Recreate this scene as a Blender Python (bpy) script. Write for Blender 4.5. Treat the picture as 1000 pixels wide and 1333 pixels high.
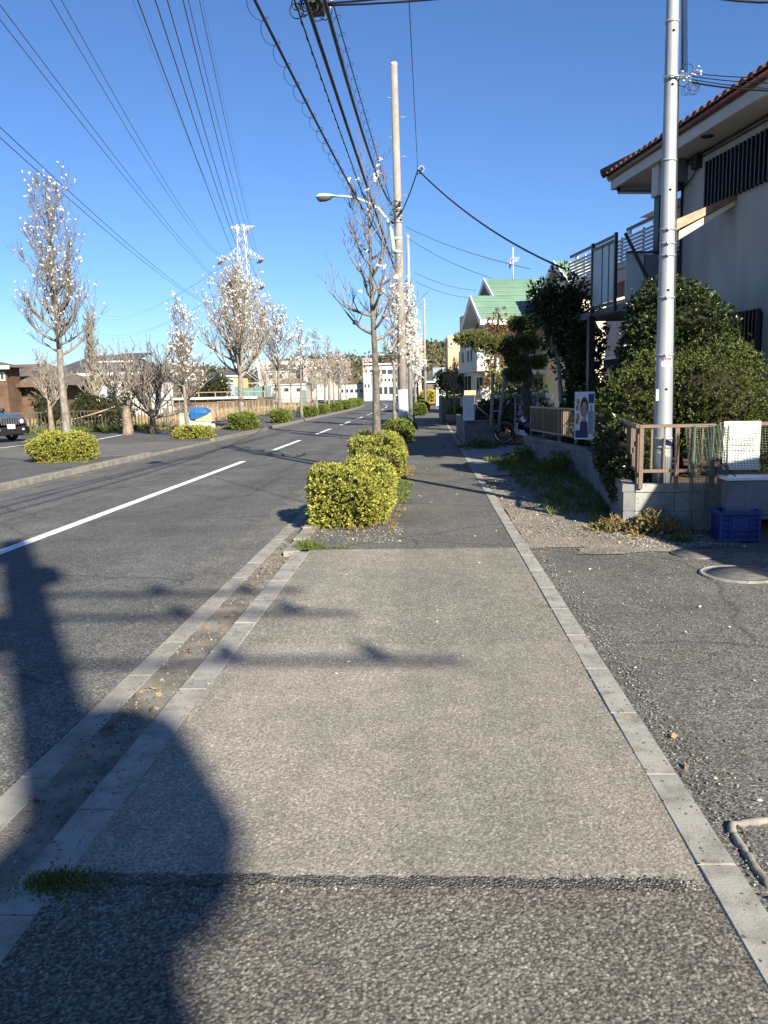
import bpy, bmesh, math, random
import numpy as np
from mathutils import Vector, Matrix, noise as mnoise

for o in list(bpy.data.objects): bpy.data.objects.remove(o)
S = bpy.context.scene
COL = S.collection
R = math.radians

# ------------------------------------------------------------------ camera
F_PX, VPX, VPY, ROLL, EYE = 1030.0, 57.0, 155.5, 0.022, 1.5
_d = Vector((VPX, VPY, -F_PX)).normalized()
_w = Vector((-math.sin(ROLL), math.cos(ROLL), (-math.sin(ROLL)*VPX + math.cos(ROLL)*VPY)/F_PX)).normalized()
_x = _d.cross(_w)
M3 = Matrix((_x, _d, _w))            # camera axes -> world axes
cam_d = bpy.data.cameras.new('camera'); cam = bpy.data.objects.new('camera', cam_d); COL.objects.link(cam)
cam.matrix_world = Matrix.Translation((0, 0, EYE)) @ M3.to_4x4()
cam_d.sensor_fit = 'VERTICAL'; cam_d.sensor_height = 36.0; cam_d.lens = 36.0*F_PX/1333.0
cam_d.clip_start = 0.05; cam_d.clip_end = 9000
S.camera = cam

# ------------------------------------------------------------------ sky, sun, exposure
SUN_EL, SUN_AZ = R(27.5), math.atan2(0.495, -0.868)     # azimuth clockwise from +Y
w = bpy.data.worlds.new('World'); S.world = w; w.use_nodes = True
nt = w.node_tree; bg = nt.nodes['Background']
sky = nt.nodes.new('ShaderNodeTexSky'); sky.sky_type = 'NISHITA'; sky.sun_disc = False
sky.sun_elevation = SUN_EL; sky.sun_rotation = SUN_AZ
sky.air_density = 1.0; sky.dust_density = 0.0; sky.ozone_density = 6.0; sky.altitude = 0
wb_ = nt.nodes.new('ShaderNodeMix'); wb_.data_type = 'RGBA'; wb_.blend_type = 'MULTIPLY'; wb_.inputs[0].default_value = 1.0     # daylight white balance of the photo
wb_.inputs[7].default_value = (0.86, 0.97, 1.15, 1); nt.links.new(sky.outputs[0], wb_.inputs[6]); nt.links.new(wb_.outputs[2], bg.inputs[0]); bg.inputs[1].default_value = 0.055
sl = bpy.data.lights.new('sun', 'SUN'); so = bpy.data.objects.new('sun', sl); COL.objects.link(so)
sl.energy = 5.0; sl.angle = R(0.53); sl.color = (1.0, 0.92, 0.77)
_sd = Vector((math.sin(SUN_AZ)*math.cos(SUN_EL), math.cos(SUN_AZ)*math.cos(SUN_EL), math.sin(SUN_EL)))
so.rotation_euler = _sd.to_track_quat('Z', 'Y').to_euler(); so.location = (30, -50, 40)
S.view_settings.view_transform = 'Standard'; S.view_settings.look = 'None'
S.view_settings.exposure = 1.28; S.view_settings.gamma = 1.0; S.view_settings.use_curve_mapping = False
S.render.engine = 'CYCLES'; S.cycles.max_bounces = 6; S.cycles.transparent_max_bounces = 16

# ------------------------------------------------------------------ measuring: photo pixel -> place in the world
def ray(px, py): return M3 @ Vector((px-500.0, 666.5-py, -F_PX))
def G(px, py, z=0.0):
    r = ray(px, py); t = (z-EYE)/r.z; return Vector((r.x*t, r.y*t, z))
def D(px, py, Y):
    r = ray(px, py); t = Y/r.y; return Vector((r.x*t, Y, EYE+r.z*t))
def curve_off(Y):                    # the road bends left far away
    return -0.0011*max(0.0, Y-75.0)**2

# ------------------------------------------------------------------ mesh helpers
def wloc(o):
    v = Vector((0, 0, 0))
    while o: v += o.location; o = o.parent
    return v
def link(name, me, parent=None, loc=None):
    o = bpy.data.objects.new(name, me); COL.objects.link(o)
    if parent: o.parent = parent
    if loc is not None: o.location = loc
    return o
class MB:
    def __init__(s, xf=None): s.v = []; s.f = []; s.m = []; s.s = []; s.xf = xf
    def add(s, vs, fs, mi=0, smooth=False):
        o = len(s.v)
        s.v += [tuple(s.xf(*v)) for v in vs] if s.xf else [tuple(v) for v in vs]
        s.f += [tuple(i+o for i in f) for f in fs]; s.m += [mi]*len(fs); s.s += [smooth]*len(fs)
    def box(s, x0, x1, y0, y1, z0, z1, mi=0):
        s.add([(x0,y0,z0),(x1,y0,z0),(x1,y1,z0),(x0,y1,z0),(x0,y0,z1),(x1,y0,z1),(x1,y1,z1),(x0,y1,z1)],
              [(3,2,1,0),(4,5,6,7),(0,1,5,4),(1,2,6,5),(2,3,7,6),(3,0,4,7)], mi)
    def bbox(s, x0, x1, y0, y1, z0, z1, b=0.01, mi=0):      # box with chamfered top edges
        s.add([(x0,y0,z0),(x1,y0,z0),(x1,y1,z0),(x0,y1,z0),(x0,y0,z1-b),(x1,y0,z1-b),(x1,y1,z1-b),(x0,y1,z1-b),
               (x0+b,y0+b,z1),(x1-b,y0+b,z1),(x1-b,y1-b,z1),(x0+b,y1-b,z1)],
              [(3,2,1,0),(0,1,5,4),(1,2,6,5),(2,3,7,6),(3,0,4,7),(4,5,9,8),(5,6,10,9),(6,7,11,10),(7,4,8,11),(8,9,10,11)], mi)
    def quad(s, a, b, c, d, mi=0): s.add([a,b,c,d], [(0,1,2,3)], mi)
    def prism(s, poly, ax, t0, t1, mi=0):    # polygon (2D) extruded along axis ax
        n = len(poly)
        def P(p, t): return (t,p[0],p[1]) if ax == 0 else ((p[0],t,p[1]) if ax == 1 else (p[0],p[1],t))
        s.add([P(p,t0) for p in poly]+[P(p,t1) for p in poly],
              [tuple(range(n))[::-1], tuple(range(n,2*n))]+[(i,(i+1)%n,n+(i+1)%n,n+i) for i in range(n)], mi)
    def bar(s, a, b, r, n=4, mi=0, r2=None): s.tube([a,b],[r, r if r2 is None else r2], n, mi)
    def tube(s, pts, rad, n=6, mi=0, cap=True, smooth=True):
        pts = [Vector(p) for p in pts]; k = len(pts)
        if not hasattr(rad, '__len__'): rad = [rad]*k
        vs = []; up = None
        for i in range(k):
            t = (pts[min(i+1,k-1)]-pts[max(i-1,0)])
            if t.length < 1e-9: t = Vector((0,0,1))
            t.normalize()
            if up is None: up = Vector((1,0,0)) if abs(t.x) < 0.8 else Vector((0,1,0))
            a = (up - t*up.dot(t))
            if a.length < 1e-6: a = t.orthogonal()
            a.normalize(); up = a; b = t.cross(a)
            for j in range(n):
                q = 2*math.pi*(j+0.5)/n
                vs.append(pts[i]+(a*math.cos(q)+b*math.sin(q))*rad[i])
        fs = [(i*n+j, i*n+(j+1)%n, (i+1)*n+(j+1)%n, (i+1)*n+j) for i in range(k-1) for j in range(n)]
        if cap and n > 2: fs += [tuple(range(n))[::-1], tuple(range((k-1)*n, k*n))]
        s.add(vs, fs, mi, smooth)
    def lathe(s, c, prof, n=16, mi=0, smooth=True):         # prof: list of (radius, z)
        vs = []; k = len(prof)
        for r, z in prof:
            for j in range(n):
                q = 2*math.pi*j/n; vs.append((c[0]+r*math.cos(q), c[1]+r*math.sin(q), c[2]+z))
        fs = [(i*n+j, i*n+(j+1)%n, (i+1)*n+(j+1)%n, (i+1)*n+j) for i in range(k-1) for j in range(n)]
        if prof[0][0] > 1e-4: fs.append(tuple(range(n))[::-1])
        if prof[-1][0] > 1e-4: fs.append(tuple(range((k-1)*n, k*n)))
        s.add(vs, fs, mi, smooth)
    def ring(s, c, ax, R0, r, n=28, m=6, mi=0):              # torus around axis vector ax
        ax = Vector(ax).normalized(); a = ax.orthogonal().normalized(); b = ax.cross(a); vs = []
        for i in range(n):
            q = 2*math.pi*i/n; e = a*math.cos(q)+b*math.sin(q)
            for j in range(m):
                p = 2*math.pi*j/m; vs.append(Vector(c)+e*(R0+r*math.cos(p))+ax*(r*math.sin(p)))
        s.add(vs, [(i*m+j, ((i+1)%n)*m+j, ((i+1)%n)*m+(j+1)%m, i*m+(j+1)%m) for i in range(n) for j in range(m)], mi, True)
    def blob(s, c, r, seed=0, amp=0.15, sub=2, mi=0):
        bm = bmesh.new(); bmesh.ops.create_icosphere(bm, subdivisions=sub, radius=1.0)
        vs = []
        for v in bm.verts:
            k = 1+amp*mnoise.noise(v.co*1.7+Vector((seed*3.1, seed*1.7, 0)))*1.6
            vs.append((c[0]+v.co.x*r[0]*k, c[1]+v.co.y*r[1]*k, c[2]+v.co.z*r[2]*k))
        bm.verts.index_update(); fs = [tuple(v.index for v in f.verts) for f in bm.faces]; bm.free()
        s.add(vs, fs, mi, True)
    def mesh(s, name, mats, off=(0,0,0)):
        me = bpy.data.meshes.new(name)
        ox, oy, oz = off
        me.from_pydata([(x-ox,y-oy,z-oz) for x,y,z in s.v], [], s.f)
        for m in (mats if isinstance(mats,(list,tuple)) else [mats]): me.materials.append(m)
        me.polygons.foreach_set('material_index', s.m); me.polygons.foreach_set('use_smooth', s.s)
        me.update(); return me
    def build(s, name, mats, parent=None, world=True):
        off = wloc(parent) if (parent and world) else (0,0,0)
        return link(name, s.mesh(name, mats, off), parent)
def np_mesh(name, V, Fc, mats, parent=None, world=True, smooth=False, attrs=None):
    V = np.asarray(V, dtype=np.float32).reshape(-1,3).copy(); Fc = np.asarray(Fc, dtype=np.int32)
    if parent and world: V -= np.array(wloc(parent), dtype=np.float32)
    me = bpy.data.meshes.new(name); n, k = Fc.shape
    me.vertices.add(len(V)); me.vertices.foreach_set('co', V.ravel())
    me.loops.add(n*k); me.loops.foreach_set('vertex_index', Fc.ravel())
    me.polygons.add(n); me.polygons.foreach_set('loop_start', np.arange(0, n*k, k, dtype=np.int32))
    me.polygons.foreach_set('use_smooth', np.full(n, smooth))
    for m in (mats if isinstance(mats,(list,tuple)) else [mats]): me.materials.append(m)
    for an, av in (attrs or {}).items():
        a = me.attributes.new(an, 'FLOAT', 'POINT'); a.data.foreach_set('value', np.asarray(av, dtype=np.float32))
    me.update(calc_edges=True); me.validate()
    return link(name, me, parent)
def tag(o, label=None, cat=None, group=None, kind=None):
    if label: o['label'] = label
    if cat: o['category'] = cat
    if group: o['group'] = group
    if kind: o['kind'] = kind
    return o
def thing(name, label, cat, loc=(0,0,0), group=None):
    o = bpy.data.objects.new(name, None); COL.objects.link(o); o.location = loc; o.empty_display_size = 0.2
    return tag(o, label, cat, group)
def copy_tree(o, parent=None):
    c = o.copy(); COL.objects.link(c); c.parent = parent
    for ch in list(o.children): copy_tree(ch, c)
    return c
def copies(o, spots, first=True):
    """spots: (x,y,z,rz,scale,label). The first one moves the original."""
    out = []
    for i, (x, y, z, rz, sc, lab) in enumerate(spots):
        c = o if (i == 0 and first) else copy_tree(o)
        c.location = (x, y, z); c.rotation_euler = (0, 0, rz); c.scale = (sc,)*3 if not hasattr(sc,'__len__') else sc
        c['label'] = lab; out.append(c)
    return out
class Frame:          # u along the street front (towards the viewer), v outwards to the street
    def __init__(s, x, y, ang): s.o = (x, y); s.a = (math.sin(ang), -math.cos(ang)); s.n = (-math.cos(ang), -math.sin(ang)); s.ang = ang
    def __call__(s, u, v, z): return (s.o[0]+s.a[0]*u+s.n[0]*v, s.o[1]+s.a[1]*u+s.n[1]*v, z)

# ------------------------------------------------------------------ materials
def new_mat(name):
    m = bpy.data.materials.new(name); m.use_nodes = True
    return m, m.node_tree, m.node_tree.nodes['Principled BSDF']
def nd(t, typ, **kw):
    n = t.nodes.new(typ)
    for k, v in kw.items():
        if k in n.inputs: n.inputs[k].default_value = v
        else: setattr(n, k, v)
    return n
def ramp(t, src, stops):
    r = t.nodes.new('ShaderNodeValToRGB'); e = r.color_ramp.elements
    while len(e) < len(stops): e.new(0.5)
    for i, (p, c) in enumerate(stops):
        e[i].position = p; e[i].color = (c if hasattr(c,'__len__') else (c,c,c))[:3] + (1,) if hasattr(c,'__len__') else (c,c,c,1)
    t.links.new(src, r.inputs[0]); return r.outputs[0]
def mul(t, a, b, f=1.0):
    n = t.nodes.new('ShaderNodeMix'); n.data_type = 'RGBA'; n.blend_type = 'MULTIPLY'; n.inputs[0].default_value = f
    t.links.new(a, n.inputs[6]); t.links.new(b, n.inputs[7]); return n.outputs[2]
def mix(t, fac, a, b):
    n = t.nodes.new('ShaderNodeMix'); n.data_type = 'RGBA'
    if hasattr(fac, 'links'): t.links.new(fac, n.inputs[0])
    else: n.inputs[0].default_value = fac
    for s, i in ((a,6),(b,7)):
        if hasattr(s, 'links'): t.links.new(s, n.inputs[i])
        else: n.inputs[i].default_value = tuple(s)[:3]+(1,)
    return n.outputs[2]
def pos(t): return t.nodes.new('ShaderNodeNewGeometry').outputs['Position']
def noise_tex(t, p, scale, detail=4, rough=0.55, stretch=None):
    if stretch:
        mp = nd(t, 'ShaderNodeMapping'); mp.inputs['Scale'].default_value = stretch; t.links.new(p, mp.inputs[0]); p = mp.outputs[0]
    n = nd(t, 'ShaderNodeTexNoise', Scale=scale, Detail=detail, Roughness=rough); t.links.new(p, n.inputs['Vector']); return n.outputs['Fac']
def bump(t, b, h, strength, dist, prev=None):
    n = nd(t, 'ShaderNodeBump', Strength=strength, Distance=dist); t.links.new(h, n.inputs['Height'])
    if prev: t.links.new(prev, n.inputs['Normal'])
    t.links.new(n.outputs[0], b.inputs['Normal']); return n.outputs[0]
def plain(name, c, c2=None, rough=0.6, scale=8.0, metal=0.0, bmp=0.0, bscale=60.0, spec=0.5, bdist=0.004, lo=0.35, hi=0.65, stretch=None):
    m, t, b = new_mat(name); p = pos(t)
    if c2 is None: c2 = tuple(x*0.82 for x in c)
    f = noise_tex(t, p, scale, 5, 0.6, stretch)
    t.links.new(ramp(t, f, [(lo, tuple(c2)), (hi, tuple(c))]), b.inputs['Base Color'])
    b.inputs['Roughness'].default_value = rough; b.inputs['Metallic'].default_value = metal
    b.inputs['Specular IOR Level'].default_value = spec
    if bmp: bump(t, b, noise_tex(t, p, bscale, 4), bmp, bdist)
    return m
def leaf_mat(name, stops, rough=0.5, transl=0.25, spec=0.4):
    m, t, b = new_mat(name); g = t.nodes.new('ShaderNodeNewGeometry')
    c = ramp(t, g.outputs['Random Per Island'], stops)
    t.links.new(c, b.inputs['Base Color']); b.inputs['Roughness'].default_value = rough; b.inputs['Specular IOR Level'].default_value = spec
    tr = t.nodes.new('ShaderNodeBsdfTranslucent'); t.links.new(c, tr.inputs[0])
    mx = t.nodes.new('ShaderNodeMixShader'); mx.inputs[0].default_value = transl
    t.links.new(b.outputs[0], mx.inputs[1]); t.links.new(tr.outputs[0], mx.inputs[2])
    t.links.new(mx.outputs[0], t.nodes['Material Output'].inputs[0]); return m
def asphalt(name, dark, light, scale=90.0, warm=None, contrast=1.0, bstr=0.6, bdist=0.004, stain=(0.75,1.12), streak=None, attr=False, cracks=False):
    m, t, b = new_mat(name); p = pos(t)
    if attr:
        a1 = nd(t, 'ShaderNodeAttribute', attribute_name='agg').outputs['Fac']; a2 = nd(t, 'ShaderNodeAttribute', attribute_name='gap').outputs['Fac']
    else:
        v = nd(t, 'ShaderNodeTexVoronoi', Scale=scale, Randomness=1.0); t.links.new(p, v.inputs['Vector'])
        sp = t.nodes.new('ShaderNodeSeparateColor'); t.links.new(v.outputs['Color'], sp.inputs[0]); a1 = sp.outputs[0]; a2 = v.outputs['Distance']
    lo = tuple(x for x in dark); hi = tuple(x for x in light); mid = tuple((x+y)/2 for x, y in zip(dark, light))
    c = ramp(t, a1, [(0.0, lo), (0.55, mid), (0.9, hi), (1.0, tuple(min(0.75, x*1.55) for x in light))])
    c = mul(t, c, ramp(t, a2, [(0.35, (1,1,1)), (0.8, (1-0.55*contrast,)*3)]))
    c = mul(t, c, ramp(t, noise_tex(t, p, 0.9, 6, 0.6), [(0.3, (stain[0],)*3), (0.7, (stain[1],)*3)]))
    c = mul(t, c, ramp(t, noise_tex(t, p, 6.0, 5, 0.6), [(0.3, (0.86,)*3), (0.7, (1.1,)*3)]))
    if streak:
        c = mul(t, c, ramp(t, noise_tex(t, p, 1.0, 4, 0.6, (streak, 0.05, 1)), [(0.35, (0.8,)*3), (0.65, (1.12,)*3)]))
    sv = nd(t, 'ShaderNodeTexVoronoi', Scale=1.7); t.links.new(p, sv.inputs['Vector']); c = mul(t, c, ramp(t, sv.outputs['Distance'], [(0.02,(0.72,)*3),(0.10,(1,1,1))]))
    if warm:
        c = mix(t, ramp(t, noise_tex(t, p, 1.6, 5, 0.65), [(0.42, 0.0), (0.7, 0.55)]), c, warm)
    if cracks:
        vv = nd(t, 'ShaderNodeTexVoronoi', Scale=0.45, feature='DISTANCE_TO_EDGE')
        wn = nd(t, 'ShaderNodeTexNoise', Scale=2.5, Detail=5); t.links.new(p, wn.inputs['Vector'])
        av = nd(t, 'ShaderNodeMix', data_type='VECTOR'); av.inputs[0].default_value = 0.18
        t.links.new(p, av.inputs[4]); t.links.new(wn.outputs['Color'], av.inputs[5]); t.links.new(av.outputs[1], vv.inputs['Vector'])
        c = mul(t, c, ramp(t, vv.outputs['Distance'], [(0.0, (0.62,)*3), (0.012, (1,1,1))]))
    t.links.new(c, b.inputs['Base Color']); b.inputs['Roughness'].default_value = 0.88; b.inputs['Specular IOR Level'].default_value = 0.3
    if attr:
        bump(t, b, noise_tex(t, p, 420, 3), 0.25, 0.001)
    else:
        inv = nd(t, 'ShaderNodeMath', operation='SUBTRACT'); inv.inputs[0].default_value = 1.0; t.links.new(a2, inv.inputs[1])
        bump(t, b, inv.outputs[0], bstr, bdist)
    return m

A_ROAD = asphalt('asphalt_road', (0.092,0.091,0.087), (0.185,0.182,0.173), 85, bstr=0.35, bdist=0.003, stain=(0.72,1.15), streak=0.9, cracks=True)
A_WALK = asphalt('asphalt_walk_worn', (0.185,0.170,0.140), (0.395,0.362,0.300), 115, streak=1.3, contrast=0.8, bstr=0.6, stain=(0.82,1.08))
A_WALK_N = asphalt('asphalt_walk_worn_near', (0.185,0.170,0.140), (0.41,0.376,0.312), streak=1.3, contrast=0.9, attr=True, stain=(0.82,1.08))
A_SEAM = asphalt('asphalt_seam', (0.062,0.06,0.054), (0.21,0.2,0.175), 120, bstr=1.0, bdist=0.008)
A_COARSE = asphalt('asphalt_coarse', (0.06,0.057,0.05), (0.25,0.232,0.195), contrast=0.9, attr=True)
A_COARSE2 = asphalt('asphalt_coarse_flat', (0.10,0.095,0.085), (0.25,0.235,0.21), 75)
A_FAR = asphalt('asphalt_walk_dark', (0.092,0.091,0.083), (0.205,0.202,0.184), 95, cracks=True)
A_LOT = asphalt('asphalt_lot', (0.094,0.092,0.083), (0.225,0.22,0.198), 95, bstr=0.6, bdist=0.004, stain=(0.7,1.15), cracks=True)
A_LEFT = asphalt('asphalt_left', (0.085,0.084,0.082), (0.165,0.162,0.157), 60)
A_APRON = asphalt('asphalt_apron', (0.12,0.117,0.106), (0.225,0.218,0.195), 85)
DIRT = plain('gutter_dirt', (0.29,0.265,0.22), (0.14,0.13,0.108), 0.95, 5, bmp=0.9, bscale=90, bdist=0.012, spec=0.1)
GRAVELLY = asphalt('gravelly_soil', (0.24,0.205,0.165), (0.46,0.41,0.34), 70, bstr=1.0, bdist=0.012, stain=(0.7,1.15))
SOIL = plain('soil', (0.16,0.125,0.085), (0.07,0.055,0.04), 0.95, 14, bmp=0.8, bscale=70, bdist=0.02, spec=0.1)
TERRAIN = plain('field_soil', (0.20,0.17,0.11), (0.11,0.105,0.055), 0.95, 0.35, spec=0.1)
DRYFIELD = plain('dry_field', (0.36,0.28,0.17), (0.2,0.155,0.09), 0.95, 0.9, bmp=0.8, bscale=9, bdist=0.1, spec=0.1)
def concrete(name, c, dirty=0.5, sc=5.0, spots=True):
    m, t, b = new_mat(name); p = pos(t)
    cc = ramp(t, noise_tex(t, p, sc, 7, 0.68), [(0.28, tuple(x*(1-dirty) for x in c)), (0.55, c), (0.8, tuple(x*1.12 for x in c))])
    if spots:
        v = nd(t, 'ShaderNodeTexVoronoi', Scale=42.0); t.links.new(p, v.inputs['Vector'])
        sp = t.nodes.new('ShaderNodeSeparateColor'); t.links.new(v.outputs['Color'], sp.inputs[0])
        m1 = nd(t, 'ShaderNodeMath', operation='GREATER_THAN'); m1.inputs[1].default_value = 0.9; t.links.new(sp.outputs[1], m1.inputs[0])
        m2 = nd(t, 'ShaderNodeMath', operation='LESS_THAN'); m2.inputs[1].default_value = 0.3; t.links.new(v.outputs['Distance'], m2.inputs[0])
        m3 = nd(t, 'ShaderNodeMath', operation='MULTIPLY'); t.links.new(m1.outputs[0], m3.inputs[0]); t.links.new(m2.outputs[0], m3.inputs[1])
        cc = mix(t, m3.outputs[0], cc, (c[0]*0.3, c[1]*0.3, c[2]*0.3))
    cc = mul(t, cc, ramp(t, noise_tex(t, p, 150, 2), [(0.3,(0.85,)*3),(0.7,(1.08,)*3)]))
    t.links.new(cc, b.inputs['Base Color']); b.inputs['Roughness'].default_value = 0.9; b.inputs['Specular IOR Level'].default_value = 0.25
    bump(t, b, noise_tex(t, p, 110, 4), 0.35, 0.004); return m
KERB = concrete('kerb_concrete', (0.32,0.31,0.275), 0.5, 7.0)
GUTT = concrete('gutter_concrete', (0.30,0.285,0.25), 0.45, 4.0)
KERB_D = concrete('old_kerb_concrete', (0.27,0.255,0.22), 0.55)
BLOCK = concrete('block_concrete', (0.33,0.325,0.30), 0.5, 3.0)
BLOCK_D = concrete('block_concrete_dark', (0.20,0.20,0.195), 0.5, 3.0)  # shade painted into the colour of the shaded walls; also the far grey wall
MORTAR = plain('mortar', (0.17,0.165,0.155), rough=0.95)
DRIVE = concrete('drive_concrete', (0.27,0.265,0.25), 0.3, 2.0, False)
PAINT = plain('road_paint', (0.80,0.80,0.78), (0.36,0.36,0.355), 0.7, 16, lo=0.30, hi=0.48)
STONE = plain('pebble', (0.40,0.37,0.33), (0.15,0.14,0.13), 0.85, 40)
BARK_C = plain('bark_grey_brown', (0.20,0.175,0.148), (0.085,0.074,0.062), 0.9, 14, bmp=1.0, bscale=34, bdist=0.02, spec=0.15, stretch=(1,1,0.5))
BARK = plain('bark_grey', (0.27,0.242,0.21), (0.13,0.115,0.098), 0.9, 16, bmp=0.8, bscale=40, bdist=0.015, spec=0.15, stretch=(1,1,0.5))
TWIG = plain('twig_brown', (0.25,0.218,0.18), (0.14,0.12,0.10), 0.9, 10, spec=0.15)
TWIG_L = plain('twig_pale', (0.34,0.30,0.245), (0.21,0.183,0.148), 0.9, 8, spec=0.15)
BARK_D = plain('bark_dark', (0.13,0.105,0.08), (0.055,0.045,0.037), 0.95, 12, bmp=0.8, bscale=30, bdist=0.02, spec=0.1)
BARK_T = plain('bark_tan', (0.29,0.23,0.17), (0.15,0.118,0.087), 0.9, 9, bmp=0.6, bscale=30, bdist=0.02, spec=0.1)
PETAL = leaf_mat('petals', [(0.0,(0.86,0.83,0.76)),(0.6,(0.90,0.88,0.84)),(1.0,(0.82,0.72,0.68))], 0.6, 0.3, 0.2)
L_YEL = leaf_mat('leaf_yellow_green', [(0.0,(0.085,0.105,0.02)),(0.3,(0.19,0.215,0.038)),(0.65,(0.345,0.345,0.058)),(0.95,(0.52,0.49,0.10)),(0.965,(0.20,0.115,0.05))], 0.42, 0.25)
L_GRN = leaf_mat('leaf_mid_green', [(0.0,(0.05,0.08,0.014)),(0.5,(0.12,0.165,0.028)),(1.0,(0.26,0.29,0.05))], 0.42, 0.25)
L_DRK = leaf_mat('leaf_dark_green', [(0.0,(0.016,0.028,0.008)),(0.6,(0.034,0.052,0.013)),(0.93,(0.055,0.075,0.02)),(1.0,(0.09,0.055,0.025))], 0.34, 0.12, 0.5)
L_BOX = leaf_mat('leaf_box_green', [(0.0,(0.04,0.055,0.012)),(0.6,(0.08,0.10,0.02)),(1.0,(0.13,0.15,0.03))], 0.5, 0.18, 0.35)
L_PINE = leaf_mat('pine_needle', [(0.0,(0.045,0.065,0.018)),(0.6,(0.11,0.125,0.03)),(1.0,(0.19,0.18,0.05))], 0.6, 0.12, 0.3)
L_RED = leaf_mat('leaf_reddish', [(0.0,(0.10,0.04,0.02)),(0.5,(0.18,0.08,0.04)),(1.0,(0.14,0.11,0.04))], 0.5, 0.2)
L_HILL = leaf_mat('leaf_far_wood', [(0.0,(0.06,0.07,0.03)),(0.5,(0.12,0.11,0.06)),(1.0,(0.19,0.16,0.10))], 0.8, 0.1, 0.1)
L_FORS = leaf_mat('yellow_blossom', [(0.0,(0.50,0.36,0.02)),(0.6,(0.72,0.55,0.03)),(1.0,(0.30,0.32,0.04))], 0.6, 0.3)
GRASS = leaf_mat('grass_blade', [(0.0,(0.05,0.09,0.015)),(0.6,(0.12,0.17,0.03)),(1.0,(0.26,0.24,0.09))], 0.6, 0.3, 0.2)
WEED = leaf_mat('weed_leaf', [(0.0,(0.12,0.14,0.04)),(0.4,(0.24,0.22,0.07)),(0.8,(0.30,0.19,0.09)),(1.0,(0.34,0.13,0.08))], 0.6, 0.2, 0.2)
DRYGRASS = leaf_mat('dry_grass', [(0.0,(0.28,0.21,0.12)),(0.6,(0.42,0.33,0.19)),(1.0,(0.5,0.42,0.27))], 0.8, 0.2, 0.1)
STEEL = plain('pole_steel', (0.37,0.39,0.405), (0.285,0.30,0.315), 0.5, 5, 0.35, spec=0.5, stretch=(1,1,0.35))
CPOLE = concrete('pole_concrete', (0.285,0.262,0.23), 0.25, 3.0, False)
WHITEW = plain('white_wrap', (0.62,0.64,0.66), (0.54,0.56,0.58), 0.6, 3)
MINT = plain('mint_paint', (0.44,0.66,0.52), (0.37,0.57,0.45), 0.45, 9)
LAMPG = plain('lamp_glass', (0.12,0.14,0.15), (0.09,0.10,0.11), 0.25, 4)
BLACK = plain('black_metal', (0.022,0.021,0.021), (0.013,0.012,0.012), 0.45, 12)
CABLE = plain('cable_black', (0.014,0.014,0.016), (0.009,0.009,0.01), 0.55, 10)
WIRE = plain('wire_grey', (0.05,0.053,0.06), (0.035,0.037,0.042), 0.5, 10)
BROWNAL = plain('brown_aluminium', (0.20,0.145,0.105), (0.165,0.118,0.085), 0.42, 5, 0.2)
BROWNAL_D = plain('brown_rail_far', (0.075,0.058,0.045), (0.05,0.04,0.032), 0.55, 5)
BROWNAL_L = plain('tan_rail_far', (0.36,0.27,0.19), (0.29,0.22,0.155), 0.6, 5)
BLUEP = plain('blue_plastic', (0.02,0.055,0.23), (0.016,0.042,0.17), 0.4, 6)
BLUEP_D = plain('blue_plastic_recess', (0.012,0.02,0.17), (0.01,0.017,0.12), 0.5, 6)  # darker copy of the blue, recess shade put into the shell colour
WHITEP = plain('white_sheet', (0.80,0.80,0.78), (0.70,0.70,0.68), 0.5, 6)
GREYBOX = plain('grey_sheet', (0.20,0.20,0.23), (0.13,0.13,0.15), 0.6, 5)
NETM = plain('net_string', (0.15,0.18,0.13), (0.10,0.125,0.095), 0.8, 30)
PRINT = plain('dark_print', (0.10,0.10,0.12), (0.08,0.08,0.09), 0.7, 10)
REDPR = plain('red_print', (0.62,0.05,0.03), (0.55,0.04,0.03), 0.6, 10)
NAVY = plain('navy_print', (0.03,0.05,0.17), (0.025,0.04,0.13), 0.6, 10)
SKIN = plain('skin_print', (0.50,0.30,0.21), (0.44,0.26,0.18), 0.6, 10)
HAIR = plain('hair_print', (0.06,0.035,0.022), (0.045,0.025,0.017), 0.6, 20)
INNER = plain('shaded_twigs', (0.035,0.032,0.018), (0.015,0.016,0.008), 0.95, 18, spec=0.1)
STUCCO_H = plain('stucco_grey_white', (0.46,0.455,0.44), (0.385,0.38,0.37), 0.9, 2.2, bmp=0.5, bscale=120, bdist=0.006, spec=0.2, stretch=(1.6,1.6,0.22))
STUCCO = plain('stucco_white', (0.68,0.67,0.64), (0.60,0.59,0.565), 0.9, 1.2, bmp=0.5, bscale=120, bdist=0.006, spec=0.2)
STUCCO_B = plain('parapet_grey_blue', (0.145,0.165,0.185), (0.125,0.142,0.16), 0.85, 1.4, bmp=0.4, bscale=120, spec=0.2)
SOFFIT = plain('soffit', (0.52,0.515,0.495), (0.46,0.455,0.44), 0.85, 1.5)
TILE_B = plain('roof_tile_brown', (0.125,0.052,0.038), (0.07,0.03,0.023), 0.5, 6)
GUTTER_B = plain('brown_gutter', (0.11,0.04,0.032), (0.08,0.03,0.024), 0.4, 6)
COPPER = plain('copper_sheet', (0.36,0.19,0.11), (0.20,0.10,0.065), 0.5, 9, 0.25)
CREAM = plain('cream_wall', (0.72,0.64,0.44), (0.65,0.575,0.39), 0.85, 1.5, spec=0.2)
CREAM_P = plain('pale_siding', (0.60,0.60,0.54), (0.52,0.52,0.47), 0.7, 1.5, spec=0.2)
GLASS = plain('window_glass', (0.04,0.05,0.06), (0.03,0.04,0.05), 0.08, 2, spec=0.8)
FROST = plain('frosted_panel', (0.36,0.43,0.45), (0.29,0.35,0.37), 0.35, 2.2)
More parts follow.
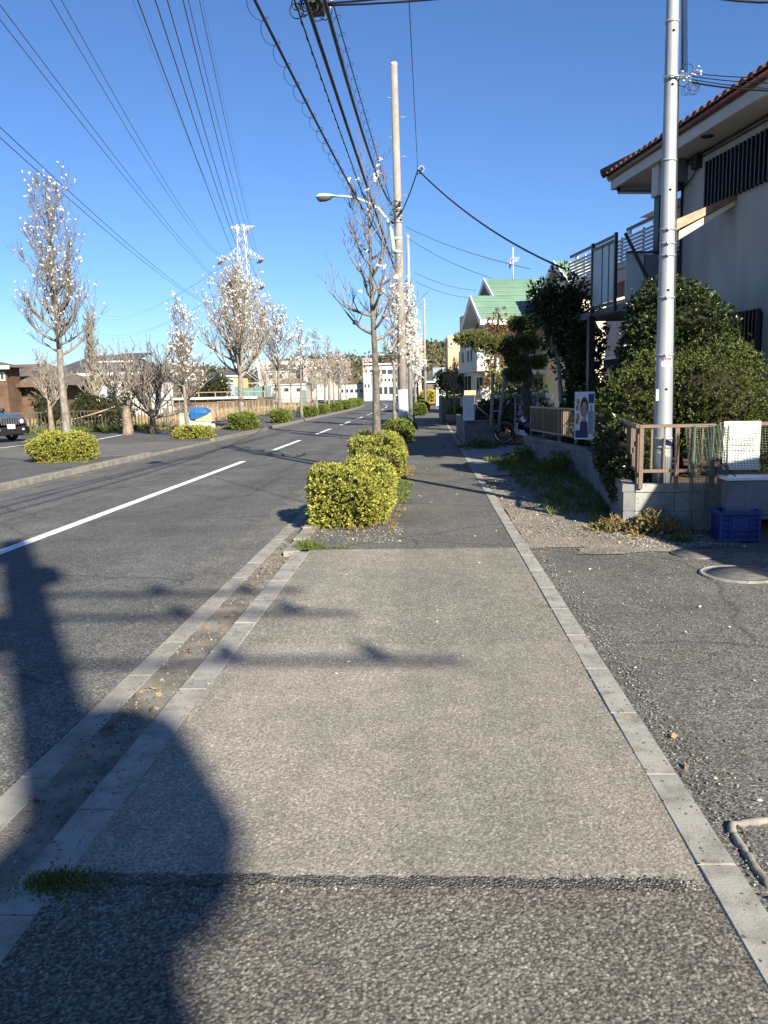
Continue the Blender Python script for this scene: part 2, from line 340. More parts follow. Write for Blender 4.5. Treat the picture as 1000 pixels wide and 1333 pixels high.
WHITEM = plain('white_trim', (0.76,0.76,0.75), (0.68,0.68,0.67), 0.5, 3)
GREYM = plain('grey_rail', (0.42,0.42,0.43), (0.36,0.36,0.37), 0.5, 3)
PINKW = plain('pink_wall', (0.70,0.50,0.46), (0.64,0.45,0.41), 0.8, 1.5, spec=0.2)
TANW = plain('tan_wall', (0.62,0.44,0.25), (0.55,0.38,0.21), 0.85, 1.0, spec=0.2)
YELW = plain('yellow_wall', (0.72,0.52,0.22), (0.65,0.46,0.19), 0.85, 1.0, spec=0.2)
BROWNW = plain('brown_wood_wall', (0.155,0.098,0.065), (0.10,0.062,0.042), 0.85, 2.0, spec=0.2)
ROOF_G = plain('roof_dark_grey', (0.085,0.085,0.09), (0.06,0.06,0.065), 0.7, 2)
ROOF_BR = plain('roof_brown_grey', (0.16,0.125,0.10), (0.11,0.085,0.07), 0.75, 2)
SHEDM = plain('shed_blue_grey', (0.38,0.42,0.47), (0.31,0.35,0.40), 0.6, 1.5)
PYLON = plain('pylon_steel', (0.56,0.58,0.60), (0.48,0.50,0.52), 0.5, 0.5)
INSUL = plain('insulator', (0.38,0.36,0.34), (0.27,0.255,0.24), 0.35, 3)
TARP = plain('blue_tarp', (0.025,0.13,0.33), (0.015,0.085,0.24), 0.4, 7)
CARD = plain('cardboard', (0.48,0.36,0.21), (0.40,0.29,0.17), 0.85, 6)
BOARDG = plain('weathered_board', (0.42,0.41,0.38), (0.27,0.26,0.24), 0.85, 5)
TYRE = plain('tyre', (0.022,0.022,0.022), (0.015,0.015,0.015), 0.85, 20)
CHROME = plain('chrome', (0.72,0.72,0.73), (0.62,0.62,0.63), 0.2, 6, 0.9)
CAR_S = plain('car_slate', (0.085,0.115,0.145), (0.075,0.10,0.13), 0.22, 3, 0.25)
CAR_N = plain('car_navy', (0.012,0.017,0.035), (0.01,0.014,0.03), 0.2, 3, 0.2)
LENS = plain('headlight_lens', (0.62,0.66,0.70), (0.5,0.54,0.58), 0.12, 12, spec=0.8)
AMBER = plain('amber_lens', (0.75,0.16,0.03), (0.6,0.12,0.02), 0.2, 8)
ORANGE = plain('orange_post', (0.75,0.25,0.04), (0.65,0.2,0.03), 0.5, 8)
IRON = plain('cast_iron', (0.17,0.165,0.155), (0.095,0.092,0.088), 0.6, 14, 0.3, bmp=0.5, bscale=50)
TERRA = plain('planter_brown', (0.24,0.19,0.16), (0.18,0.14,0.12), 0.8, 5)
HILLM = plain('hill_ground', (0.15,0.13,0.085), (0.095,0.09,0.055), 0.95, 0.06, spec=0.1)
def roof_green():
    m, t, b = new_mat('roof_green'); p = pos(t)
    t.links.new(ramp(t, noise_tex(t, p, 1.2, 5), [(0.3,(0.105,0.19,0.135)),(0.7,(0.155,0.255,0.185))]), b.inputs['Base Color'])
    b.inputs['Roughness'].default_value = 0.6; return m
ROOF_GR = roof_green()
def pink_tiles():
    m, t, b = new_mat('pink_tiles'); p = pos(t)
    mp = nd(t, 'ShaderNodeMapping'); mp.inputs['Rotation'].default_value = (R(90), 0, 0); t.links.new(p, mp.inputs[0])
    br = nd(t, 'ShaderNodeTexBrick', Scale=1.0); br.offset = 0.0
    sep = t.nodes.new('ShaderNodeSeparateXYZ'); t.links.new(p, sep.inputs[0])
    ad = nd(t, 'ShaderNodeMath', operation='ADD'); t.links.new(sep.outputs[0], ad.inputs[0]); t.links.new(sep.outputs[1], ad.inputs[1])
    cb = t.nodes.new('ShaderNodeCombineXYZ'); t.links.new(ad.outputs[0], cb.inputs[0]); t.links.new(sep.outputs[2], cb.inputs[1]); t.links.new(cb.outputs[0], br.inputs['Vector'])
    br.inputs['Color1'].default_value = (0.72,0.46,0.41,1); br.inputs['Color2'].default_value = (0.66,0.42,0.38,1); br.inputs['Mortar'].default_value = (0.55,0.38,0.35,1)
    br.inputs['Brick Width'].default_value = 0.24; br.inputs['Row Height'].default_value = 0.12; br.inputs['Mortar Size'].default_value = 0.008
    t.links.new(br.outputs[0], b.inputs['Base Color']); b.inputs['Roughness'].default_value = 0.5; return m
PINKT = pink_tiles()

# ------------------------------------------------------------------ foliage and tree helpers
def leaf_arrays(rs, C, N, L, W, spread=0.7, lift=0.1):
    n = len(C); dr = N + spread*rs.normal(size=(n,3)); dr /= np.linalg.norm(dr, axis=1)[:,None]+1e-9
    sd = np.cross(dr, rs.normal(size=(n,3))); sd /= np.linalg.norm(sd, axis=1)[:,None]+1e-9
    nr = np.cross(sd, dr); l = L*rs.uniform(0.65,1.2,n)[:,None]; wd = W*rs.uniform(0.7,1.2,n)[:,None]
    V = np.stack([C, C+dr*l*0.5+sd*wd*0.5+nr*l*lift, C+dr*l, C+dr*l*0.5-sd*wd*0.5+nr*l*lift], axis=1)
    return V.reshape(-1,3), np.arange(4*n).reshape(-1,4)
def lobes_points(rs, lobes, n, pw=2.0, rmin=0.72, bumps=0.12, zmin=-9e9):
    """points and outward normals in the outer shell of a union of (super)ellipsoids (cx,cy,cz,rx,ry,rz)."""
    L = np.array(lobes, dtype=float); wt = (L[:,3]*L[:,4]+L[:,3]*L[:,5]+L[:,4]*L[:,5]); wt /= wt.sum()
    out_p, out_n = [], []; got = 0
    ph = rs.uniform(0, 6.28, (5,3)); fq = rs.uniform(2.0, 5.0, (5,3))
    while got < n:
        k = rs.choice(len(L), size=n, p=wt); u = rs.normal(size=(n,3)); u /= np.linalg.norm(u,axis=1)[:,None]
        se = (np.abs(u)**pw).sum(1)**(-1.0/pw)
        bm = 1 + bumps*np.sin(u@fq.T + ph[:,0][None,:]).mean(1)*2.2
        rr = rs.uniform(rmin**2, 1.0, n)**0.5 * se * bm
        P = L[k,:3] + u*L[k,3:6]*rr[:,None]
        Nn = np.sign(u)*np.abs(u)**(pw-1)/L[k,3:6]; Nn /= np.linalg.norm(Nn,axis=1)[:,None]+1e-9
        q = np.full(n, 9.0)
        for j in range(len(L)):
            dd = ((np.abs((P-L[j,:3])/L[j,3:6])**pw).sum(1))**(1/pw); dd[k==j] = 9.0; q = np.minimum(q, dd)
        ok = (q > rmin*0.92) & (P[:,2] > zmin)
        out_p.append(P[ok]); out_n.append(Nn[ok]); got += ok.sum()
    return np.concatenate(out_p)[:n], np.concatenate(out_n)[:n]
def foliage(name, lobes, n, L, W, mat, parent=None, seed=1, k=4, spread=0.7, pw=2.0, rmin=0.72, bumps=0.12, zmin=-9e9, core=0.8, up=0.0, world=True, kind='stuff'):
    rs = np.random.RandomState(seed); P, N = lobes_points(rs, lobes, n, pw, rmin, bumps, zmin)
    if up: N = N + np.array([0,0,up]); N /= np.linalg.norm(N,axis=1)[:,None]
    P = np.repeat(P, k, axis=0) + rs.normal(size=(n*k,3))*L*0.12; N = np.repeat(N, k, axis=0)
    V, Fc = leaf_arrays(rs, P, N, L, W, spread)
    o = np_mesh(name, V, Fc, mat, parent, world); o['kind'] = kind
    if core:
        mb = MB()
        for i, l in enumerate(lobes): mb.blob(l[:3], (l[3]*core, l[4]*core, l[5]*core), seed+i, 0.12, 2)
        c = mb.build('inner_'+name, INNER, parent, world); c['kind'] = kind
    return o
def branch_tree(seed, h, r0, clear, spread, nprim, elev=(15,40), curl=11, dens=1.0, lean=0.0, knob=False, twig_len=(0.18,0.4), min_r=0.005, conic=0.8, lead=True, jit=1.0):
    """returns (trunk MB, crown MB, tips) of a bare tree standing at the origin"""
    rng = random.Random(seed); T, B, tips = MB(), MB(), []
    n = 12; tr = []
    wx = rng.uniform(-1,1)*lean; wy = rng.uniform(-1,1)*lean; jx = jy = 0
    for i in range(n+1):
        z = h*i/n; jx += rng.uniform(-1,1)*0.018*h/n*2; jy += rng.uniform(-1,1)*0.018*h/n*2
        tr.append(Vector((wx*z+jx*(i>0), wy*z+jy*(i>0), z)))
    rad = [max(0.010, r0*(1-(i/n)**0.9*0.93)) for i in range(n+1)]; rad[0] = r0*1.18
    if not lead:
        keep = int(n*clear/h)+2; tr = tr[:keep+1]; rad = rad[:keep+1]; rad[-1] *= 0.8
    T.tube(tr, rad, 10)
    def at(z):
        f = min(z/h*n, len(tr)-1.001); i = int(f); return tr[i].lerp(tr[i+1], f-i), rad[i]*(1-(f-i))+rad[i+1]*(f-i)
    def walk(p, d, ln, r, seg, curl_, jit):
        pts, rr = [p.copy()], [r]
        for s in range(seg):
            d = d + Vector((rng.uniform(-1,1),rng.uniform(-1,1),rng.uniform(-0.6,0.8)))*jit
            d.z += curl_; d.normalize(); p = p + d*(ln/seg); pts.append(p.copy()); rr.append(max(min_r, r*(1-0.75*(s+1)/seg)))
        return pts, rr, d
    ztop = h*0.97 if lead else clear*1.12
    for i in range(nprim):
        f = (i+rng.random()*0.6)/nprim; z = clear + (ztop-clear)*f; p, tr_r = at(z)
        az = i*2.399+rng.uniform(-0.5,0.5); el = R(rng.uniform(*elev)+ (25*f if lead else 0))
        ln = spread*(1-conic*f)*rng.uniform(0.7,1.15); d = Vector((math.cos(az)*math.cos(el), math.sin(az)*math.cos(el), math.sin(el)))
        r = min(tr_r*0.75, 0.014+0.024*ln)
        pts, rr, dd = walk(p, d, ln, r, 6, curl*0.012, 0.16*jit); B.tube(pts, rr, 5, cap=False)
        if knob and len(pts) > 3: B.blob(pts[3], (rr[3]*2.0,)*3, seed+i, 0.3, 1)
        ns = max(2, int(ln*5.0*dens)+rng.randint(0,1))
        for k in range(ns):
            g = rng.uniform(0.22,1.0); fi = g*(len(pts)-1.001); ii = int(fi); q = pts[ii].lerp(pts[ii+1], fi-ii)
            d2 = (pts[ii+1]-pts[ii]).normalized()*0.5 + Vector((rng.uniform(-1,1),rng.uniform(-1,1),rng.uniform(0.0,1.1)))*0.8
            d2.normalize(); l2 = ln*rng.uniform(0.28,0.5)+0.12; p2, r2, _ = walk(q, d2, l2, max(min_r, rr[ii]*0.55), 4, curl*0.010, 0.2*jit); B.tube(p2, r2, 4, cap=False)
            tips.append(p2[-1])
            for e in range(int(3*dens+rng.random()*2)):
                g2 = rng.uniform(0.2,1.0); f2 = g2*(len(p2)-1.001); i2 = int(f2); q2 = p2[i2].lerp(p2[i2+1], f2-i2)
                d3 = (p2[i2+1]-p2[i2]).normalized()*0.6+Vector((rng.uniform(-1,1),rng.uniform(-1,1),rng.uniform(0,1.2)))*0.7; d3.normalize()
                p3, r3, _ = walk(q2, d3, rng.uniform(*twig_len), max(min_r*0.8, r2[i2]*0.55), 3, curl*0.008, 0.18); B.tube(p3, r3, 3, cap=False); tips.append(p3[-1])
        tips.append(pts[-1])
    return T, B, tips
def blossoms(name, tips, n, size, parent, seed, zmin=0.0, mat=None):
    rs = np.random.RandomState(seed); tp = np.array([t for t in tips if t.z > zmin])
    if not len(tp): return None
    C = tp[rs.choice(len(tp), size=n)] + rs.normal(size=(n,3))*0.02
    C = np.repeat(C, 6, axis=0); N = np.repeat(np.array([[0,0,0.6]]), len(C), axis=0) + rs.normal(size=(len(C),3))*0.3
    V, Fc = leaf_arrays(rs, C, N, size, size*0.7, 0.75, 0.05)
    o = np_mesh(name, V, Fc, mat or PETAL, parent, False); o['kind'] = 'stuff'; return o
# ================================================================== GROUND
ROAD_Z = -0.05
def sheet(name, x0, x1, y0, y1, z, m, curved=True, n=None, label=None):
    n = n or max(1, int((y1-y0)/4)); V = []; Fc = []
    for i in range(n+1):
        y = y0+(y1-y0)*i/n; c = curve_off(y) if curved else 0
        V += [(x0+c, y, z), (x1+c, y, z)]
        if i: Fc.append((2*i-2, 2*i-1, 2*i+1, 2*i))
    mb = MB(); mb.add(V, Fc); o = mb.build(name, m); o['kind'] = 'structure'; return o
def patch(name, px_poly, z, m, kind='structure', world_poly=None, jag=0.0, seed=0):
    pts = world_poly or [tuple(G(x, y, z))[:2] for x, y in px_poly]; rng = random.Random(seed); out = []
    for i, (a, b) in enumerate(zip(pts, pts[1:]+pts[:1])):
        k = 8 if jag else 1
        for j in range(k):
            f = j/k; out.append((a[0]+(b[0]-a[0])*f+(rng.uniform(-jag,jag)), a[1]+(b[1]-a[1])*f+rng.uniform(-jag,jag), z))
    mb = MB(); mb.add(out, [tuple(range(len(out)))]); o = mb.build(name, m); o['kind'] = kind; return o
mb = MB(); mb.quad((-3500,-600,-0.2),(3500,-600,-0.2),(3500,6000,-0.2),(-3500,6000,-0.2)); tag(mb.build('terrain', TERRAIN), kind='structure')
sheet('road', -7.50, -1.57, -60, 330, ROAD_Z, A_ROAD, n=130)
sheet('gutter_bed', -1.62, -1.30, -20, 260, -0.046, DIRT, n=100)
sheet('left_pavement', -12.6, -7.58, -20, 330, 0.0, A_LEFT, n=100)
patch('side_road', None, -0.012, A_LEFT, world_poly=[(-60,-20),(-12.5,-20),(-12.5,39.6),(-13.6,39.6),(-19.2,34.9),(-30,31),(-60,29)])
patch('driveway_apron', None, 0.005, A_APRON, world_poly=[(-7.62,20.6),(-7.62,27.3),(-11.6,26.6),(-14.5,25.4),(-14,22.0),(-10.6,20.2)], jag=0.05, seed=4)
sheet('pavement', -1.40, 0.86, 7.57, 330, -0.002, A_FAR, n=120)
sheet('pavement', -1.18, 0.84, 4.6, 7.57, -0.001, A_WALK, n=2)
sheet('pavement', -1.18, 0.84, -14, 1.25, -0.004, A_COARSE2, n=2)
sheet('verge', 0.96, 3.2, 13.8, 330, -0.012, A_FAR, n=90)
patch('yard', None, -0.010, A_LOT, world_poly=[(0.95,-20),(30,-20),(30,14),(2.3,14),(2.0,7.9),(0.95,7.62)])
patch('gravel_patch', None, -0.004, GRAVELLY, world_poly=[(0.955,7.55),(2.9,7.75),(2.4,8.6),(2.3,14.2),(0.955,14.0)], jag=0.03, seed=3)
patch('gravel_patch', None, -0.001, GRAVELLY, world_poly=[(1.35,7.2),(2.3,7.35),(2.9,7.75),(1.6,7.9)], jag=0.05, seed=8)
patch('driveway', None, -0.003, DRIVE, world_poly=[(0.96,14.2),(2.2,14.6),(2.3,17.5),(9,17.8),(9,24),(0.96,22.0)])
patch('garden_ground', None, 0.38, SOIL, world_poly=[(2.3,8.55),(9.5,8.2),(8.5,17.2),(2.34,17.45),(2.87,13.4)])
patch('garden_ground', None, 0.0, SOIL, world_poly=[(1.1,22.3),(9,24),(9,36),(1.6,36)])
patch('field', None, -0.15, DRYFIELD, world_poly=[(-14.6,42),(-14.6,120),(-130,200),(-130,40),(-22,36)])
patch('field', None, -0.16, SOIL, world_poly=[(-130,25),(-19,32),(-13.5,40.5),(-40,60),(-130,60)])
# pale wear on the road by the gutter and painted lines
def line(y0, y1, x=-4.47, wd=0.15, name='road_line'):
    n = max(1, int((y1-y0)/3)); mb = MB(); V = []; Fc = []
    for i in range(n+1):
        y = y0+(y1-y0)*i/n; c = curve_off(y); V += [(x-wd/2+c,y,ROAD_Z+0.004),(x+wd/2+c,y,ROAD_Z+0.004)]
        if i: Fc.append((2*i-2,2*i-1,2*i+1,2*i))
    mb.add(V, Fc); o = mb.build(name, PAINT); o['kind'] = 'structure'
line(5.2, 18.9)
for y0, y1 in [(22.6,27.4),(31.5,36.3),(40.4,45.4),(49.5,54.3),(58.5,63.5),(67.5,72.5),(76.5,81.5),(86,91),(95,100),(104,109),(114,119)]: line(y0, y1)
for a, b in [((128,572),(160,566)), ((-60,590),(30,580))]:
    p, q = G(*a), G(*b); d = (q-p).normalized(); nn = Vector((-d.y, d.x, 0))*0.07
    mb = MB(); mb.quad(*(v+Vector((0,0,0.006)) for v in (p-nn, q-nn, q+nn, p+nn))); tag(mb.build('parking_line', PAINT), kind='structure')
# near asphalt with real aggregate relief
def pebbled(name, x0, x1, y0, y1, step, cell, amp, m, z0, seed):
    rs = np.random.RandomState(seed); nx = int((x1-x0)/step)+1; ny = int((y1-y0)/step)+1
    X, Y = np.meshgrid(np.linspace(x0,x1,nx), np.linspace(y0,y1,ny)); u = (X-x0)/cell+1; v = (Y-y0)/cell+1
    iu = u.astype(int); iv = v.astype(int); mu, mv = iu.max()+3, iv.max()+3
    ox, oy, hh, sh = rs.rand(mv,mu), rs.rand(mv,mu), rs.rand(mv,mu), rs.rand(mv,mu)
    best = np.full(X.shape, 9.0); bh = np.zeros(X.shape); bs = np.zeros(X.shape)
    for a in (-1,0,1):
        for b in (-1,0,1):
            ju, jv = iu+a, iv+b; dd = np.hypot(ju+ox[jv,ju]-u, jv+oy[jv,ju]-v); k = dd < best
            best[k] = dd[k]; bh[k] = hh[jv,ju][k]; bs[k] = sh[jv,ju][k]
    Z = z0 + amp*((0.25+0.75*bh)*(1-np.clip(best*1.25,0,1)**2)-0.6) + 0.003*np.sin(X*5.1+1)*np.sin(Y*3.7)
    idx = np.arange(nx*ny).reshape(ny,nx)
    Fc = np.stack([idx[:-1,:-1],idx[:-1,1:],idx[1:,1:],idx[1:,:-1]],axis=-1).reshape(-1,4)
    o = np_mesh(name, np.stack([X,Y,Z],-1), Fc, m, smooth=True, attrs={'agg': bs.ravel(), 'gap': best.ravel()}); o['kind'] = 'structure'; return o
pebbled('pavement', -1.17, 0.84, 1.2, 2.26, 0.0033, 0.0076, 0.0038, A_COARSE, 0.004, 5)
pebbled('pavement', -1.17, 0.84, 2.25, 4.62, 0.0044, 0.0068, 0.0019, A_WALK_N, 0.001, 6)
mb = MB(); _r = random.Random(5); _n = 60; _V = []
for i in range(_n+1):
    x = -1.12+1.87*i/_n; _V += [(x,2.222+_r.uniform(-1,1)*0.012,0.0075),(x,2.272+_r.uniform(-1,1)*0.010,0.0075)]
mb.add(_V, [(2*i,2*i+2,2*i+3,2*i+1) for i in range(_n)]); tag(mb.build('tar_seam', A_SEAM), kind='structure')
_w = [(-1.72,0.9)]+[(-1.72,0.9+0.25*i) for i in range(1,60)]; _e = [(-1.95-0.16*abs(math.sin(i*0.7))-0.08*abs(math.sin(i*2.3)),0.9+0.25*i) for i in range(59,-1,-1)]
patch('road_edge_wear', None, ROAD_Z+0.003, A_APRON, world_poly=_w+_e)
# loose stones
_ico = bmesh.new(); bmesh.ops.create_icosphere(_ico, subdivisions=1, radius=1.0); _ico.verts.index_update()
ICO_V = np.array([v.co[:] for v in _ico.verts]); ICO_F = np.array([[v.index for v in f.verts] for f in _ico.faces]); _ico.free()
def pebbles(name, P, rmin, rmax, m, seed):
    rs = np.random.RandomState(seed); P = np.asarray(P); n = len(P)
    sc = rs.uniform(rmin, rmax, n)[:,None]*rs.uniform(0.6,1.3,(n,3))*np.array([1,1,0.7]); q = rs.uniform(0,6.28,n)
    V = ICO_V[None]*sc[:,None,:]*(1+0.18*rs.normal(size=(n,len(ICO_V),1)))
    c, s = np.cos(q)[:,None], np.sin(q)[:,None]; V = np.stack([V[...,0]*c-V[...,1]*s, V[...,0]*s+V[...,1]*c, V[...,2]], -1) + P[:,None,:]
    Fc = (ICO_F[None]+np.arange(n)[:,None,None]*len(ICO_V)).reshape(-1,3); o = np_mesh(name, V, Fc, m); o['kind'] = 'stuff'; return o
rs = np.random.RandomState(11)
def rnd(n, x0, x1, y0, y1, z): return np.stack([rs.uniform(x0,x1,n), rs.uniform(y0,y1,n), np.full(n,z)],-1)
PEB = leaf_mat('loose_stones', [(0.0,(0.07,0.065,0.06)),(0.5,(0.16,0.15,0.13)),(0.88,(0.26,0.24,0.21)),(1.0,(0.5,0.47,0.43))], 0.9, 0.0, 0.2)
gp = rnd(2600, -1.6, -1.31, 1.6, 8.5, -0.043); gp = gp[(np.sin(gp[:,1]*2.1)+np.sin(gp[:,1]*5.3+1)+rs.normal(size=len(gp))*0.8) > -0.2]
pebbles('gutter_gravel', gp, 0.0022, 0.0075, PEB, 1)
sm = rnd(1900, -1.1, 0.80, 2.235, 2.275, 0.001); sm[:,1] += rs.normal(size=len(sm))*0.014+0.012*np.sin(sm[:,0]*4); pebbles('seam_gravel', sm, 0.002, 0.006, PEB, 2)
lg = rnd(2600, 0.96, 1.02, 1.9, 10, -0.004); lg[:,0] += np.abs(rs.normal(size=len(lg)))*0.07; pebbles('edge_gravel', lg, 0.002, 0.0055, PEB, 3)
kg = np.concatenate([rnd(260,0.835,0.96,1.8,9,0.008), rnd(260,-1.33,-1.15,1.8,7.4,0.006), rnd(200,-1.74,-1.56,2.4,9,-0.041)]); kg[:,0] += rs.normal(size=len(kg))*0.02; pebbles('kerb_grit', kg, 0.0015, 0.0045, PEB, 17)
yg = rnd(900, 1.0, 4.0, 2.5, 7.5, -0.006); pebbles('yard_gravel', yg, 0.003, 0.009, PEB, 7)
wg = np.concatenate([rnd(2600, 1.9, 3.0, 7.5, 8.35, 0.0), rnd(2200, 1.0, 2.2, 8.0, 13.5, 0.0)]); pebbles('wall_foot_gravel', wg, 0.004, 0.013, PEB, 4)
bgp = rnd(900, -1.3, -0.3, 7.9, 8.9, 0.0); pebbles('bush_foot_gravel', bgp, 0.003, 0.010, PEB, 5)
# kerbs and gutter stones
def stones(bed_name, x0, x1, y0, y1, z, m, pitch=0.6, off=0.0, name='kerb_stone', jitter=0.0007, bed_z=None, seed=0, zf=None):
    cxm = (x0+x1)/2; hwm = (x1-x0)/2; b = MB(); b.box(x0+0.004, x1-0.004, y0, y1, (z if zf is None else min(zf(y0), zf(y1)))-0.2, (z if zf is None else min(zf(y0), zf(y1)))-0.012)
    bed = b.build(bed_name, MORTAR); bed['kind'] = 'structure'
    s = MB(); s.bbox(-hwm, hwm, 0.0025, pitch-0.0025, -0.15, 0, 0.004); me = s.mesh(name, m); rng = random.Random(seed); y = off
    while y < y1-0.05:
        if y >= y0-0.3:
            o = link(name, me, bed, (cxm+rng.uniform(-1,1)*jitter, y, (z if zf is None else zf(y))+rng.uniform(-1,1)*jitter)); o.rotation_euler = (rng.uniform(-1,1)*0.002, rng.uniform(-1,1)*0.008, rng.uniform(-1,1)*0.003)
        y += pitch
    return bed
stones('kerb', 0.832, 0.952, 0.9, 20, 0.006, KERB, off=0.56, seed=1)
tag(sheet('kerb', 0.832, 0.952, 20.5, 330, 0.004, KERB, n=90), kind='structure')
def kz(y): return 0.004 if y < 6.6 else 0.055
stones('kerb', -1.315, -1.165, 0.9, 7.4, 0.004, KERB, off=0.87, seed=2)
stones('kerb', -1.42, -1.27, 7.5, 19.5, 0.05, KERB_D, off=7.47, seed=3, zf=lambda y: min(0.05, 0.004+0.03*max(0.0, y-7.4)))
stones('gutter', -1.715, -1.575, 0.9, 12, -0.043, GUTT, off=0.60, name='gutter_stone', seed=4)
def long_kerb(name, x0, x1, y0, y1, z, m):
    mb = MB(); n = max(1, int((y1-y0)/3)); V = []; Fc = []
    for i in range(n+1):
        y = y0+(y1-y0)*i/n; c = curve_off(y); V += [(x0+c,y,-0.15),(x0+c,y,z),(x1+c,y,z),(x1+c,y,-0.15)]
        if i:
            a, b2 = 4*(i-1), 4*i; Fc += [(a,a+1,b2+1,b2),(a+1,a+2,b2+2,b2+1),(a+2,a+3,b2+3,b2+2)]
    mb.add(V, Fc+[(0,1,2,3)]); return tag(mb.build(name, m), kind='structure')
long_kerb('kerb', -1.42, -1.27, 19.8, 330, 0.05, KERB_D)
long_kerb('gutter', -1.715, -1.575, 12.2, 330, -0.043, GUTT)
stones('kerb', -7.62, -7.47, 9, 20.6, 0.07, KERB_D, off=9.0, seed=6, jitter=0.001)
stones('kerb', -7.62, -7.47, 20.7, 27.2, 0.01, KERB_D, off=20.7, seed=7)
long_kerb('kerb', -7.62, -7.47, 27.4, 330, 0.07, KERB_D)
long_kerb('gutter', -7.45, -7.2, 9, 330, -0.043, A_APRON)
# crack lump, broken concrete ring of a lost post at the right edge of the yard
mb = MB()
lp = [G(1000,1066,0), G(952,1071,0), G(953,1082,0), G(968,1103,0), G(985,1130,0), G(1000,1150,0), G(1030,1150,0)]
rng = random.Random(3); fine = []
for a, b in zip(lp, lp[1:]):
    for k in range(6): fine.append(a.lerp(b, k/6)+Vector((rng.uniform(-1,1)*0.004, rng.uniform(-1,1)*0.004, 0)))
mb.tube([p+Vector((0,0,-0.007+rng.uniform(-0.0015,0.0015))) for p in fine], [0.0145*rng.uniform(0.85,1.15) for _ in fine], 7)
tag(mb.build('concrete_kerbing', KERB_D), 'crumbling ridge of bare concrete bent round a corner on the asphalt yard', 'kerbing')
# manhole covers in the yard
def manhole(px, py, r, label, ring):
    c = G(px, py, -0.008); t = thing('manhole_cover', label, 'manhole cover', c, 'round inspection covers in the yard')
    if ring:
        m = MB(); m.lathe((c.x,c.y,0), [(r*1.0,-0.03),(r*1.0,0.007),(r*1.10,0.008),(r*1.13,-0.004),(r*1.13,-0.03)], 40); m.build('rim', KERB_D, t)
    m = MB(); m.lathe((c.x,c.y,0), [(r*0.985,-0.03),(r*0.985,0.004),(r*0.95,0.006),(r*0.93,-0.004),(r*0.89,-0.004),(r*0.88,0.005),(0.0,0.006)], 40); m.build('lid', IRON, t)
    for sx in (-0.45, 0.35): m = MB(); m.bbox(c.x+sx*r-0.03, c.x+sx*r+0.03, c.y-0.012, c.y+0.012, 0.0, 0.0075, 0.003); m.build('lifting_keyhole', BLACK, t)
manhole(962, 748, 0.27, 'round grey inspection cover with a raised concrete rim, nearer of two', True)
manhole(908, 721, 0.235, 'round flat inspection cover without a rim, farther of two by the gravel', False)
# litter: dry leaves and petals by the kerb and under the bushes
def litter(name, P, size, m, seed):
    rs_ = np.random.RandomState(seed); P = np.asarray(P); N = rs_.normal(size=(len(P),3)); N[:,2] *= 0.12; N /= np.linalg.norm(N,axis=1)[:,None]; V, Fc = leaf_arrays(rs_, P, N, size, size*0.6, 0.02, 0.08); o = np_mesh(name, V, Fc, m); o['kind'] = 'stuff'
DRYL = leaf_mat('dry_leaf', [(0.0,(0.12,0.07,0.035)),(0.6,(0.24,0.15,0.075)),(1.0,(0.34,0.25,0.13))], 0.8, 0.1, 0.2)
lp_ = np.concatenate([rnd(70,-1.56,-1.33,1.8,8.5,-0.038), rnd(90,-1.3,-0.25,8.3,12.6,0.012), rnd(40,0.9,1.05,2,12,0.005), rnd(60,1.2,2.4,7.6,12,0.01), rnd(60,-9.8,-7.7,18,21,0.02)]); litter('leaf_litter', lp_, 0.045, DRYL, 3)
lp_ = np.concatenate([rnd(50,-1.1,0.8,4,16,0.006), rnd(30,1.0,3.0,2.5,7.4,0.004), rnd(30,-1.5,-0.3,7.9,13,0.014)]); litter('fallen_petals', lp_, 0.022, PETAL, 4)
# gutter weeds and grass
def tufts(name, P, n_blades, h, m, seed, label=None, cat=None, w_=0.008, spread=0.5):
    rs = np.random.RandomState(seed); P = np.asarray(P, dtype=float); C = np.repeat(P, n_blades, axis=0) + rs.normal(size=(len(P)*n_blades,3))*np.array([0.03,0.03,0])
    N = np.tile(np.array([[0,0,1.0]]), (len(C),1)); V, Fc = leaf_arrays(rs, C, N, h, w_, spread, 0.05); o = np_mesh(name, V, Fc, m); o['kind'] = 'stuff'
    return o
c = G(75,1150); tufts('grass', np.stack([c.x+rs.normal(size=40)*0.05, c.y+rs.normal(size=40)*0.012, np.zeros(40)],-1), 26, 0.022, GRASS, 1, w_=0.006)
c = G(132,1152); tufts('grass', np.stack([c.x+rs.normal(size=10)*0.02, c.y+rs.normal(size=10)*0.01, np.zeros(10)],-1), 18, 0.018, GRASS, 2, w_=0.005)
c = G(402,712); tufts('grass', np.stack([c.x+rs.normal(size=14)*0.05, c.y+rs.normal(size=14)*0.09, np.zeros(14)],-1), 22, 0.07, GRASS, 3)
c = G(440,714); tufts('grass', np.stack([c.x+rs.normal(size=14)*0.12, c.y+rs.normal(size=14)*0.02, np.zeros(14)],-1), 16, 0.03, GRASS, 4)
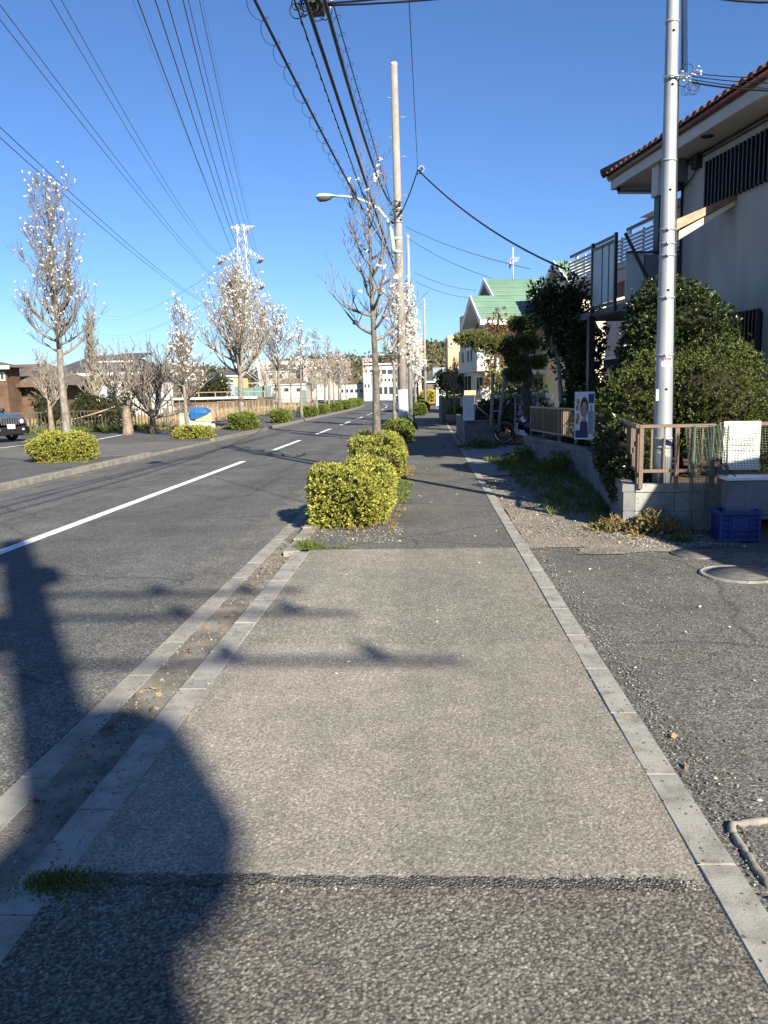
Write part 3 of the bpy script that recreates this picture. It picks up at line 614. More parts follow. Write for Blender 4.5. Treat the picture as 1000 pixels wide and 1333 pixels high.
# ================================================================== HEDGES
def hedge(label, lobes, n, L, W, mat, seed, group, k=5, soil=True, name='clipped_bush', spread=0.75, bumps=0.10):
    cx = sum(l[0] for l in lobes)/len(lobes); cy = sum(l[1] for l in lobes)/len(lobes)
    t = thing(name, label, 'bush', (cx, cy, 0), group)
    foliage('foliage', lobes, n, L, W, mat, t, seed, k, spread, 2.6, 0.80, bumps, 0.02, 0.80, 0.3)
    mb = MB(); rng = random.Random(seed)
    for i in range(14):
        l = rng.choice(lobes); a = rng.uniform(0,6.28); q = rng.uniform(0.2,0.8)
        b = Vector((l[0]+l[3]*0.35*math.cos(a), l[1]+l[4]*0.35*math.sin(a), -0.02)); e = Vector((l[0]+l[3]*q*math.cos(a), l[1]+l[4]*q*math.sin(a), l[2]*0.9))
        mb.tube([b, b.lerp(e,0.5)+Vector((rng.uniform(-1,1)*0.04,0,0.03)), e], [0.012,0.009,0.005], 4)
    tag(mb.build('stems', TWIG, t), kind='stuff')
    return t
HG = 'clipped bushes along the street kerbs'
hedge('large yellow-green clipped bush nearest the viewer at the pavement kerb', [(-0.93,9.35,0.33,0.50,0.66,0.39),(-0.84,10.0,0.29,0.42,0.6,0.34),(-0.98,9.05,0.27,0.44,0.40,0.30)], 4600, 0.046, 0.021, L_YEL, 1, HG)
hedge('yellow-green bush round the foot of the bare kerb tree', [(-0.98,14.9,0.32,0.52,0.75,0.40),(-0.95,15.9,0.36,0.5,0.9,0.40),(-0.84,14.0,0.26,0.40,0.5,0.32)], 3600, 0.05, 0.023, L_YEL, 2, HG)
hedge('small bush at the foot of the tall wooden-looking pole', [(-0.95,24.9,0.32,0.46,0.7,0.38),(-0.86,25.8,0.34,0.44,0.8,0.36)], 1300, 0.075, 0.034, L_GRN, 3, HG)
hedge('broad yellow-green bush under the nearest flowering tree across the road', [(-9.36,19.35,0.31,0.56,0.65,0.40),(-9.02,19.75,0.31,0.54,0.6,0.39),(-9.45,20.0,0.31,0.5,0.6,0.38)], 3200, 0.06, 0.028, L_YEL, 4, HG)
hedge('low thin bush beside the driveway across the road', [(-8.9,29.3,0.20,0.62,0.6,0.27),(-8.5,29.6,0.18,0.4,0.5,0.25)], 900, 0.085, 0.036, L_YEL, 5, HG)
hedge('dense mid-green rounded bush under the widest flowering tree', [(-8.5,36.3,0.34,0.66,0.8,0.44)], 1300, 0.10, 0.045, L_GRN, 6, HG)
def soil_bed(x, y, rx, ry, seed):
    rng = random.Random(seed); pts = []
    for i in range(28):
        a = 2*math.pi*i/28; k = rng.uniform(0.9,1.12); c = (abs(math.cos(a))**3+abs(math.sin(a))**3)**(-1/3)
        pts.append((x+rx*math.cos(a)*c*k, y+ry*math.sin(a)*c*k))
    patch('soil_bed', None, 0.004, SOIL, world_poly=pts)
for i, (x, y, rx, ry) in enumerate([(-0.90,9.45,0.36,0.75),(-0.9,15.0,0.38,1.3),(-0.9,25.3,0.4,1.2),(-9.2,19.6,0.72,0.85),(-8.5,29.4,0.7,0.9),(-8.4,36.3,0.7,1.0)]): soil_bed(x, y, rx, ry, i)
proto = hedge('mid-green bush fourth along the far kerb', [(0,0,0.33,0.56,0.75,0.38)], 800, 0.11, 0.05, L_GRN, 7, HG)
spots = [(-8.3,44.6,0,0,1.0,'mid-green bush beside the second leafless street tree beyond the blue tarp'), (-8.5,56,0,1.2,1.0,'bush further along where the tan fence ends')]
lab = ['bush just past the end of the tan fence', 'bush two along from the end of the tan fence', 'bush midway along the far kerb row', 'bush beside the thin bare trees of the far kerb', 'bush where the road starts to bend', 'bush on the bend under the brown twiggy trees', 'bush beyond the bend on the far kerb', 'last bush seen on the far kerb']
yy = 63.0
for i in range(8):
    spots.append((-8.45+curve_off(yy), yy, 0, i*2.1, 1.05+0.1*(i%3), lab[i])); yy += 7.5+i*1.2
copies(proto, spots)
rspots = [(-0.8,53.5,0,0.5,(0.95,1.3,1.15),'dark clipped bush on the near pavement beyond the tall pole'), (-0.8,64,0,0.9,(0.8,1.4,1.1),'bush on the near pavement beside the white-blossomed trees'), (-0.9,80,0,2.0,1.1,'bush far down the near pavement kerb'), (-1.1,100,0,3.0,1.2,'farthest bush on the near pavement kerb'),
          (-2.6,118,0,1.0,1.5,'bush on the outside of the road bend'), (-4.2,135,0,2.0,1.6,'second bush on the outside of the road bend')]
for s in rspots:
    c = copy_tree(proto); c.location = s[:3]; c.rotation_euler = (0,0,s[3]); c.scale = (s[4],)*3 if not hasattr(s[4],'__len__') else s[4]; c['label'] = s[5]
# grassy fringe under the near bushes
for i, (x, y, rx, ry, n) in enumerate([(-0.9,9.3,0.55,0.75,60),(-0.42,12.0,0.12,1.3,60),(-0.45,15,0.12,1.2,40),(-8.95,18.75,0.7,0.15,24)]):
    P = np.stack([x+rs.uniform(-rx,rx,n), y+rs.uniform(-ry,ry,n), np.zeros(n)],-1); tufts('weeds', P, 12, 0.07, WEED if i != 1 else GRASS, 60+i, w_=0.012, spread=0.8)

# ================================================================== STREET TREES
TG = 'magnolia trees lining the street'
def street_tree(label, seed, h, r0, clear, spread, nprim, nb, fl, loc, zmin=0, bark=BARK, tw=TWIG, group=TG, name='magnolia_tree', **kw):
    t = thing(name, label, 'tree', (0,0,0), group); T, B, tips = branch_tree(seed, h*0.89, r0, clear, spread, nprim, **kw)
    T.build('trunk', bark, t); c = B.build('crown', tw, t); c['kind'] = 'stuff'
    if nb: blossoms('blossom', tips, nb, fl, t, seed, zmin)
    t.location = loc; return t
street_tree('tall magnolia with scattered white blossoms, nearest across the road', 29, 7.4, 0.125, 2.6, 1.2, 46, 380, 0.046, (-9.2,19.75,0), 3.2, min_r=0.0048, dens=1.35, conic=0.5, curl=10, elev=(4,28))
street_tree('leafless knobbly kerb tree between the near bushes', 8, 6.4, 0.098, 2.5, 1.05, 26, 24, 0.06, (-1.0,15.6,0), 2.4, knob=True, dens=0.9, min_r=0.005, conic=0.45, elev=(0,30), curl=14, twig_len=(0.15,0.35), bark=BARK_C)
street_tree('slender young magnolia beside the grey board and blue tarp', 23, 5.3, 0.085, 1.8, 1.1, 32, 220, 0.07, (-9.05,29.4,0), 2.0, min_r=0.007, dens=1.0, conic=0.62, elev=(0,35), curl=9)
street_tree('widest magnolia, full round crown white with blossom, before the pylon', 24, 6.7, 0.17, 2.3, 2.9, 60, 1000, 0.066, (-8.55,36.4,0), 4.4, min_r=0.008, dens=0.85, conic=0.55, elev=(15,55), curl=7, tw=TWIG_L, twig_len=(0.25,0.55))
street_tree('slim forked magnolia right after the widest one', 25, 6.5, 0.12, 2.6, 1.7, 32, 380, 0.08, (-8.35,44.7,0), 3.0, min_r=0.009, dens=0.9, conic=0.5, elev=(10,45), curl=8)
street_tree('thin magnolia at the bend of the tan fence', 26, 6.6, 0.11, 2.6, 1.4, 24, 200, 0.09, (-8.6,54,0), 3.0, min_r=0.010, dens=0.7, conic=0.6)
bare = street_tree('thin bare tree past the end of the tan fence', 27, 7.0, 0.11, 2.6, 1.3, 22, 40, 0.1, (-8.6,61.5,0), 3.0, min_r=0.012, dens=0.7, conic=0.7)
dense = street_tree('brown twiggy tree on the road bend', 28, 7.0, 0.15, 2.4, 2.0, 30, 60, 0.1, (-11.6,104,0), 3.0, min_r=0.016, dens=0.8, conic=0.55, tw=TWIG_L)
for s in [(bare,-8.7,70,1.0,1.0,'second thin bare tree of the far kerb, beside the distant bushes'), (bare,-8.9,80,2.2,0.95,'third thin bare tree of the far kerb'), (bare,-9.2,90,4.0,0.9,'thin bare tree just before the road bend'),
          (dense,-10.6,97,2.0,0.9,'brown twiggy tree first of the group on the bend'), (dense,-13.2,112,1.0,1.0,'brown twiggy tree last of the group on the bend'), (dense,-16,124,3.0,1.0,'brown twiggy tree beyond the bend'), (dense,-12.5,86,5.0,0.7,'low brown twiggy tree behind the bushes of the far kerb'),
          (dense,-14.5,76,0.4,0.75,'low twiggy tree at the far end of the tan fence')]:
    c = copy_tree(s[0]); c.location = (s[1], s[2], 0); c.rotation_euler = (0,0,s[3]); c.scale = (s[4],)*3; c['label'] = s[5]
street_tree('slim tree hugging the tall wooden-looking pole', 31, 5.2, 0.085, 2.2, 0.62, 20, 160, 0.07, (-1.02,25.0,0), 2.0, min_r=0.006, dens=0.9, conic=0.4)
wb = street_tree('near-pavement tree white with blossom behind the tall pole', 32, 6.6, 0.11, 2.0, 1.0, 34, 900, 0.085, (-0.9,36,0), 1.9, min_r=0.008, dens=0.9, conic=0.55, tw=TWIG_L)
for y, r_, sc, l in [(44.5,1.5,0.95,'second blossoming tree along the near pavement'), (55,2.9,0.95,'third blossoming tree along the near pavement, by the clipped bush'), (66,4.2,1.0,'fourth blossoming tree along the near pavement')]:
    c = copy_tree(wb); c.location = (-0.85, y, 0); c.rotation_euler = (0,0,r_); c.scale = (sc,)*3; c['label'] = l

# ================================================================== POLES, LAMP, CABLES
t = thing('utility_pole', 'tall slender brownish concrete pole without wires at its top, beside the street lamp', 'utility pole', (-0.83,26,0))
b0, b1 = Vector((-0.80,26,-0.1)), D(513,85,26)
m = MB(); m.tube([b0, b0.lerp(b1,0.5), b1], [0.16,0.13,0.105], 14); m.build('shaft', CPOLE, t)
m = MB(); m.tube([b1, b1+(b1-b0)*0.006], [0.108,0.095], 14); m.build('cap', WHITEM, t)
m = MB(); m.tube([b0.lerp(b1,0.017), b0.lerp(b1,0.148)], [0.166,0.160], 16); m.build('white_wrap', WHITEW, t)
for k in range(9):
    f = 0.52+0.05*k; p = b0.lerp(b1, f); s_ = 1 if k % 2 else -1
    m = MB(); m.tube([p+Vector((s_*0.09,0,0)), p+Vector((s_*0.30,0,0))], 0.009, 5); m.build('step_bolt', STEEL, t)
for f in (0.52, 0.60, 0.615, 0.635, 0.655):
    p = b0.lerp(b1, f); m = MB(); m.lathe(p, [(0.128,-0.03),(0.14,-0.03),(0.14,0.03),(0.128,0.03)], 14); m.build('band', STEEL, t)
m = MB(); rng = random.Random(4)
for f in (0.60,0.622,0.645):
    p = b0.lerp(b1,f)
    for k in range(4):
        q = p+Vector((rng.uniform(-0.24,0.12), -0.15+rng.uniform(-0.05,0.05), rng.uniform(-0.1,0.1))); m.blob(q, (0.05,0.05,0.04), k, 0.2, 1)
    m.ring(p+Vector((-0.16,-0.12,-0.05)), (0.3,1,0.1), 0.11, 0.008, 16, 4)
m.build('cable_fittings', BLACK, t)
# mint street lamp clamped to the pole
t = thing('street_lamp', 'mint green street lamp on a long curved arm reaching over the road', 'street lamp', D(516,330,26))
px = [(512,329),(511,318),(509,303),(503,286),(492,273),(478,265),(462,259),(447,257),(436,257)]
pts = [D(x,y,26)+Vector((0.02,-0.15,0)) for x,y in px]
m = MB(); m.tube(pts, [0.075,0.065,0.055,0.05,0.045,0.042,0.04,0.038,0.035], 10); m.build('arm', MINT, t)
for (x,y) in ((518,311),(518,328)):
    m = MB(); p = D(x,y,26); m.lathe(p, [(0.13,-0.04),(0.15,-0.04),(0.15,0.04),(0.13,0.04)], 14); m.tube([p+Vector((-0.08,-0.1,0)), D(512,y+(-1 if y<320 else 1),26)+Vector((0,-0.15,0))], 0.035, 6); m.build('clamp', MINT, t)
a, b = D(438,257,26)+Vector((0.02,-0.15,0)), D(412,259,26)+Vector((0,-0.15,0)); ax = (b-a); ln = ax.length; ax.normalize()
m = MB(); prof = [(0.0,0.04),(0.12,0.07),(0.3,0.11),(0.55,0.15),(0.8,0.16),(0.95,0.10),(1.0,0.02)]
def half(mb, up, flat, mi=0):
    vs = []; n = 10
    for f, r_ in prof:
        c = a+ax*ln*f
        for j in range(n+1):
            q = math.pi*j/n; vs.append(c+Vector((0,1,0))*math.cos(q)*r_*1.1+Vector((0,0,1))*math.sin(q)*r_*flat*up)
    mb.add(vs, [(i*(n+1)+j, i*(n+1)+j+1, (i+1)*(n+1)+j+1, (i+1)*(n+1)+j) for i in range(len(prof)-1) for j in range(n)], mi, True)
half(m, 1, 0.75); m.build('lamp_head', MINT, t)
prof = [(0.18,0.04),(0.3,0.10),(0.55,0.14),(0.8,0.145),(0.93,0.08),(0.97,0.02)]; m = MB(); half(m, -1, 0.95); m.build('lens', LAMPG, t)
# steel pole in the fence corner
t = thing('utility_pole', 'light grey galvanised steel pole rising behind the corner of the brown fence', 'utility pole', (2.55,8.8,0.4))
b0, b1 = D(862,605,8.8), D(876,0,8.8); ax = (b1-b0)/(b1.z-b0.z); base = b0-ax*(b0.z-0.36); SP = lambda z: b0+ax*(z-b0.z)
zs = [(0.36,0.104),(0.75,0.099),(2.9,0.077),(5.3,0.062),(8.6,0.052)]
m = MB(); m.tube([SP(z) for z,_ in zs], [r_ for _,r_ in zs], 24); m.build('shaft', STEEL, t)
def sp_r(z): return float(np.interp(z, [q[0] for q in zs], [q[1] for q in zs]))
for z in (4.61, 5.15, 3.82, 3.13, 2.99, 2.87, 2.44, 1.84, 0.95, 0.86):
    m = MB(); r_ = sp_r(z); m.lathe(SP(z), [(r_,-0.012),(r_+0.006,-0.012),(r_+0.006,0.012),(r_,0.012)], 22)
    if z not in (5.15, 3.82): p = SP(z); m.bbox(p.x-0.03, p.x+0.0, p.y-r_-0.03, p.y-r_+0.004, z-0.012, z+0.012, 0.004)
    m.build('band', STEEL, t)
for z in (5.05, 4.54, 3.52, 2.51, 1.48):
    p = SP(z); m = MB(); m.tube([p+Vector((0.0,-sp_r(z)-0.004,0)), p+Vector((0,-sp_r(z)+0.01,0))], 0.014, 8); m.tube([p+Vector((-0.0,-sp_r(z)-0.012,0)), p+Vector((0,-sp_r(z)+0.01,0))], 0.007, 6); m.build('bolt', BLACK, t)
p = SP(1.78); r_ = sp_r(1.78)+0.001; m = MB(); m.add([(p.x+r_*math.cos(q), p.y+r_*math.sin(q), 1.78+dz) for dz in (-0.06,0.06) for q in [R(-125+10*k) for k in range(8)]], [(i,i+1,i+9,i+8) for i in range(7)]); stk = m.build('sticker', WHITEP, t)
m = MB()
for k in range(4): x = p.x-0.038+0.022*k; m.box(x, x+0.012, p.y-r_-0.004, p.y-r_+0.004, 1.785, 1.815); m.box(x-0.003, x+0.015, p.y-r_-0.0045, p.y-r_+0.004, 1.797, 1.802)
m.build('sticker_lettering', REDPR, t)
p = SP(1.42); m = MB(); m.bbox(p.x-0.088-0.008, p.x-0.085+0.012, p.y-0.06, p.y-0.03, 1.36, 1.48, 0.003); m.build('small_plate', WHITEP, t)
m = MB(); m.tube([SP(0.5)+Vector((0.10,-0.02,0)), SP(2.5)+Vector((0.088,-0.02,0)), SP(4.6)+Vector((0.07,-0.02,0))], 0.007, 5); m.build('earth_wire', BLACK, t)
# bracket with terminations at the clamp
c = SP(4.61); m = MB(); m.tube([c+Vector((-0.11,-0.09,0)), c+Vector((0.13,-0.09,0))], 0.011, 6); m.tube([c+Vector((0.06,0,0.0)), c+Vector((0.22,-0.02,0.02))], 0.012, 6); m.build('bracket', CHROME, t)
rng = random.Random(9)
for k in range(16): m = MB(); m.blob(c+Vector((0.07+rng.uniform(0,0.22), rng.uniform(-0.1,0.04), rng.uniform(-0.06,0.10))), (0.018,0.014,0.012), k, 0.2, 1); m.build('insulator', GREYM, t)
m = MB()
for k in range(6): m.ring(c+Vector((0.10+rng.uniform(0,0.12), -0.06, rng.uniform(-0.14,0.06))), (rng.uniform(-0.4,0.4),1,rng.uniform(-0.3,0.3)), rng.uniform(0.04,0.075), 0.0035, 16, 4)
for k in range(5): m.tube([c+Vector((0.09+0.015*k, -0.03, 0.05)), SP(5.6)+Vector((0.075+0.012*k,-0.03,0)), SP(8.4)+Vector((0.065+0.008*k,-0.02,0))], 0.0045 if k != 1 else 0.009, 4)
m.build('riser_cables', CABLE, t)
# cables
def span(A, B, sag, n=24):
    A, B = Vector(A), Vector(B); return [A.lerp(B, i/n)-Vector((0,0,4*sag*(i/n)*(1-i/n))) for i in range(n+1)]
def cable(label, pts, r, m=CABLE, group='overhead cables above the pavement', name='overhead_cable', n=5, spiral=None, wrap=None):
    t = thing(name, label, 'cable', pts[-1], group); mb = MB(); mb.tube(pts, r, n); mb.build('conductor', m, t)
    if spiral:
        rad, pitch, rr = spiral; cs = []; tot = 0; q = [Vector(p) for p in pts]
        fine = [q[i].lerp(q[i+1], k/60) for i in range(len(q)-1) for k in range(60)]
        sp = []; s = 0
        for i, p in enumerate(fine):
            if i: s += (p-fine[i-1]).length
            a = 2*math.pi*s/pitch; tg = (fine[min(i+1,len(fine)-1)]-fine[max(i-1,0)]).normalized(); sx = tg.cross(Vector((0,0,1))).normalized(); up = sx.cross(tg)
            sp.append(p + sx*math.cos(a)*rad + up*(math.sin(a)*rad-rad*0.9))
        mb = MB(); mb.tube(sp, rr, 3, cap=False); mb.build('spiral_hanger', m, t)
    if wrap:
        q = [Vector(p) for p in pts]; fine = [q[i].lerp(q[i+1], k/20) for i in range(len(q)-1) for k in range(20)]
        mb = MB(); mb.tube([p+Vector((math.cos(i*0.9)*wrap, 0, math.sin(i*0.9)*wrap-wrap)) for i, p in enumerate(fine)], r*0.8, 3, cap=False); mb.build('wrapped_line', m, t)
    return t
cable('black cable with open spiral loops, outermost over the road', span((-1.04,26,5.76), (-2.04,-9,5.76), 0.62, 40), 0.016, spiral=(0.065,0.55,0.0034))
cable('thin twisted cable second from the road', span((-0.99,26,5.53), (-1.05,-9,5.33), 0.8, 40), 0.007, wrap=0.007)
cable('thick black cable left of the splice box', span((-1.0,26,5.41), (-1.3,-9,5.43), 0.07, 40), 0.023)
cable('thick black cable running from the splice box to the tall pole', span((-0.96,26,7.32), (-0.9,-9,6.37), 1.63, 40), 0.022)
cable('thin cable with hanging spiral loops nearest the pavement', span((-0.94,26,6.93), (-1.65,-9,6.95), 0.13, 40), 0.010, spiral=(0.075,0.55,0.0034))
cl = D(544,221,24)
cable('fine vertical-looking line coming down to the span clamp', span(cl, (-0.22,-9,7.82), 0.36, 30), 0.008)
t = thing('span_clamp', 'small pale cable clamp hanging in the air right of the tall pole', 'clamp', cl); m = MB(); rng = random.Random(2)
for k in range(6): m.blob(cl+Vector((rng.uniform(-0.03,0.14), 0, rng.uniform(-0.12,0.05))), (0.045,0.03,0.03), k, 0.2, 1)
m.build('clamp_body', WIRE, t); m = MB(); m.ring(cl+Vector((0.1,0,0.02)), (0,1,0.2), 0.08, 0.006, 16, 4); m.build('loop', WHITEM, t)
cable('short cable from the tall pole up to the span clamp', span(b0.lerp(b1,0) if False else D(521,280,26), cl, 0.08, 8), 0.018)
cable('drop cable sloping from the span clamp to the house balcony', span(cl, D(735,350,17.2), 0.25, 16), 0.022)
for px0, px1, Y1, l in [((528,295),(690,350),24,'upper faint drop wire to the green-roofed house'), ((531,310),(640,362),32,'lower faint drop wire to the green-roofed house'), ((540,355),(620,378),40,'third faint wire above the blossoming trees'), ((542,367),(618,388),40,'lowest faint wire above the blossoming trees')]:
    cable(l, span(D(*px0,36), D(*px1,Y1), 0.15, 10), 0.010, WIRE, 'thin drop wires to the houses')
for x_, y_, r_, sc_, l_ in [(-9.3,150,1.0,1.0,'brown twiggy tree left of the pole before the white hall'),(-6.0,160,2.0,0.9,'twiggy tree before the cream hall'),(-20.5,158,3.0,1.0,'twiggy tree in front of the low shop at the bend'),(-24,168,4.0,1.1,'twiggy tree left of the low shop'),(-2.5,150,5.0,1.0,'twiggy tree on the outside of the bend by the yellow hedge'),(-31,180,0.5,1.2,'twiggy tree under the slope houses'),(-38,185,1.5,1.2,'twiggy tree at the foot of the slope, beside the green screens')]:
    c_ = copy_tree(dense); c_.location = (x_,y_,0); c_.rotation_euler = (0,0,r_); c_.scale = (sc_,)*3; c_['label'] = l_
# splice closure above the pavement
c = D(409,8,9.3); t = thing('splice_closure', 'bundle of black coils and pale terminals hung on the cables overhead', 'cable splice', c); rng = random.Random(5)
m = MB()
for k in range(11): m.ring(c+Vector((rng.uniform(-0.2,0.12), rng.uniform(-0.1,0.1), rng.uniform(-0.05,0.03))), (rng.uniform(-0.5,0.5),1,rng.uniform(-0.5,0.5)), rng.uniform(0.05,0.10), 0.006, 18, 4)
m.build('coils', CABLE, t)
for k in range(14): m = MB(); m.blob(c+Vector((rng.uniform(-0.05,0.24), rng.uniform(-0.1,0.1), rng.uniform(0.0,0.12))), (0.03,0.02,0.02), k, 0.2, 1); m.build('terminal', WHITEM, t)
m = MB(); m.bbox(c.x-0.10, c.x+0.08, c.y-0.2, c.y+0.3, c.z+0.02, c.z+0.14, 0.03); m.build('closure_box', BLACK, t)
for i, (e, l) in enumerate([((490,-3,9.0),'upper black service cable leaving the splice to the right of the street'), ((475,-6,8.4),'lower black service cable leaving the splice to the right of the street')]):
    q = D(*e); v = (q-c); far = c+v*6; cable(l, span(c+Vector((0.15,0,0.02*i)), far, 0.1, 10), 0.011, CABLE, 'service cables from the splice')
for k, (x, y) in enumerate([(1000,86),(1000,93),(1000,100),(1000,103)]):
    s0 = SP(4.61)+Vector((0.2,-0.03,0.04-0.03*k)); q = D(x,y,8.3)
    cable(['top','second','third','lowest and thickest'][k]+' service wire from the steel pole towards the tiled house', span(s0, s0+(q-s0)*3.2, 0.12, 14), 0.005 if k < 3 else 0.009, CABLE, 'service wires at the steel pole')
cable('pale messenger wire crossing the upper corner above the tiled roof', [D(925,-3,8.8), D(960,1,8.6), D(990,3,8.4), D(1040,1,8.1)], 0.012, WIRE, 'service wires at the steel pole')
# poles further along
for (x, y), Yp, r_, l in [((531,308),36,0.10,'shorter grey pole just behind the tall brown one'), ((552,390),90,0.16,'distant grey pole among the blossoming trees')]:
    tp = D(x,y,Yp); t = thing('utility_pole', l, 'utility pole', (tp.x,Yp,0)); m = MB(); m.tube([(tp.x,Yp,0),tp],[r_*1.15,r_*0.8],10); m.build('shaft', STEEL if Yp == 36 else CPOLE, t)
    m = MB(); m.tube([tp, tp+Vector((0,0,0.06))],[r_*0.82,r_*0.5],10); m.build('cap', WHITEM, t)
    m = MB()
    for q in (0.5,0.9): m.tube([tp+Vector((-0.5,0,-q)), tp+Vector((0.5,0,-q))], 0.03, 4)
    if Yp > 50: m.build('crossarm', STEEL, t)
for (x, y), Yp, l in [((427,448),150,'far utility pole with crossarm over the apartment roofs'), ((240,478),120,'far wooden pole before the wooded ridge'), ((346,465),150,'far pole behind the slim forked magnolia')]:
    tp = D(x,y,Yp); t = thing('utility_pole', l, 'utility pole', (tp.x,Yp,-0.2)); m = MB(); m.tube([(tp.x,Yp,-0.2),tp],[0.2,0.14],8); m.build('shaft', CPOLE, t)
    m = MB(); m.tube([tp+Vector((-1.0,0,-0.4)), tp+Vector((1.0,0,-0.4))], 0.06, 4); m.tube([tp+Vector((-0.8,0,-1.1)), tp+Vector((0.8,0,-1.1))], 0.06, 4); m.build('crossarm', STEEL, t)
tp = D(604,458,80)
# far street lamp on the right row
tp = D(517,463,62); t = thing('street_lamp', 'small far street lamp half hidden behind the tall pole', 'street lamp', (-1.2,62,0)); m = MB()
m.tube([(-1.2,62,0),(-1.2,62,tp.z-0.4),(-1.5,62,tp.z),(tp.x-1.0,62,tp.z+0.1)], [0.09,0.06,0.05,0.04], 6); m.build('arm', STEEL, t); m = MB(); m.blob((tp.x-1.3,62,tp.z+0.08),(0.35,0.14,0.08),1,0.05,2); m.build('lamp_head', STEEL, t)

# ================================================================== TRANSMISSION PYLON AND LINES
PYB = Vector((-44.6,200,-0.2)); t = thing('transmission_pylon', 'white steel lattice pylon behind the widest magnolia', 'pylon', PYB)
PT = D(314,293,200); HT = PT.z+0.2
def py_w(z):   # half width
    return float(np.interp(z, [0,12,24,HT], [3.7,2.3,1.35,0.85]))
def py_c(z): f = z/HT; return PYB.lerp(PT, f)+Vector((0,0,0))
lev = [0,5,9.5,13.5,17,20,22.7,25.4,28.0,30.6,33.2,35.8,38.4,41,HT]
corner = lambda z, k: Vector((py_c(z).x+(1,1,-1,-1)[k]*py_w(z), 200+(1,-1,-1,1)[k]*py_w(z), z-0.2))
for k in range(4):
    m = MB(); m.tube([corner(z,k) for z in lev], [0.17]*6+[0.13]*(len(lev)-6), 4); m.build('leg', PYLON, t)
m = MB()
for i in range(len(lev)-1):
    for k in range(4):
        k2 = (k+1)%4; a, b, c2, d2 = corner(lev[i],k), corner(lev[i],k2), corner(lev[i+1],k), corner(lev[i+1],k2)
        m.bar(a, d2, 0.075, 3); m.bar(b, c2, 0.075, 3); m.bar(c2, d2, 0.075, 3)
tag(m.build('bracing', PYLON, t), kind='stuff')
def arm(z, tipx, dz, n=4):
    m = MB(); c = py_c(z); w_ = py_w(z)*(1 if tipx > 0 else -1); tip = Vector((c.x+tipx, 200, z-0.2))
    for y in (-abs(w_), abs(w_)):
        a = Vector((c.x+w_, 200+y, z-0.2)); b = Vector((c.x+w_, 200+y, z-0.2+dz)); m.bar(a, tip, 0.085, 3); m.bar(b, tip, 0.085, 3)
        for k in range(1, n):
            f = k/n; m.bar(a.lerp(tip,f), b.lerp(tip,f), 0.08, 3); m.bar(a.lerp(tip,(k-1)/n), b.lerp(tip,f), 0.08, 3)
    return m.build('crossarm', PYLON, t), tip
tips = {}
for z, dz, wl in ((HT-0.3,-1.6,3.2),(35.3,2.6,5.0),(29.0,2.6,5.0),(22.7,2.6,5.0)):
    for s_ in (-1,1): _, tips[(round(z),s_)] = arm(z, s_*wl, dz)
for (z, s_), tip in tips.items():
    if z > 40: continue
    for q in (-0.3, 0.3):
        m = MB(); a = tip+Vector((q,-0.2,-0.1)); b = tip+Vector((q+0.1,-2.8,-0.8)); m.tube([a.lerp(b,i/12) for i in range(13)], [0.12 if i%2 else 0.24 for i in range(13)], 6); m.build('insulator', INSUL, t)
        m = MB(); a = tip+Vector((q-0.1,0.2,-0.1)); b = tip+Vector((q-1.6,2.0,-0.8)); m.tube([a.lerp(b,i/12) for i in range(13)], [0.12 if i%2 else 0.24 for i in range(13)], 6); m.build('insulator', INSUL, t)
LINES = {'lowest line pair':((-52.3,23.7),(7.65,21.33,6.23),1),'second line pair from below':((-51.0,29.7),(7.0,24.9,4.6),1),'third line pair from below':((-50.5,36.0),(11.47,33.73,10.04),1),
 'single faint earth wire':((-47.8,43.0),(12.0,41.1,9.8),0),'dark steep line pair':((-40.5,23.0),(17.67,20.91,6.34),1),'middle steep line pair':((-40.4,28.9),(18.9,27.6,11.2),1),'right-hand steep line pair':((-40.5,34.9),(18.2,33.2,10.75),1),'thin earth wire outermost of the steep lines':((-42.5,42.8),(16.06,40.8,4.91),0)}
LDESC = {'lowest line pair':'lowest and flattest pair of power lines, crossing the nearest magnolia','second line pair from below':'pair of power lines sweeping down from the upper corner of the sky','third line pair from below':'pair of power lines between the steep bundle and the flattest lines','single faint earth wire':'single faint earth wire apart from the paired power lines',
 'dark steep line pair':'darkest steep pair of power lines, first of the steep bundle','middle steep line pair':'middle pair of power lines of the steep bundle','right-hand steep line pair':'last close pair of power lines of the steep bundle','thin earth wire outermost of the steep lines':'thin single earth wire at the outer edge of the steep bundle'}
for nm, (a, (xb, zb, sg), pair) in LINES.items():
    A = Vector((a[0],200,a[1])); B_ = Vector((xb,-120,zb)); tt = thing('power_line', LDESC[nm], 'power line', A, 'high-voltage lines to the pylon')
    for q in ((-0.33,0.33) if pair else (0,)):
        m = MB(); m.tube(span(A+Vector((q*0.9,-2.5 if pair else 0,0)), B_+Vector((q,0,0)), sg, 60), 0.026 if pair else 0.015, 4); m.build('conductor', WIRE, tt)
FT = {(35,-1):((118,405),(232,398)),(29,-1):((112,428),(230,430)),(23,-1):((112,446),(215,457))}
for key, tip in tips.items():
    if key[1] != -1 and key[0] < 40: continue
    if key[0] > 40: continue
    e, _ = FT[key]; B_ = D(*e, 650)
    tt = thing('power_line', {35:'top faint pair of lines hanging away from the pylon beyond the magnolias',29:'middle faint pair of lines hanging away from the pylon',23:'bottom faint pair of lines hanging away from the pylon'}[key[0]], 'power line', tip, 'faint lines beyond the pylon')
    for q in (-0.4,0.4):
        m = MB(); m.tube(span(tip+Vector((q,2,-0.8)), B_+Vector((0,0,q*4)), 9, 30), 0.03, 3); m.build('conductor', WIRE, tt)
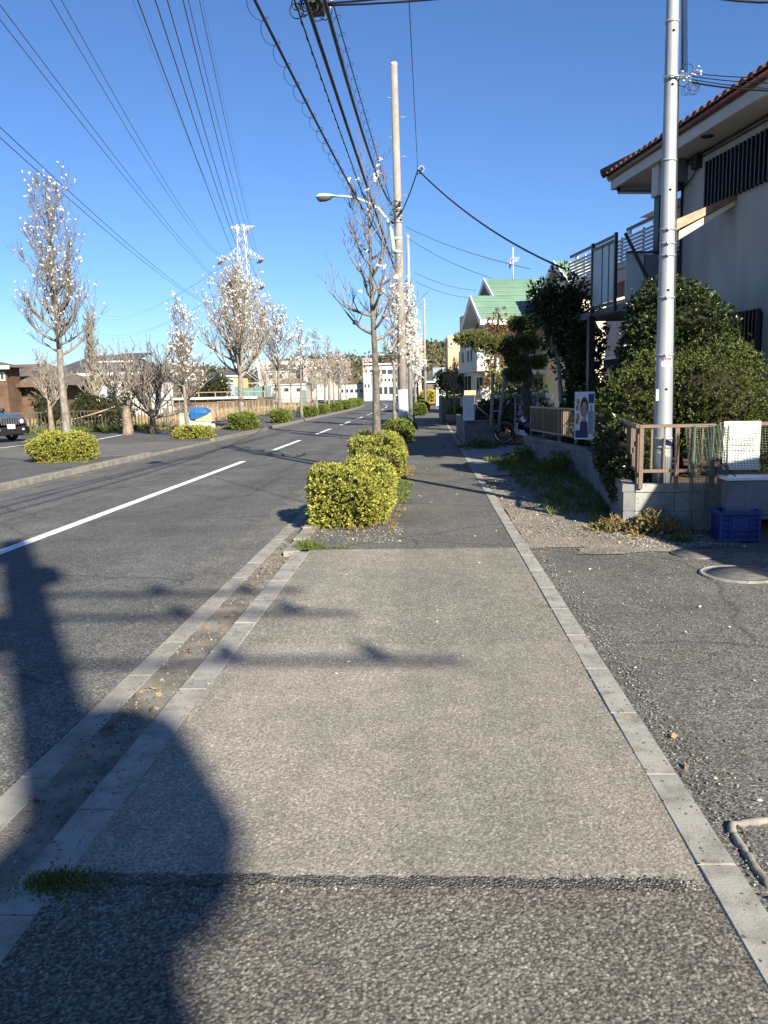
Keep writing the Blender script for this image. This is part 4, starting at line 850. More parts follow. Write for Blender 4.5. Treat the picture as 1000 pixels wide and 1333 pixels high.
# ================================================================== RIGHT SIDE: CORNER WALL, FENCE, BIN YARD
def block_wall(label, a, b, courses, m, z0=0.0, ch=0.2, bl=0.40, th=0.12, cap=0.08, group='low concrete block walls', first=0):
    a, b = Vector((a[0],a[1],z0)), Vector((b[0],b[1],z0)); d = b-a; ln = d.length; d.normalize(); rz = math.atan2(d.y, d.x)
    t = thing('block_wall', label, 'wall', a, group); nn = Vector((-d.y,d.x,0))
    fr = lambda u, v, z: a + d*u + nn*v + Vector((0,0,z))
    mb = MB(fr); mb.box(0.012, ln-0.012, 0.012, th-0.012, -0.1, courses*ch-0.006); mb.build('mortar_core', MORTAR, t)
    def bmesh_(l): s = MB(); s.bbox(0.004, l-0.004, 0, th, 0.004, ch-0.004, 0.006); return s.mesh('block', m)
    full, meshes = bmesh_(bl), {}
    rng = random.Random(int(ln*100))
    for c in range(courses):
        u = 0.0 if c % 2 else -bl*0.55
        while u < ln-0.02:
            u0, u1 = max(0,u), min(ln,u+bl)
            if u1-u0 > 0.03:
                key = round(u1-u0,2); me = full if abs(key-bl) < 0.01 else meshes.setdefault(key, bmesh_(u1-u0))
                p = fr(u0, rng.uniform(-0.003,0.003), c*ch)-a; o = link('block', me, t, p); o.rotation_euler = (0,0,rz)
            u += bl
    if cap:
        u = 0.0; s = MB(); s.bbox(0.003, 0.597, -0.012, th+0.012, 0.002, cap, 0.008); me = s.mesh('coping', m)
        while u < ln-0.05:
            o = link('coping', me if u+0.6 <= ln else (lambda q: (q.bbox(0.003, ln-u, -0.012, th+0.012, 0.002, cap, 0.008), q.mesh('coping', m))[1])(MB()), t, fr(u,0,courses*ch)-a); o.rotation_euler = (0,0,rz); u += 0.6
    return t
def railing(label, a, b, z0, h, pitch, m, cat='fence', group='bar railings', post_every=0.9, bar=0.011, rail=0.022, name='railing', foot=0.10, bot=0.07, z0b=None, skip=1):
    a, b = Vector((a[0],a[1],z0)), Vector((b[0],b[1],z0 if z0b is None else z0b)); d = b-a; ln = d.length; d.normalize(); rz = math.atan2(d.y, d.x)
    t = thing(name, label, cat, a, group); nn = Vector((-d.y,d.x,0)).normalized(); fr = lambda u, v, z: a+d*u+nn*v+Vector((0,0,z))
    mb = MB(fr); mb.bbox(0, ln, -rail*1.1, rail*1.1, h-rail*1.5, h, 0.006); mb.build('top_rail', m, t)
    mb = MB(fr); mb.bbox(0, ln, -rail*0.8, rail*0.8, bot, bot+rail*1.5, 0.004); mb.build('bottom_rail', m, t)
    s = MB(); s.box(-bar,bar,-bar,bar,bot+rail*1.5-0.002,h-rail*1.5+0.002); bm_ = s.mesh('baluster', m)
    s = MB(); s.box(-rail*0.9,rail*0.9,-rail*0.9,rail*0.9,-foot,h-rail*1.5+0.001); pm = s.mesh('post', m)
    n = int(ln/pitch); npst = max(1, round(ln/post_every)); posts = [ln*i/npst for i in range(npst+1)]
    for u in posts: o = link('post', pm, t, fr(min(max(u,rail),ln-rail),0,0)-a); o.rotation_euler = (0,0,rz)
    for i in range(1, n):
        u = ln*i/n
        if min(abs(u-q) for q in posts) > pitch*0.4: o = link('baluster', bm_, t, fr(u,0,0)-a); o.rotation_euler = (0,0,rz)
    return t
WC, WV, WF = (2.18,8.45), (2.76,13.4), (2.20,17.5)
block_wall('low concrete block wall facing the viewer at the foot of the steel pole', WC, (3.15,8.36), 2, BLOCK, ch=0.205)
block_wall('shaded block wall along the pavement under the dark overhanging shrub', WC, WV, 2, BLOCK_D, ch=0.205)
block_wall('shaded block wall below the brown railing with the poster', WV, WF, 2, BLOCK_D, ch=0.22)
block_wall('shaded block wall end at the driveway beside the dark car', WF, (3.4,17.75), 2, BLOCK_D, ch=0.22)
railing('brown bar railing at the corner in front of the steel pole', (2.20,8.42), (2.96,8.37), 0.55, 0.57, 0.125, BROWNAL, post_every=0.42, bar=0.0085)
railing('brown bar railing running back from the corner into the dark shrub', (2.21,8.50), (2.80,13.4), 0.55, 0.57, 0.125, BROWNAL, post_every=0.9)
railing('long brown bar railing carrying the election poster', (2.80,13.45), (2.24,17.5), 0.56, 0.60, 0.11, BROWNAL, post_every=1.0)
# bin yard: frame, net, sheet, box, crate
t = thing('netting_frame', 'brown frame hung with dark green string netting beside the fence corner', 'netting', (2.95,8.3,0)); fr = lambda u, v, z: (2.96+u, 8.28-0.10*u+v, z)
m = MB(fr); m.bbox(0,1.6,-0.015,0.015,1.10,1.135,0.004); m.build('top_rail', BROWNAL, t)
for u in (0.02,0.82,1.58): m = MB(fr); m.box(u-0.015,u+0.015,-0.015,0.015,0,1.10); m.build('post', BROWNAL, t)
for u in (0.12,0.20,0.70,0.92,1.05,1.2,1.35): m = MB(fr); m.box(u-0.008,u+0.008,-0.008,0.008,0.62,1.10); m.build('baluster', BROWNAL, t)
m = MB(fr); m.box(0,1.6,-0.012,0.012,0.60,0.625); m.build('mid_rail', BROWNAL, t)
def net(name, f, nu, nv, r, parent):
    mb = MB()
    for i in range(nu+1): mb.tube([f(i/nu, j/(2*nv)) for j in range(2*nv+1)], r, 3, cap=False)
    for j in range(nv+1): mb.tube([f(i/(2*nu), j/nv) for i in range(2*nu+1)], r, 3, cap=False)
    return tag(mb.build(name, NETM, parent), kind='stuff')
def f1(a, b):      # curtain bunched at the corner
    x = 2.60+0.42*a+0.05*math.sin(a*16+b*2); return Vector((x, 8.20-0.06*a+0.045*math.sin(a*22+b*3)-0.10*b, 1.11-1.05*b*(0.85+0.15*math.sin(a*5))))
net('net_curtain', f1, 40, 60, 0.0024, t)
def f2(a, b):      # sheet of net draped over the board and the box
    y = 8.17-0.12*a-(0.0 if b < 0.45 else (b-0.45)*0.55)+0.02*math.sin(a*9+b*5); z = 1.12-0.9*b+0.04*math.sin(a*7)*b-0.03*math.sin(a*3.1); return Vector((2.98+1.35*a+0.05*b*math.sin(b*4), y, z))
net('net_sheet', f2, 46, 34, 0.002, t)
def f3(a, b):
    return Vector((2.20+0.62*a, 8.30-0.03*a-0.02*math.sin(a*20), 1.10-0.55*b))
m = MB(); pts = [D(x,y,7.95) for x,y in ((934,596),(948,612),(960,622),(975,628),(990,634),(1010,652))]; m.tube(pts, 0.006, 5); m.tube([D(x,y,7.97) for x,y in ((936,590),(944,586),(942,600),(952,614))], 0.004, 4); m.build('net_rope', BLACK, t)
t = thing('white_board', 'white plastic sheet with faint lines of print, tied behind the netting', 'sheet', (3.2,8.3,0.62)); m = MB(fr)
p0, p1 = D(941,612,8.22), D(992,548,8.18); m.bbox(p0.x-2.96, p1.x-2.96+0.0, -0.045, -0.037, p0.z, p1.z, 0.002); m.build('sheet', WHITEP, t)
m = MB(fr); rng = random.Random(7)
for r_, zz in enumerate((0.965,0.905,0.85)):
    u = p0.x-2.96+0.05
    while u < p1.x-2.96-0.05:
        w_ = rng.uniform(0.012,0.024); m.box(u, u+w_, -0.0495, -0.0455, zz, zz+0.006); m.box(u+w_*0.4, u+w_*0.55, -0.0492, -0.0455, zz-0.012, zz+0.018); m.box(u, u+w_*0.8, -0.0491, -0.0455, zz-0.011, zz-0.006); u += w_+rng.uniform(0.008,0.018)
tag(m.build('lettering', plain('faint_print', (0.46,0.48,0.5), None, 0.8), t), kind='stuff')
t = thing('storage_box', 'low grey box with a pale lid under the netting, behind the blue crate', 'box', (3.6,8.1,0)); m = MB()
m.bbox(2.92,4.3,7.86,8.14,0.20,0.585,0.01); m.build('body', GREYBOX, t); m = MB(); m.bbox(2.90,4.32,7.84,8.15,0.587,0.615,0.008); m.build('lid', WHITEM, t)
for x in (2.98,3.62,4.24): m = MB(); m.box(x-0.03,x+0.03,7.88,8.12,0,0.20); m.build('foot', BLACK, t)
for x in (3.1,3.42,3.75): m = MB(); m.box(x-0.008,x+0.008,7.853,7.86,0.21,0.57); m.build('rib', GREYBOX, t)
c0, c1 = G(934,706), G(992,706); cx, cy = (c0.x+c1.x)/2, c0.y+0.13; W2 = (c1.x-c0.x)/2
t = thing('plastic_crate', 'blue plastic slatted crate standing on the asphalt under the netting', 'crate', (cx,cy,0)); H_ = 0.305
m = MB(); m.box(cx-W2+0.022,cx+W2-0.022,cy-0.125,cy+0.125,0.01,0.03); m.box(cx-W2+0.022,cx+W2-0.022,cy-0.122,cy-0.116,0.03,H_-0.02); m.box(cx-W2+0.022,cx+W2-0.022,cy+0.116,cy+0.122,0.03,H_-0.02)
m.box(cx-W2+0.022,cx-W2+0.028,cy-0.115,cy+0.115,0.03,H_-0.02); m.box(cx+W2-0.028,cx+W2-0.022,cy-0.115,cy+0.115,0.03,H_-0.02); m.build('shell', BLUEP_D, t)
m = MB(); m.bbox(cx-W2,cx+W2,cy-0.15,cy-0.128,H_-0.035,H_,0.004); m.bbox(cx-W2,cx+W2,cy+0.128,cy+0.15,H_-0.035,H_,0.004); m.bbox(cx-W2,cx-W2+0.022,cy-0.127,cy+0.127,H_-0.035,H_-0.001,0.004); m.bbox(cx+W2-0.022,cx+W2,cy-0.127,cy+0.127,H_-0.035,H_-0.001,0.004); m.build('rim', BLUEP, t)
for k, z in enumerate((0.012,0.07,0.125,0.18,0.235)):
    m = MB(); i = 0.018-0.0035*k
    if k in (2,3):
        m.bbox(cx-W2+i,cx-0.085,cy-0.14,cy-0.124,z,z+0.018,0.003); m.build('slat', BLUEP, t); m = MB(); m.bbox(cx+0.085,cx+W2-i,cy-0.14,cy-0.124,z,z+0.018,0.003)
    else: m.bbox(cx-W2+i,cx+W2-i,cy-0.14,cy-0.124,z,z+0.018,0.003)
    m.build('slat', BLUEP, t)
for x in (-W2+0.014,-W2*0.5,-0.09,0.09,W2*0.5,W2-0.034):
    m = MB(); m.bbox(cx+x,cx+x+0.02,cy-0.1445,cy-0.1245,0.008,H_-0.037,0.003); m.build('upright', BLUEP, t)
m = MB(); m.bbox(cx-0.082,cx+0.082,cy-0.142,cy-0.126,0.115,0.232,0.003); m.build('name_plate', BLUEP, t)
m = MB(); rng = random.Random(8)
for r_ in range(2):
    for k in range(4): x = cx-0.036+0.02*k; z = 0.195-0.03*r_; m.box(x,x+0.014,cy-0.1435,cy-0.1421,z,z+0.004); m.box(x+0.005,x+0.009,cy-0.1435,cy-0.1421,z-0.012,z+0.012)
m.box(cx-0.05,cx+0.05,cy-0.1435,cy-0.1421,0.150,0.154); tag(m.build('emblem', NAVY, t), kind='stuff')
# weeds at the wall foot and in the shade
def plant_clump(label, x, y, r, h, n, mat_, seed, name='weed', cat='weeds', group='weeds at the foot of the walls', L=0.06, W=0.022):
    t = thing(name, label, cat, (x,y,0), group); rs_ = np.random.RandomState(seed); q = rs_.normal(size=(n,2))*r*0.5; P = np.stack([x+q[:,0], y+q[:,1], h*rs_.uniform(0,1,n)*np.exp(-(q**2).sum(1)/(r*r))],-1)
    N = np.stack([q[:,0]/r, q[:,1]/r, np.full(n,0.7)],-1); N /= np.linalg.norm(N,axis=1)[:,None]
    P = np.repeat(P,4,axis=0); V, Fc = leaf_arrays(rs_, P, np.repeat(N,4,axis=0), L, W, 0.6); o = np_mesh('leaves', V, Fc, mat_, t); o['kind'] = 'stuff'
    mb = MB(); rng = random.Random(seed)
    for k in range(16):
        a = rng.uniform(0,6.28); e = Vector((x+math.cos(a)*r*0.8*rng.random(), y+math.sin(a)*r*0.8*rng.random(), h*rng.uniform(0.6,1.1))); mb.tube([(x+rng.uniform(-1,1)*r*0.3,y,0),e],[0.003,0.002],3)
    tag(mb.build('stems', TWIG_L, t), kind='stuff'); return t
c = G(852,694); plant_clump('reddish weed clump growing at the foot of the sunlit block wall', c.x, c.y-0.05, 0.26, 0.27, 330, WEED, 1, L=0.045, W=0.02)
c = G(800,690); plant_clump('small weed at the foot of the shaded wall, left of the wall corner', c.x, c.y, 0.2, 0.16, 120, WEED, 2)
c = G(888,705); plant_clump('small green weed on the gravel by the net curtain', c.x, c.y+0.02, 0.10, 0.08, 60, GRASS, 3, L=0.04)
c = G(700,603); plant_clump('low green weed clump on the gravel below the railing', c.x, c.y+0.4, 0.7, 0.34, 420, GRASS, 4, L=0.10, W=0.03)
c = G(740,618); plant_clump('leggy weeds in the shade below the poster', c.x, c.y+0.3, 0.6, 0.4, 300, GRASS, 5, L=0.10, W=0.03)
c = G(625,583); plant_clump('grass clump at the foot of the bicycle wall', c.x, c.y, 0.5, 0.2, 200, GRASS, 6, L=0.10, W=0.03)
P = np.concatenate([rnd(260,1.45,2.5,9.5,17,0.0), rnd(120,1.3,2.3,15,17.5,0.0)]); tufts('grass', P, 14, 0.13, GRASS, 77, w_=0.012, spread=0.7)
P = rnd(60,1.9,2.3,8.4,10.0,0.0); tufts('grass', P, 10, 0.08, WEED, 78, w_=0.012, spread=0.7)
c = G(715,605); t = thing('dead_branch', 'pale dead branch lying in the shaded weeds', 'branch', c); m = MB(); m.tube([c+Vector((-0.25,0.3,0.16)), c+Vector((0.0,0.25,0.2)), c+Vector((0.3,0.1,0.12))],[0.012,0.02,0.014],5); m.tube([c+Vector((0,0.25,0.2)), c+Vector((-0.1,0.1,0.08))],[0.012,0.008],4); m.build('stick', TWIG_L, t)

# ---- shrubs of the garden
def shrub(label, lobes, n, L, W, mat_, seed, trunks, name='shrub', cat='shrub', group=None, bark=BARK_D, k=4, spread=0.75, core=0.78, bumps=0.16, pw=2.0, zb=0.3, rmin=0.75):
    c = lobes[0]; bx = trunks[0][0] if trunks else (c[0], c[1], zb); t = thing(name, label, cat, bx, group)
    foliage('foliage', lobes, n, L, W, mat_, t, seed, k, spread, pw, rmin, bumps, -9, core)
    for tr in trunks:
        m = MB(); m.tube(tr, list(np.linspace(0.07, 0.03, len(tr))), 7); m.build('trunk', bark, t)
    return t
shrub('big dark glossy rounded shrub behind the steel pole', [(3.55,11.6,1.9,0.80,0.9,1.02),(3.15,11.5,1.6,0.50,0.6,0.85),(3.95,11.4,1.45,0.42,0.7,0.72),(3.5,11.8,2.35,0.66,0.6,0.65)], 9500, 0.062, 0.034, L_DRK, 41, [[(3.6,11.6,0.35),(3.6,11.6,1.5)]])
shrub('lighter green clipped shrub at the fence below the dark glossy one', [(2.80,10.3,1.2,0.60,0.6,0.72),(3.45,9.95,1.32,0.68,0.6,0.70),(4.15,9.95,0.86,0.6,0.6,0.6),(4.7,9.7,0.72,0.6,0.6,0.55)], 9500, 0.042, 0.019, L_BOX, 42, [[(3.3,10,0.35),(3.3,10,1.0)]], k=5)
shrub('dark shrub spilling over the wall in deep shade', [(2.42,9.9,0.68,0.34,0.75,0.50),(2.72,10.9,0.75,0.42,0.8,0.60),(2.95,11.9,0.75,0.42,0.7,0.55),(2.3,9.3,0.45,0.22,0.5,0.3)], 3200, 0.07, 0.032, L_DRK, 43, [[(2.5,10.8,0.3),(2.4,10.8,0.8)]])  # dark leaf colour here stands for shade from the big shrub and house
shrub('yellow-green hedge lit behind the black balcony post', [(3.6,15.6,1.0,0.7,0.5,0.9),(4.2,14.9,0.9,0.6,0.5,0.7),(3.3,14.9,0.8,0.4,0.5,0.6)], 1400, 0.09, 0.04, L_GRN, 44, [])
shrub('dark broadleaf tree with a pale trunk behind the railing', [(2.42,16.6,3.2,0.36,0.45,0.36),(2.80,16.6,3.15,0.48,0.5,0.60),(3.05,16.5,2.45,0.46,0.5,0.75),(3.15,16.4,1.7,0.30,0.4,0.55),(2.66,16.6,2.6,0.3,0.35,0.4)], 2000, 0.12, 0.055, L_DRK, 45,
      [[(2.78,16.3,0.35),(2.68,16.3,1.4),(2.6,16.4,2.4)], [(2.80,16.3,0.35),(2.86,16.35,1.5),(2.9,16.5,2.3)], [(2.6,16.5,2.2),(2.45,16.6,3.1)]], name='broadleaf_tree', cat='tree', bark=BARK, core=0.4, rmin=0.45, bumps=0.3)
shrub('dark narrow shrub beside the black balcony post', [(3.02,16.2,2.1,0.24,0.35,0.85),(3.05,16.0,1.2,0.32,0.4,0.9),(2.95,15.9,0.9,0.34,0.4,0.6)], 1100, 0.11, 0.05, L_DRK, 46, [[(3.02,16.1,0.35),(3.02,16.1,1.6)]], core=0.6, rmin=0.6, bumps=0.22)
shrub('dark rounded shrub beside the bicycle wall', [(1.9,24.5,0.75,0.5,0.5,0.55),(2.2,25,0.7,0.4,0.4,0.5)], 600, 0.11, 0.05, L_DRK, 47, [])
t = shrub('bush thick with white blossom before the green-roofed house', [(2.55,27,0.85,0.85,0.6,0.75),(3.6,27,0.8,0.7,0.6,0.7),(1.95,27.3,0.6,0.5,0.5,0.5)], 500, 0.11, 0.05, L_GRN, 48, [], name='flowering_bush', cat='bush')
foliage('blossom', [(2.55,26.97,0.85,0.9,0.65,0.78),(3.6,26.97,0.8,0.75,0.65,0.72),(1.95,27.25,0.6,0.55,0.55,0.52)], 420, 0.13, 0.11, PETAL, t, 49, 5, 0.7, 2.0, 0.85, 0.1, 0.3, 0)
shrub('tangled green shrub above the white blossom', [(2.6,25.5,1.7,0.7,0.5,0.5),(3.2,25.2,1.5,0.5,0.5,0.5)], 380, 0.12, 0.05, L_GRN, 50, [[(2.7,25.5,0),(2.6,25.5,1.6)]], core=0, rmin=0.3)
shrub('sparse tree with reddish-brown leaves before the green-roofed house', [(2.45,29.5,2.3,0.40,0.4,0.9),(2.6,29.5,3.6,0.55,0.5,0.8),(2.35,29.4,3.1,0.35,0.4,0.9),(2.4,29.4,1.5,0.4,0.4,0.5)], 520, 0.13, 0.06, L_RED, 51, [[(2.5,29.5,0),(2.45,29.5,2.2),(2.6,29.5,4.2)],[(2.45,29.5,1.2),(2.2,29.4,2.6)]], name='red_leaved_tree', cat='tree', core=0, rmin=0.2)
shrub('green and bare twiggy bush topping the grey wall', [(0.95,38.5,2.0,0.62,0.6,0.65),(1.35,38.2,1.9,0.5,0.6,0.6)], 520, 0.13, 0.06, L_GRN, 52, [])
T_, B_, _ = branch_tree(61, 2.2, 0.05, 0.5, 0.9, 16, elev=(30,60), min_r=0.012); t = thing('bare_shrub', 'pale leafless shrub in front of the bush on the grey wall', 'shrub', (1.25,37.6,0.5)); o = T_.build('trunk', BARK_T, t, False); o = tag(B_.build('twigs', TWIG_L, t, False), kind='stuff')
# cloud-pruned pine
def PD(px, py, Y): return D(px, py, Y)
YP = 22.0; t = thing('cloud_pruned_pine', 'cloud-pruned pine with flat clipped pads of needles reaching over the pavement', 'tree', (2.85,YP,0))
trunk = [Vector((2.85,YP,0)), PD(688,530,YP), PD(684,508,YP), PD(690,490,YP), PD(683,470,YP), PD(688,450,YP), PD(684,425,YP)]
m = MB(); m.tube(trunk, [0.16,0.14,0.13,0.11,0.10,0.07,0.04], 9); m.build('trunk', BARK_D, t)
for pth in ([(683,470),(668,462),(645,455),(615,448)], [(688,450),(695,447)], [(684,440),(674,428)], [(690,490),(676,490)], [(686,476),(700,474)], [(683,470),(672,472)]):
    m = MB(); m.tube([PD(x,y,YP) for x,y in pth], list(np.linspace(0.06,0.025,len(pth))), 6); m.build('branch', BARK_D, t)
for i, (x, y, rx, ry) in enumerate([(616,441,22,9),(645,448,28,11),(687,446,15,9),(672,422,10,8),(688,422,13,10),(672,487,17,8),(672,469,13,6),(700,471,12,7),(664,458,9,7)]):
    c = PD(x,y,YP); s_ = YP/1030; foliage('needle_pad', [(c.x,c.y,c.z,rx*s_,rx*s_*0.8,ry*s_)], 420 if rx > 16 else 200, 0.10, 0.02, L_PINE, t, 70+i, 6, 0.9, 2.2, 0.8, 0.08, -9, 0.84, 0.5)
for pth, l in (([(640,545),(642,488)],'upright grey timber prop under the pine'), ([(649,545),(657,490)],'slanting grey timber prop under the pine')):
    t = thing('timber_prop', l, 'prop', PD(*pth[0],21.9), 'timber props under the pine'); m = MB(); m.tube([PD(pth[0][0]-0.5,562,21.9),PD(*pth[1],21.9)],[0.05,0.045],7); m.build('stake', TWIG_L, t); m = MB(); p = PD(*pth[1],21.9); m.lathe(p, [(0.05,-0.05),(0.056,-0.05),(0.056,0.03),(0.05,0.03)], 10); m.build('binding', TWIG, t)

# ---- poster on the railing
c = D(761,541,13.15); t = thing('election_poster', 'upright poster with a portrait and red lettering tied to the brown railing', 'poster', (c.x,c.y,c.z-0.38)); ang = R(-28)
fr = lambda u, v, z: (c.x+u*math.cos(ang)-v*math.sin(ang), c.y+u*math.sin(ang)+v*math.cos(ang), c.z+z)
hw, hh = 0.165, 0.385
m = MB(fr); m.box(-hw,hw,0,0.012,-hh,hh); m.build('board', WHITEP, t)
def pr(mb, u0, u1, z0, z1, lv=1): mb.box(u0,u1,-0.002-0.0012*lv,-0.0008,z0,z1)
m = MB(fr); n = 20
def ell(mb, cu, cz, ru, rz_, v, a0=0, a1=360): mb.add([(cu+ru*math.cos(R(a0+(a1-a0)*i/n)), v, cz+rz_*math.sin(R(a0+(a1-a0)*i/n))) for i in range(n)], [tuple(range(n))])
pr(m,0.062,0.150,0.20,0.35); m.build('navy_panel', NAVY, t); m = MB(fr); pr(m,-0.15,0.06,-0.36,-0.24,1); m.build('navy_panel', NAVY, t)
m = MB(fr); pr(m,0.062,0.150,-0.30,0.07); m.build('pale_panel', SHEDM, t)
m = MB(fr); ell(m,-0.005,0.135,0.066,0.165,-0.003); m.build('printed_hair', HAIR, t)
m = MB(fr); ell(m,-0.003,0.10,0.048,0.125,-0.0045); pr(m,-0.022,0.016,-0.1,-0.02,1); m.build('printed_face', SKIN, t)
m = MB(fr); m.add([(-0.075,-0.003,-0.25),(0.055,-0.003,-0.25),(0.05,-0.003,-0.12),(0.01,-0.003,-0.06),(-0.03,-0.003,-0.06),(-0.07,-0.003,-0.12)],[(0,1,2,3,4,5)]); m.build('printed_suit', ROOF_G, t)
m = MB(fr)
for z in (0.10,): 
    for u in (-0.03,0.02): pr(m,u-0.012,u+0.012,z,z+0.012,3)
pr(m,-0.02,0.012,0.0,0.008,3); tag(m.build('printed_features', HAIR, t), kind='stuff')
m = MB(fr); rng = random.Random(3)
for k, z in enumerate((0.22,0.12,-0.02,-0.10)):      # red vertical lettering, four characters of strokes
    pr(m,-0.145,-0.085,z+0.03,z+0.042,1); pr(m,-0.145,-0.085,z,z+0.010,1); pr(m,-0.12,-0.108,z-0.035,z+0.055,1); pr(m,-0.140,-0.128,z-0.03,z+0.04,1) if k%2 else pr(m,-0.10,-0.088,z-0.03,z+0.02,1); pr(m,-0.142,-0.09,z-0.032,z-0.022,1)
tag(m.build('red_lettering', REDPR, t), kind='stuff')
m = MB(fr)
for k in range(14): z = 0.05-0.024*k; pr(m,0.075,0.083,z-0.016,z,2); pr(m,0.1,0.107,z-0.018,z-0.003,2); pr(m,0.124,0.13,z-0.015,z,2)
for k in range(4): z = 0.17-0.03*k; pr(m,0.10,0.118,z-0.02,z,2)
tag(m.build('small_lettering', PRINT, t), kind='stuff')
# ---- wall with the bicycle, notice board, handrail
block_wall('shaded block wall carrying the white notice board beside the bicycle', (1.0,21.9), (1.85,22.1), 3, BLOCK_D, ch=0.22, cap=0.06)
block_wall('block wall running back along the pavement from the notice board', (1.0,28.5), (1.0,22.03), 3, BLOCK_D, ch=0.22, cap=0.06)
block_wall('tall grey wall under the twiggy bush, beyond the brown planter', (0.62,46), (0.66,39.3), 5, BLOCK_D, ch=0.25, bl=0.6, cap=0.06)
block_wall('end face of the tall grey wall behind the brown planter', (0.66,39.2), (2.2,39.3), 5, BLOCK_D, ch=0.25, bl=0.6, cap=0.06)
c = D(610,531,21.75); t = thing('notice_board', 'pale notice board with small print fixed to the block wall end', 'sign', (c.x,c.y,c.z-0.35)); m = MB(); m.bbox(c.x-0.155,c.x+0.155,c.y,c.y+0.012,c.z-0.345,c.z+0.345,0.002); m.build('board', SHEDM, t)
m = MB(); m.bbox(c.x-0.145,c.x+0.145,c.y-0.003,c.y-0.0005,c.z-0.335,c.z+0.335,0.001); m.build('paper', WHITEP, t)
m = MB(); rng = random.Random(12)
for r_ in range(13):
    z = c.z+0.27-0.042*r_; u = c.x-0.12
    while u < c.x+0.11: w_ = rng.uniform(0.012,0.035); m.box(u,u+w_,c.y-0.0042,c.y-0.0031,z,z+0.013); u += w_+0.010
tag(m.build('lettering', plain('notice_print', (0.33,0.36,0.42), None, 0.8), t), kind='stuff')
p = D(612,512,28); t = thing('name_board', 'small tan board above the block wall', 'board', p); m = MB(); m.bbox(p.x-0.2,p.x+0.2,p.y,p.y+0.02,p.z-0.06,p.z+0.1,0.004); m.build('panel', TANW, t)
for q in (-0.15,0.15): m = MB(); m.bar((p.x+q,p.y+0.01,0),(p.x+q,p.y+0.01,p.z-0.06),0.02,4); m.build('leg', BROWNAL, t)
t = thing('handrail', 'grey sloping pipe handrail behind the bicycle wall', 'handrail', D(627,536,22.6)); m = MB(); a_, b_ = D(618,526,22.6), D(638,544,22.6); m.tube([a_,b_],0.025,6); m.build('rail', STEEL, t)
for q in (a_,b_): m = MB(); m.bar((q.x,q.y,0),q,0.02,5); m.build('post', STEEL, t)
t = thing('wire_gate', 'dark wire-mesh gate with a diagonal brace beside the white blossom', 'gate', (2.75,23.3,0)); g0, g1 = D(671,548,23.3), D(700,514,23.3)
m = MB(); 
for q in (g0.x,g1.x): m.bar((q,23.3,0),(q,23.3,g1.z),0.025,5)
m.bar((g0.x,23.3,g1.z),(g1.x,23.3,g1.z),0.022,5); m.bar((g0.x,23.3,0.2),(g1.x,23.3,0.2),0.022,5); m.build('gate_frame', STEEL, t); m = MB(); m.bar((g0.x,23.28,g1.z),(g1.x,23.28,0.2),0.018,4); m.build('brace', BLACK, t)
m = MB(); n = 16
for i in range(n+1): x = g0.x+(g1.x-g0.x)*i/n; m.bar((x,23.3,0.2),(x,23.3,g1.z),0.003,3); z = 0.2+(g1.z-0.2)*i/n; m.bar((g0.x,23.3,z),(g1.x,23.3,z),0.003,3)
tag(m.build('wire_mesh', STEEL, t), kind='stuff')
# planters
def planter(label, x, y, r, h, seed, post=False):
    t = thing('planter', label, 'planter', (x,y,0), 'round planters on the pavement'); m = MB(); m.lathe((x,y,0), [(r*0.8,0),(r*0.92,h*0.5),(r,h*0.94),(r,h),(r*0.9,h),(r*0.88,h-0.06),(0,h-0.06)], 22); m.build('tub', TERRA, t)
    foliage('plants', [(x,y,h+0.12,r*0.95,r*0.95,0.28)], 220, 0.11, 0.05, L_GRN, t, seed, 4, 0.8, 2, 0.5, 0.2, h-0.05, 0.6)
c = G(594,552); planter('brown round planter nearest of those at the grey wall', c.x, c.y+0.5, 0.48, 0.45, 5)
c = G(600,549); 
p = G(588,549); t = thing('bollard', 'short orange post beside the brown planter', 'bollard', p); m = MB(); m.lathe(p, [(0.10,0),(0.10,0.03),(0.06,0.05),(0.055,0.78),(0.0,0.82)], 12); m.build('post', ORANGE, t)
# ================================================================== HOUSES ON THE RIGHT
TH = R(10.5)
def hit(fr, px, py, v=0.0):
    """where the sight line through a photo pixel meets the plane v of a frame -> (u, z)"""
    r = ray(px, py); n = Vector((fr.n[0],fr.n[1],0)); o = Vector((fr.o[0],fr.o[1],0)); e = Vector((0,0,EYE)); t = ((o-e).dot(n)+v)/r.dot(n); p = e+r*t
    return ((p.x-o.x)*fr.a[0]+(p.y-o.y)*fr.a[1], p.z)
H1 = Frame(4.29, 14.1, TH)
t = thing('tiled_house', 'large white stucco house with a brown tiled roof and dark lattice windows', 'house', H1(2,-3,0)); HZ = 5.2
m = MB(H1)      # walls with openings left for the windows
wa, wb = hit(H1,926,214), hit(H1,924,266); la, lb = hit(H1,938,415), hit(H1,990,474)
U1 = (wa[0], wa[0]+2.6, wb[1]-0.02, wa[1]); U2 = (la[0], lb[0], lb[1], la[1])
E_ = 2.85; U1 = (U1[0], E_-0.12, U1[2], U1[3])
m.box(0,U1[0],-7,0,0,HZ); m.box(U1[1],E_,-7,0,0,HZ); m.box(U1[0],U1[1],-7,0,U1[3],HZ)
U2 = (max(U2[0],U1[0]+0.01), min(U2[1],U1[1]-0.02), U2[2], U2[3]); m.box(U1[0],U2[0],-7,0,0,U1[2]); m.box(U2[0],U2[1],-7,0,0,U2[2]); m.box(U2[0],U2[1],-7,0,U2[3],U1[2]); m.box(U2[1],U1[1],-7,0,0,U1[2])
m.build('wall', STUCCO_H, t)
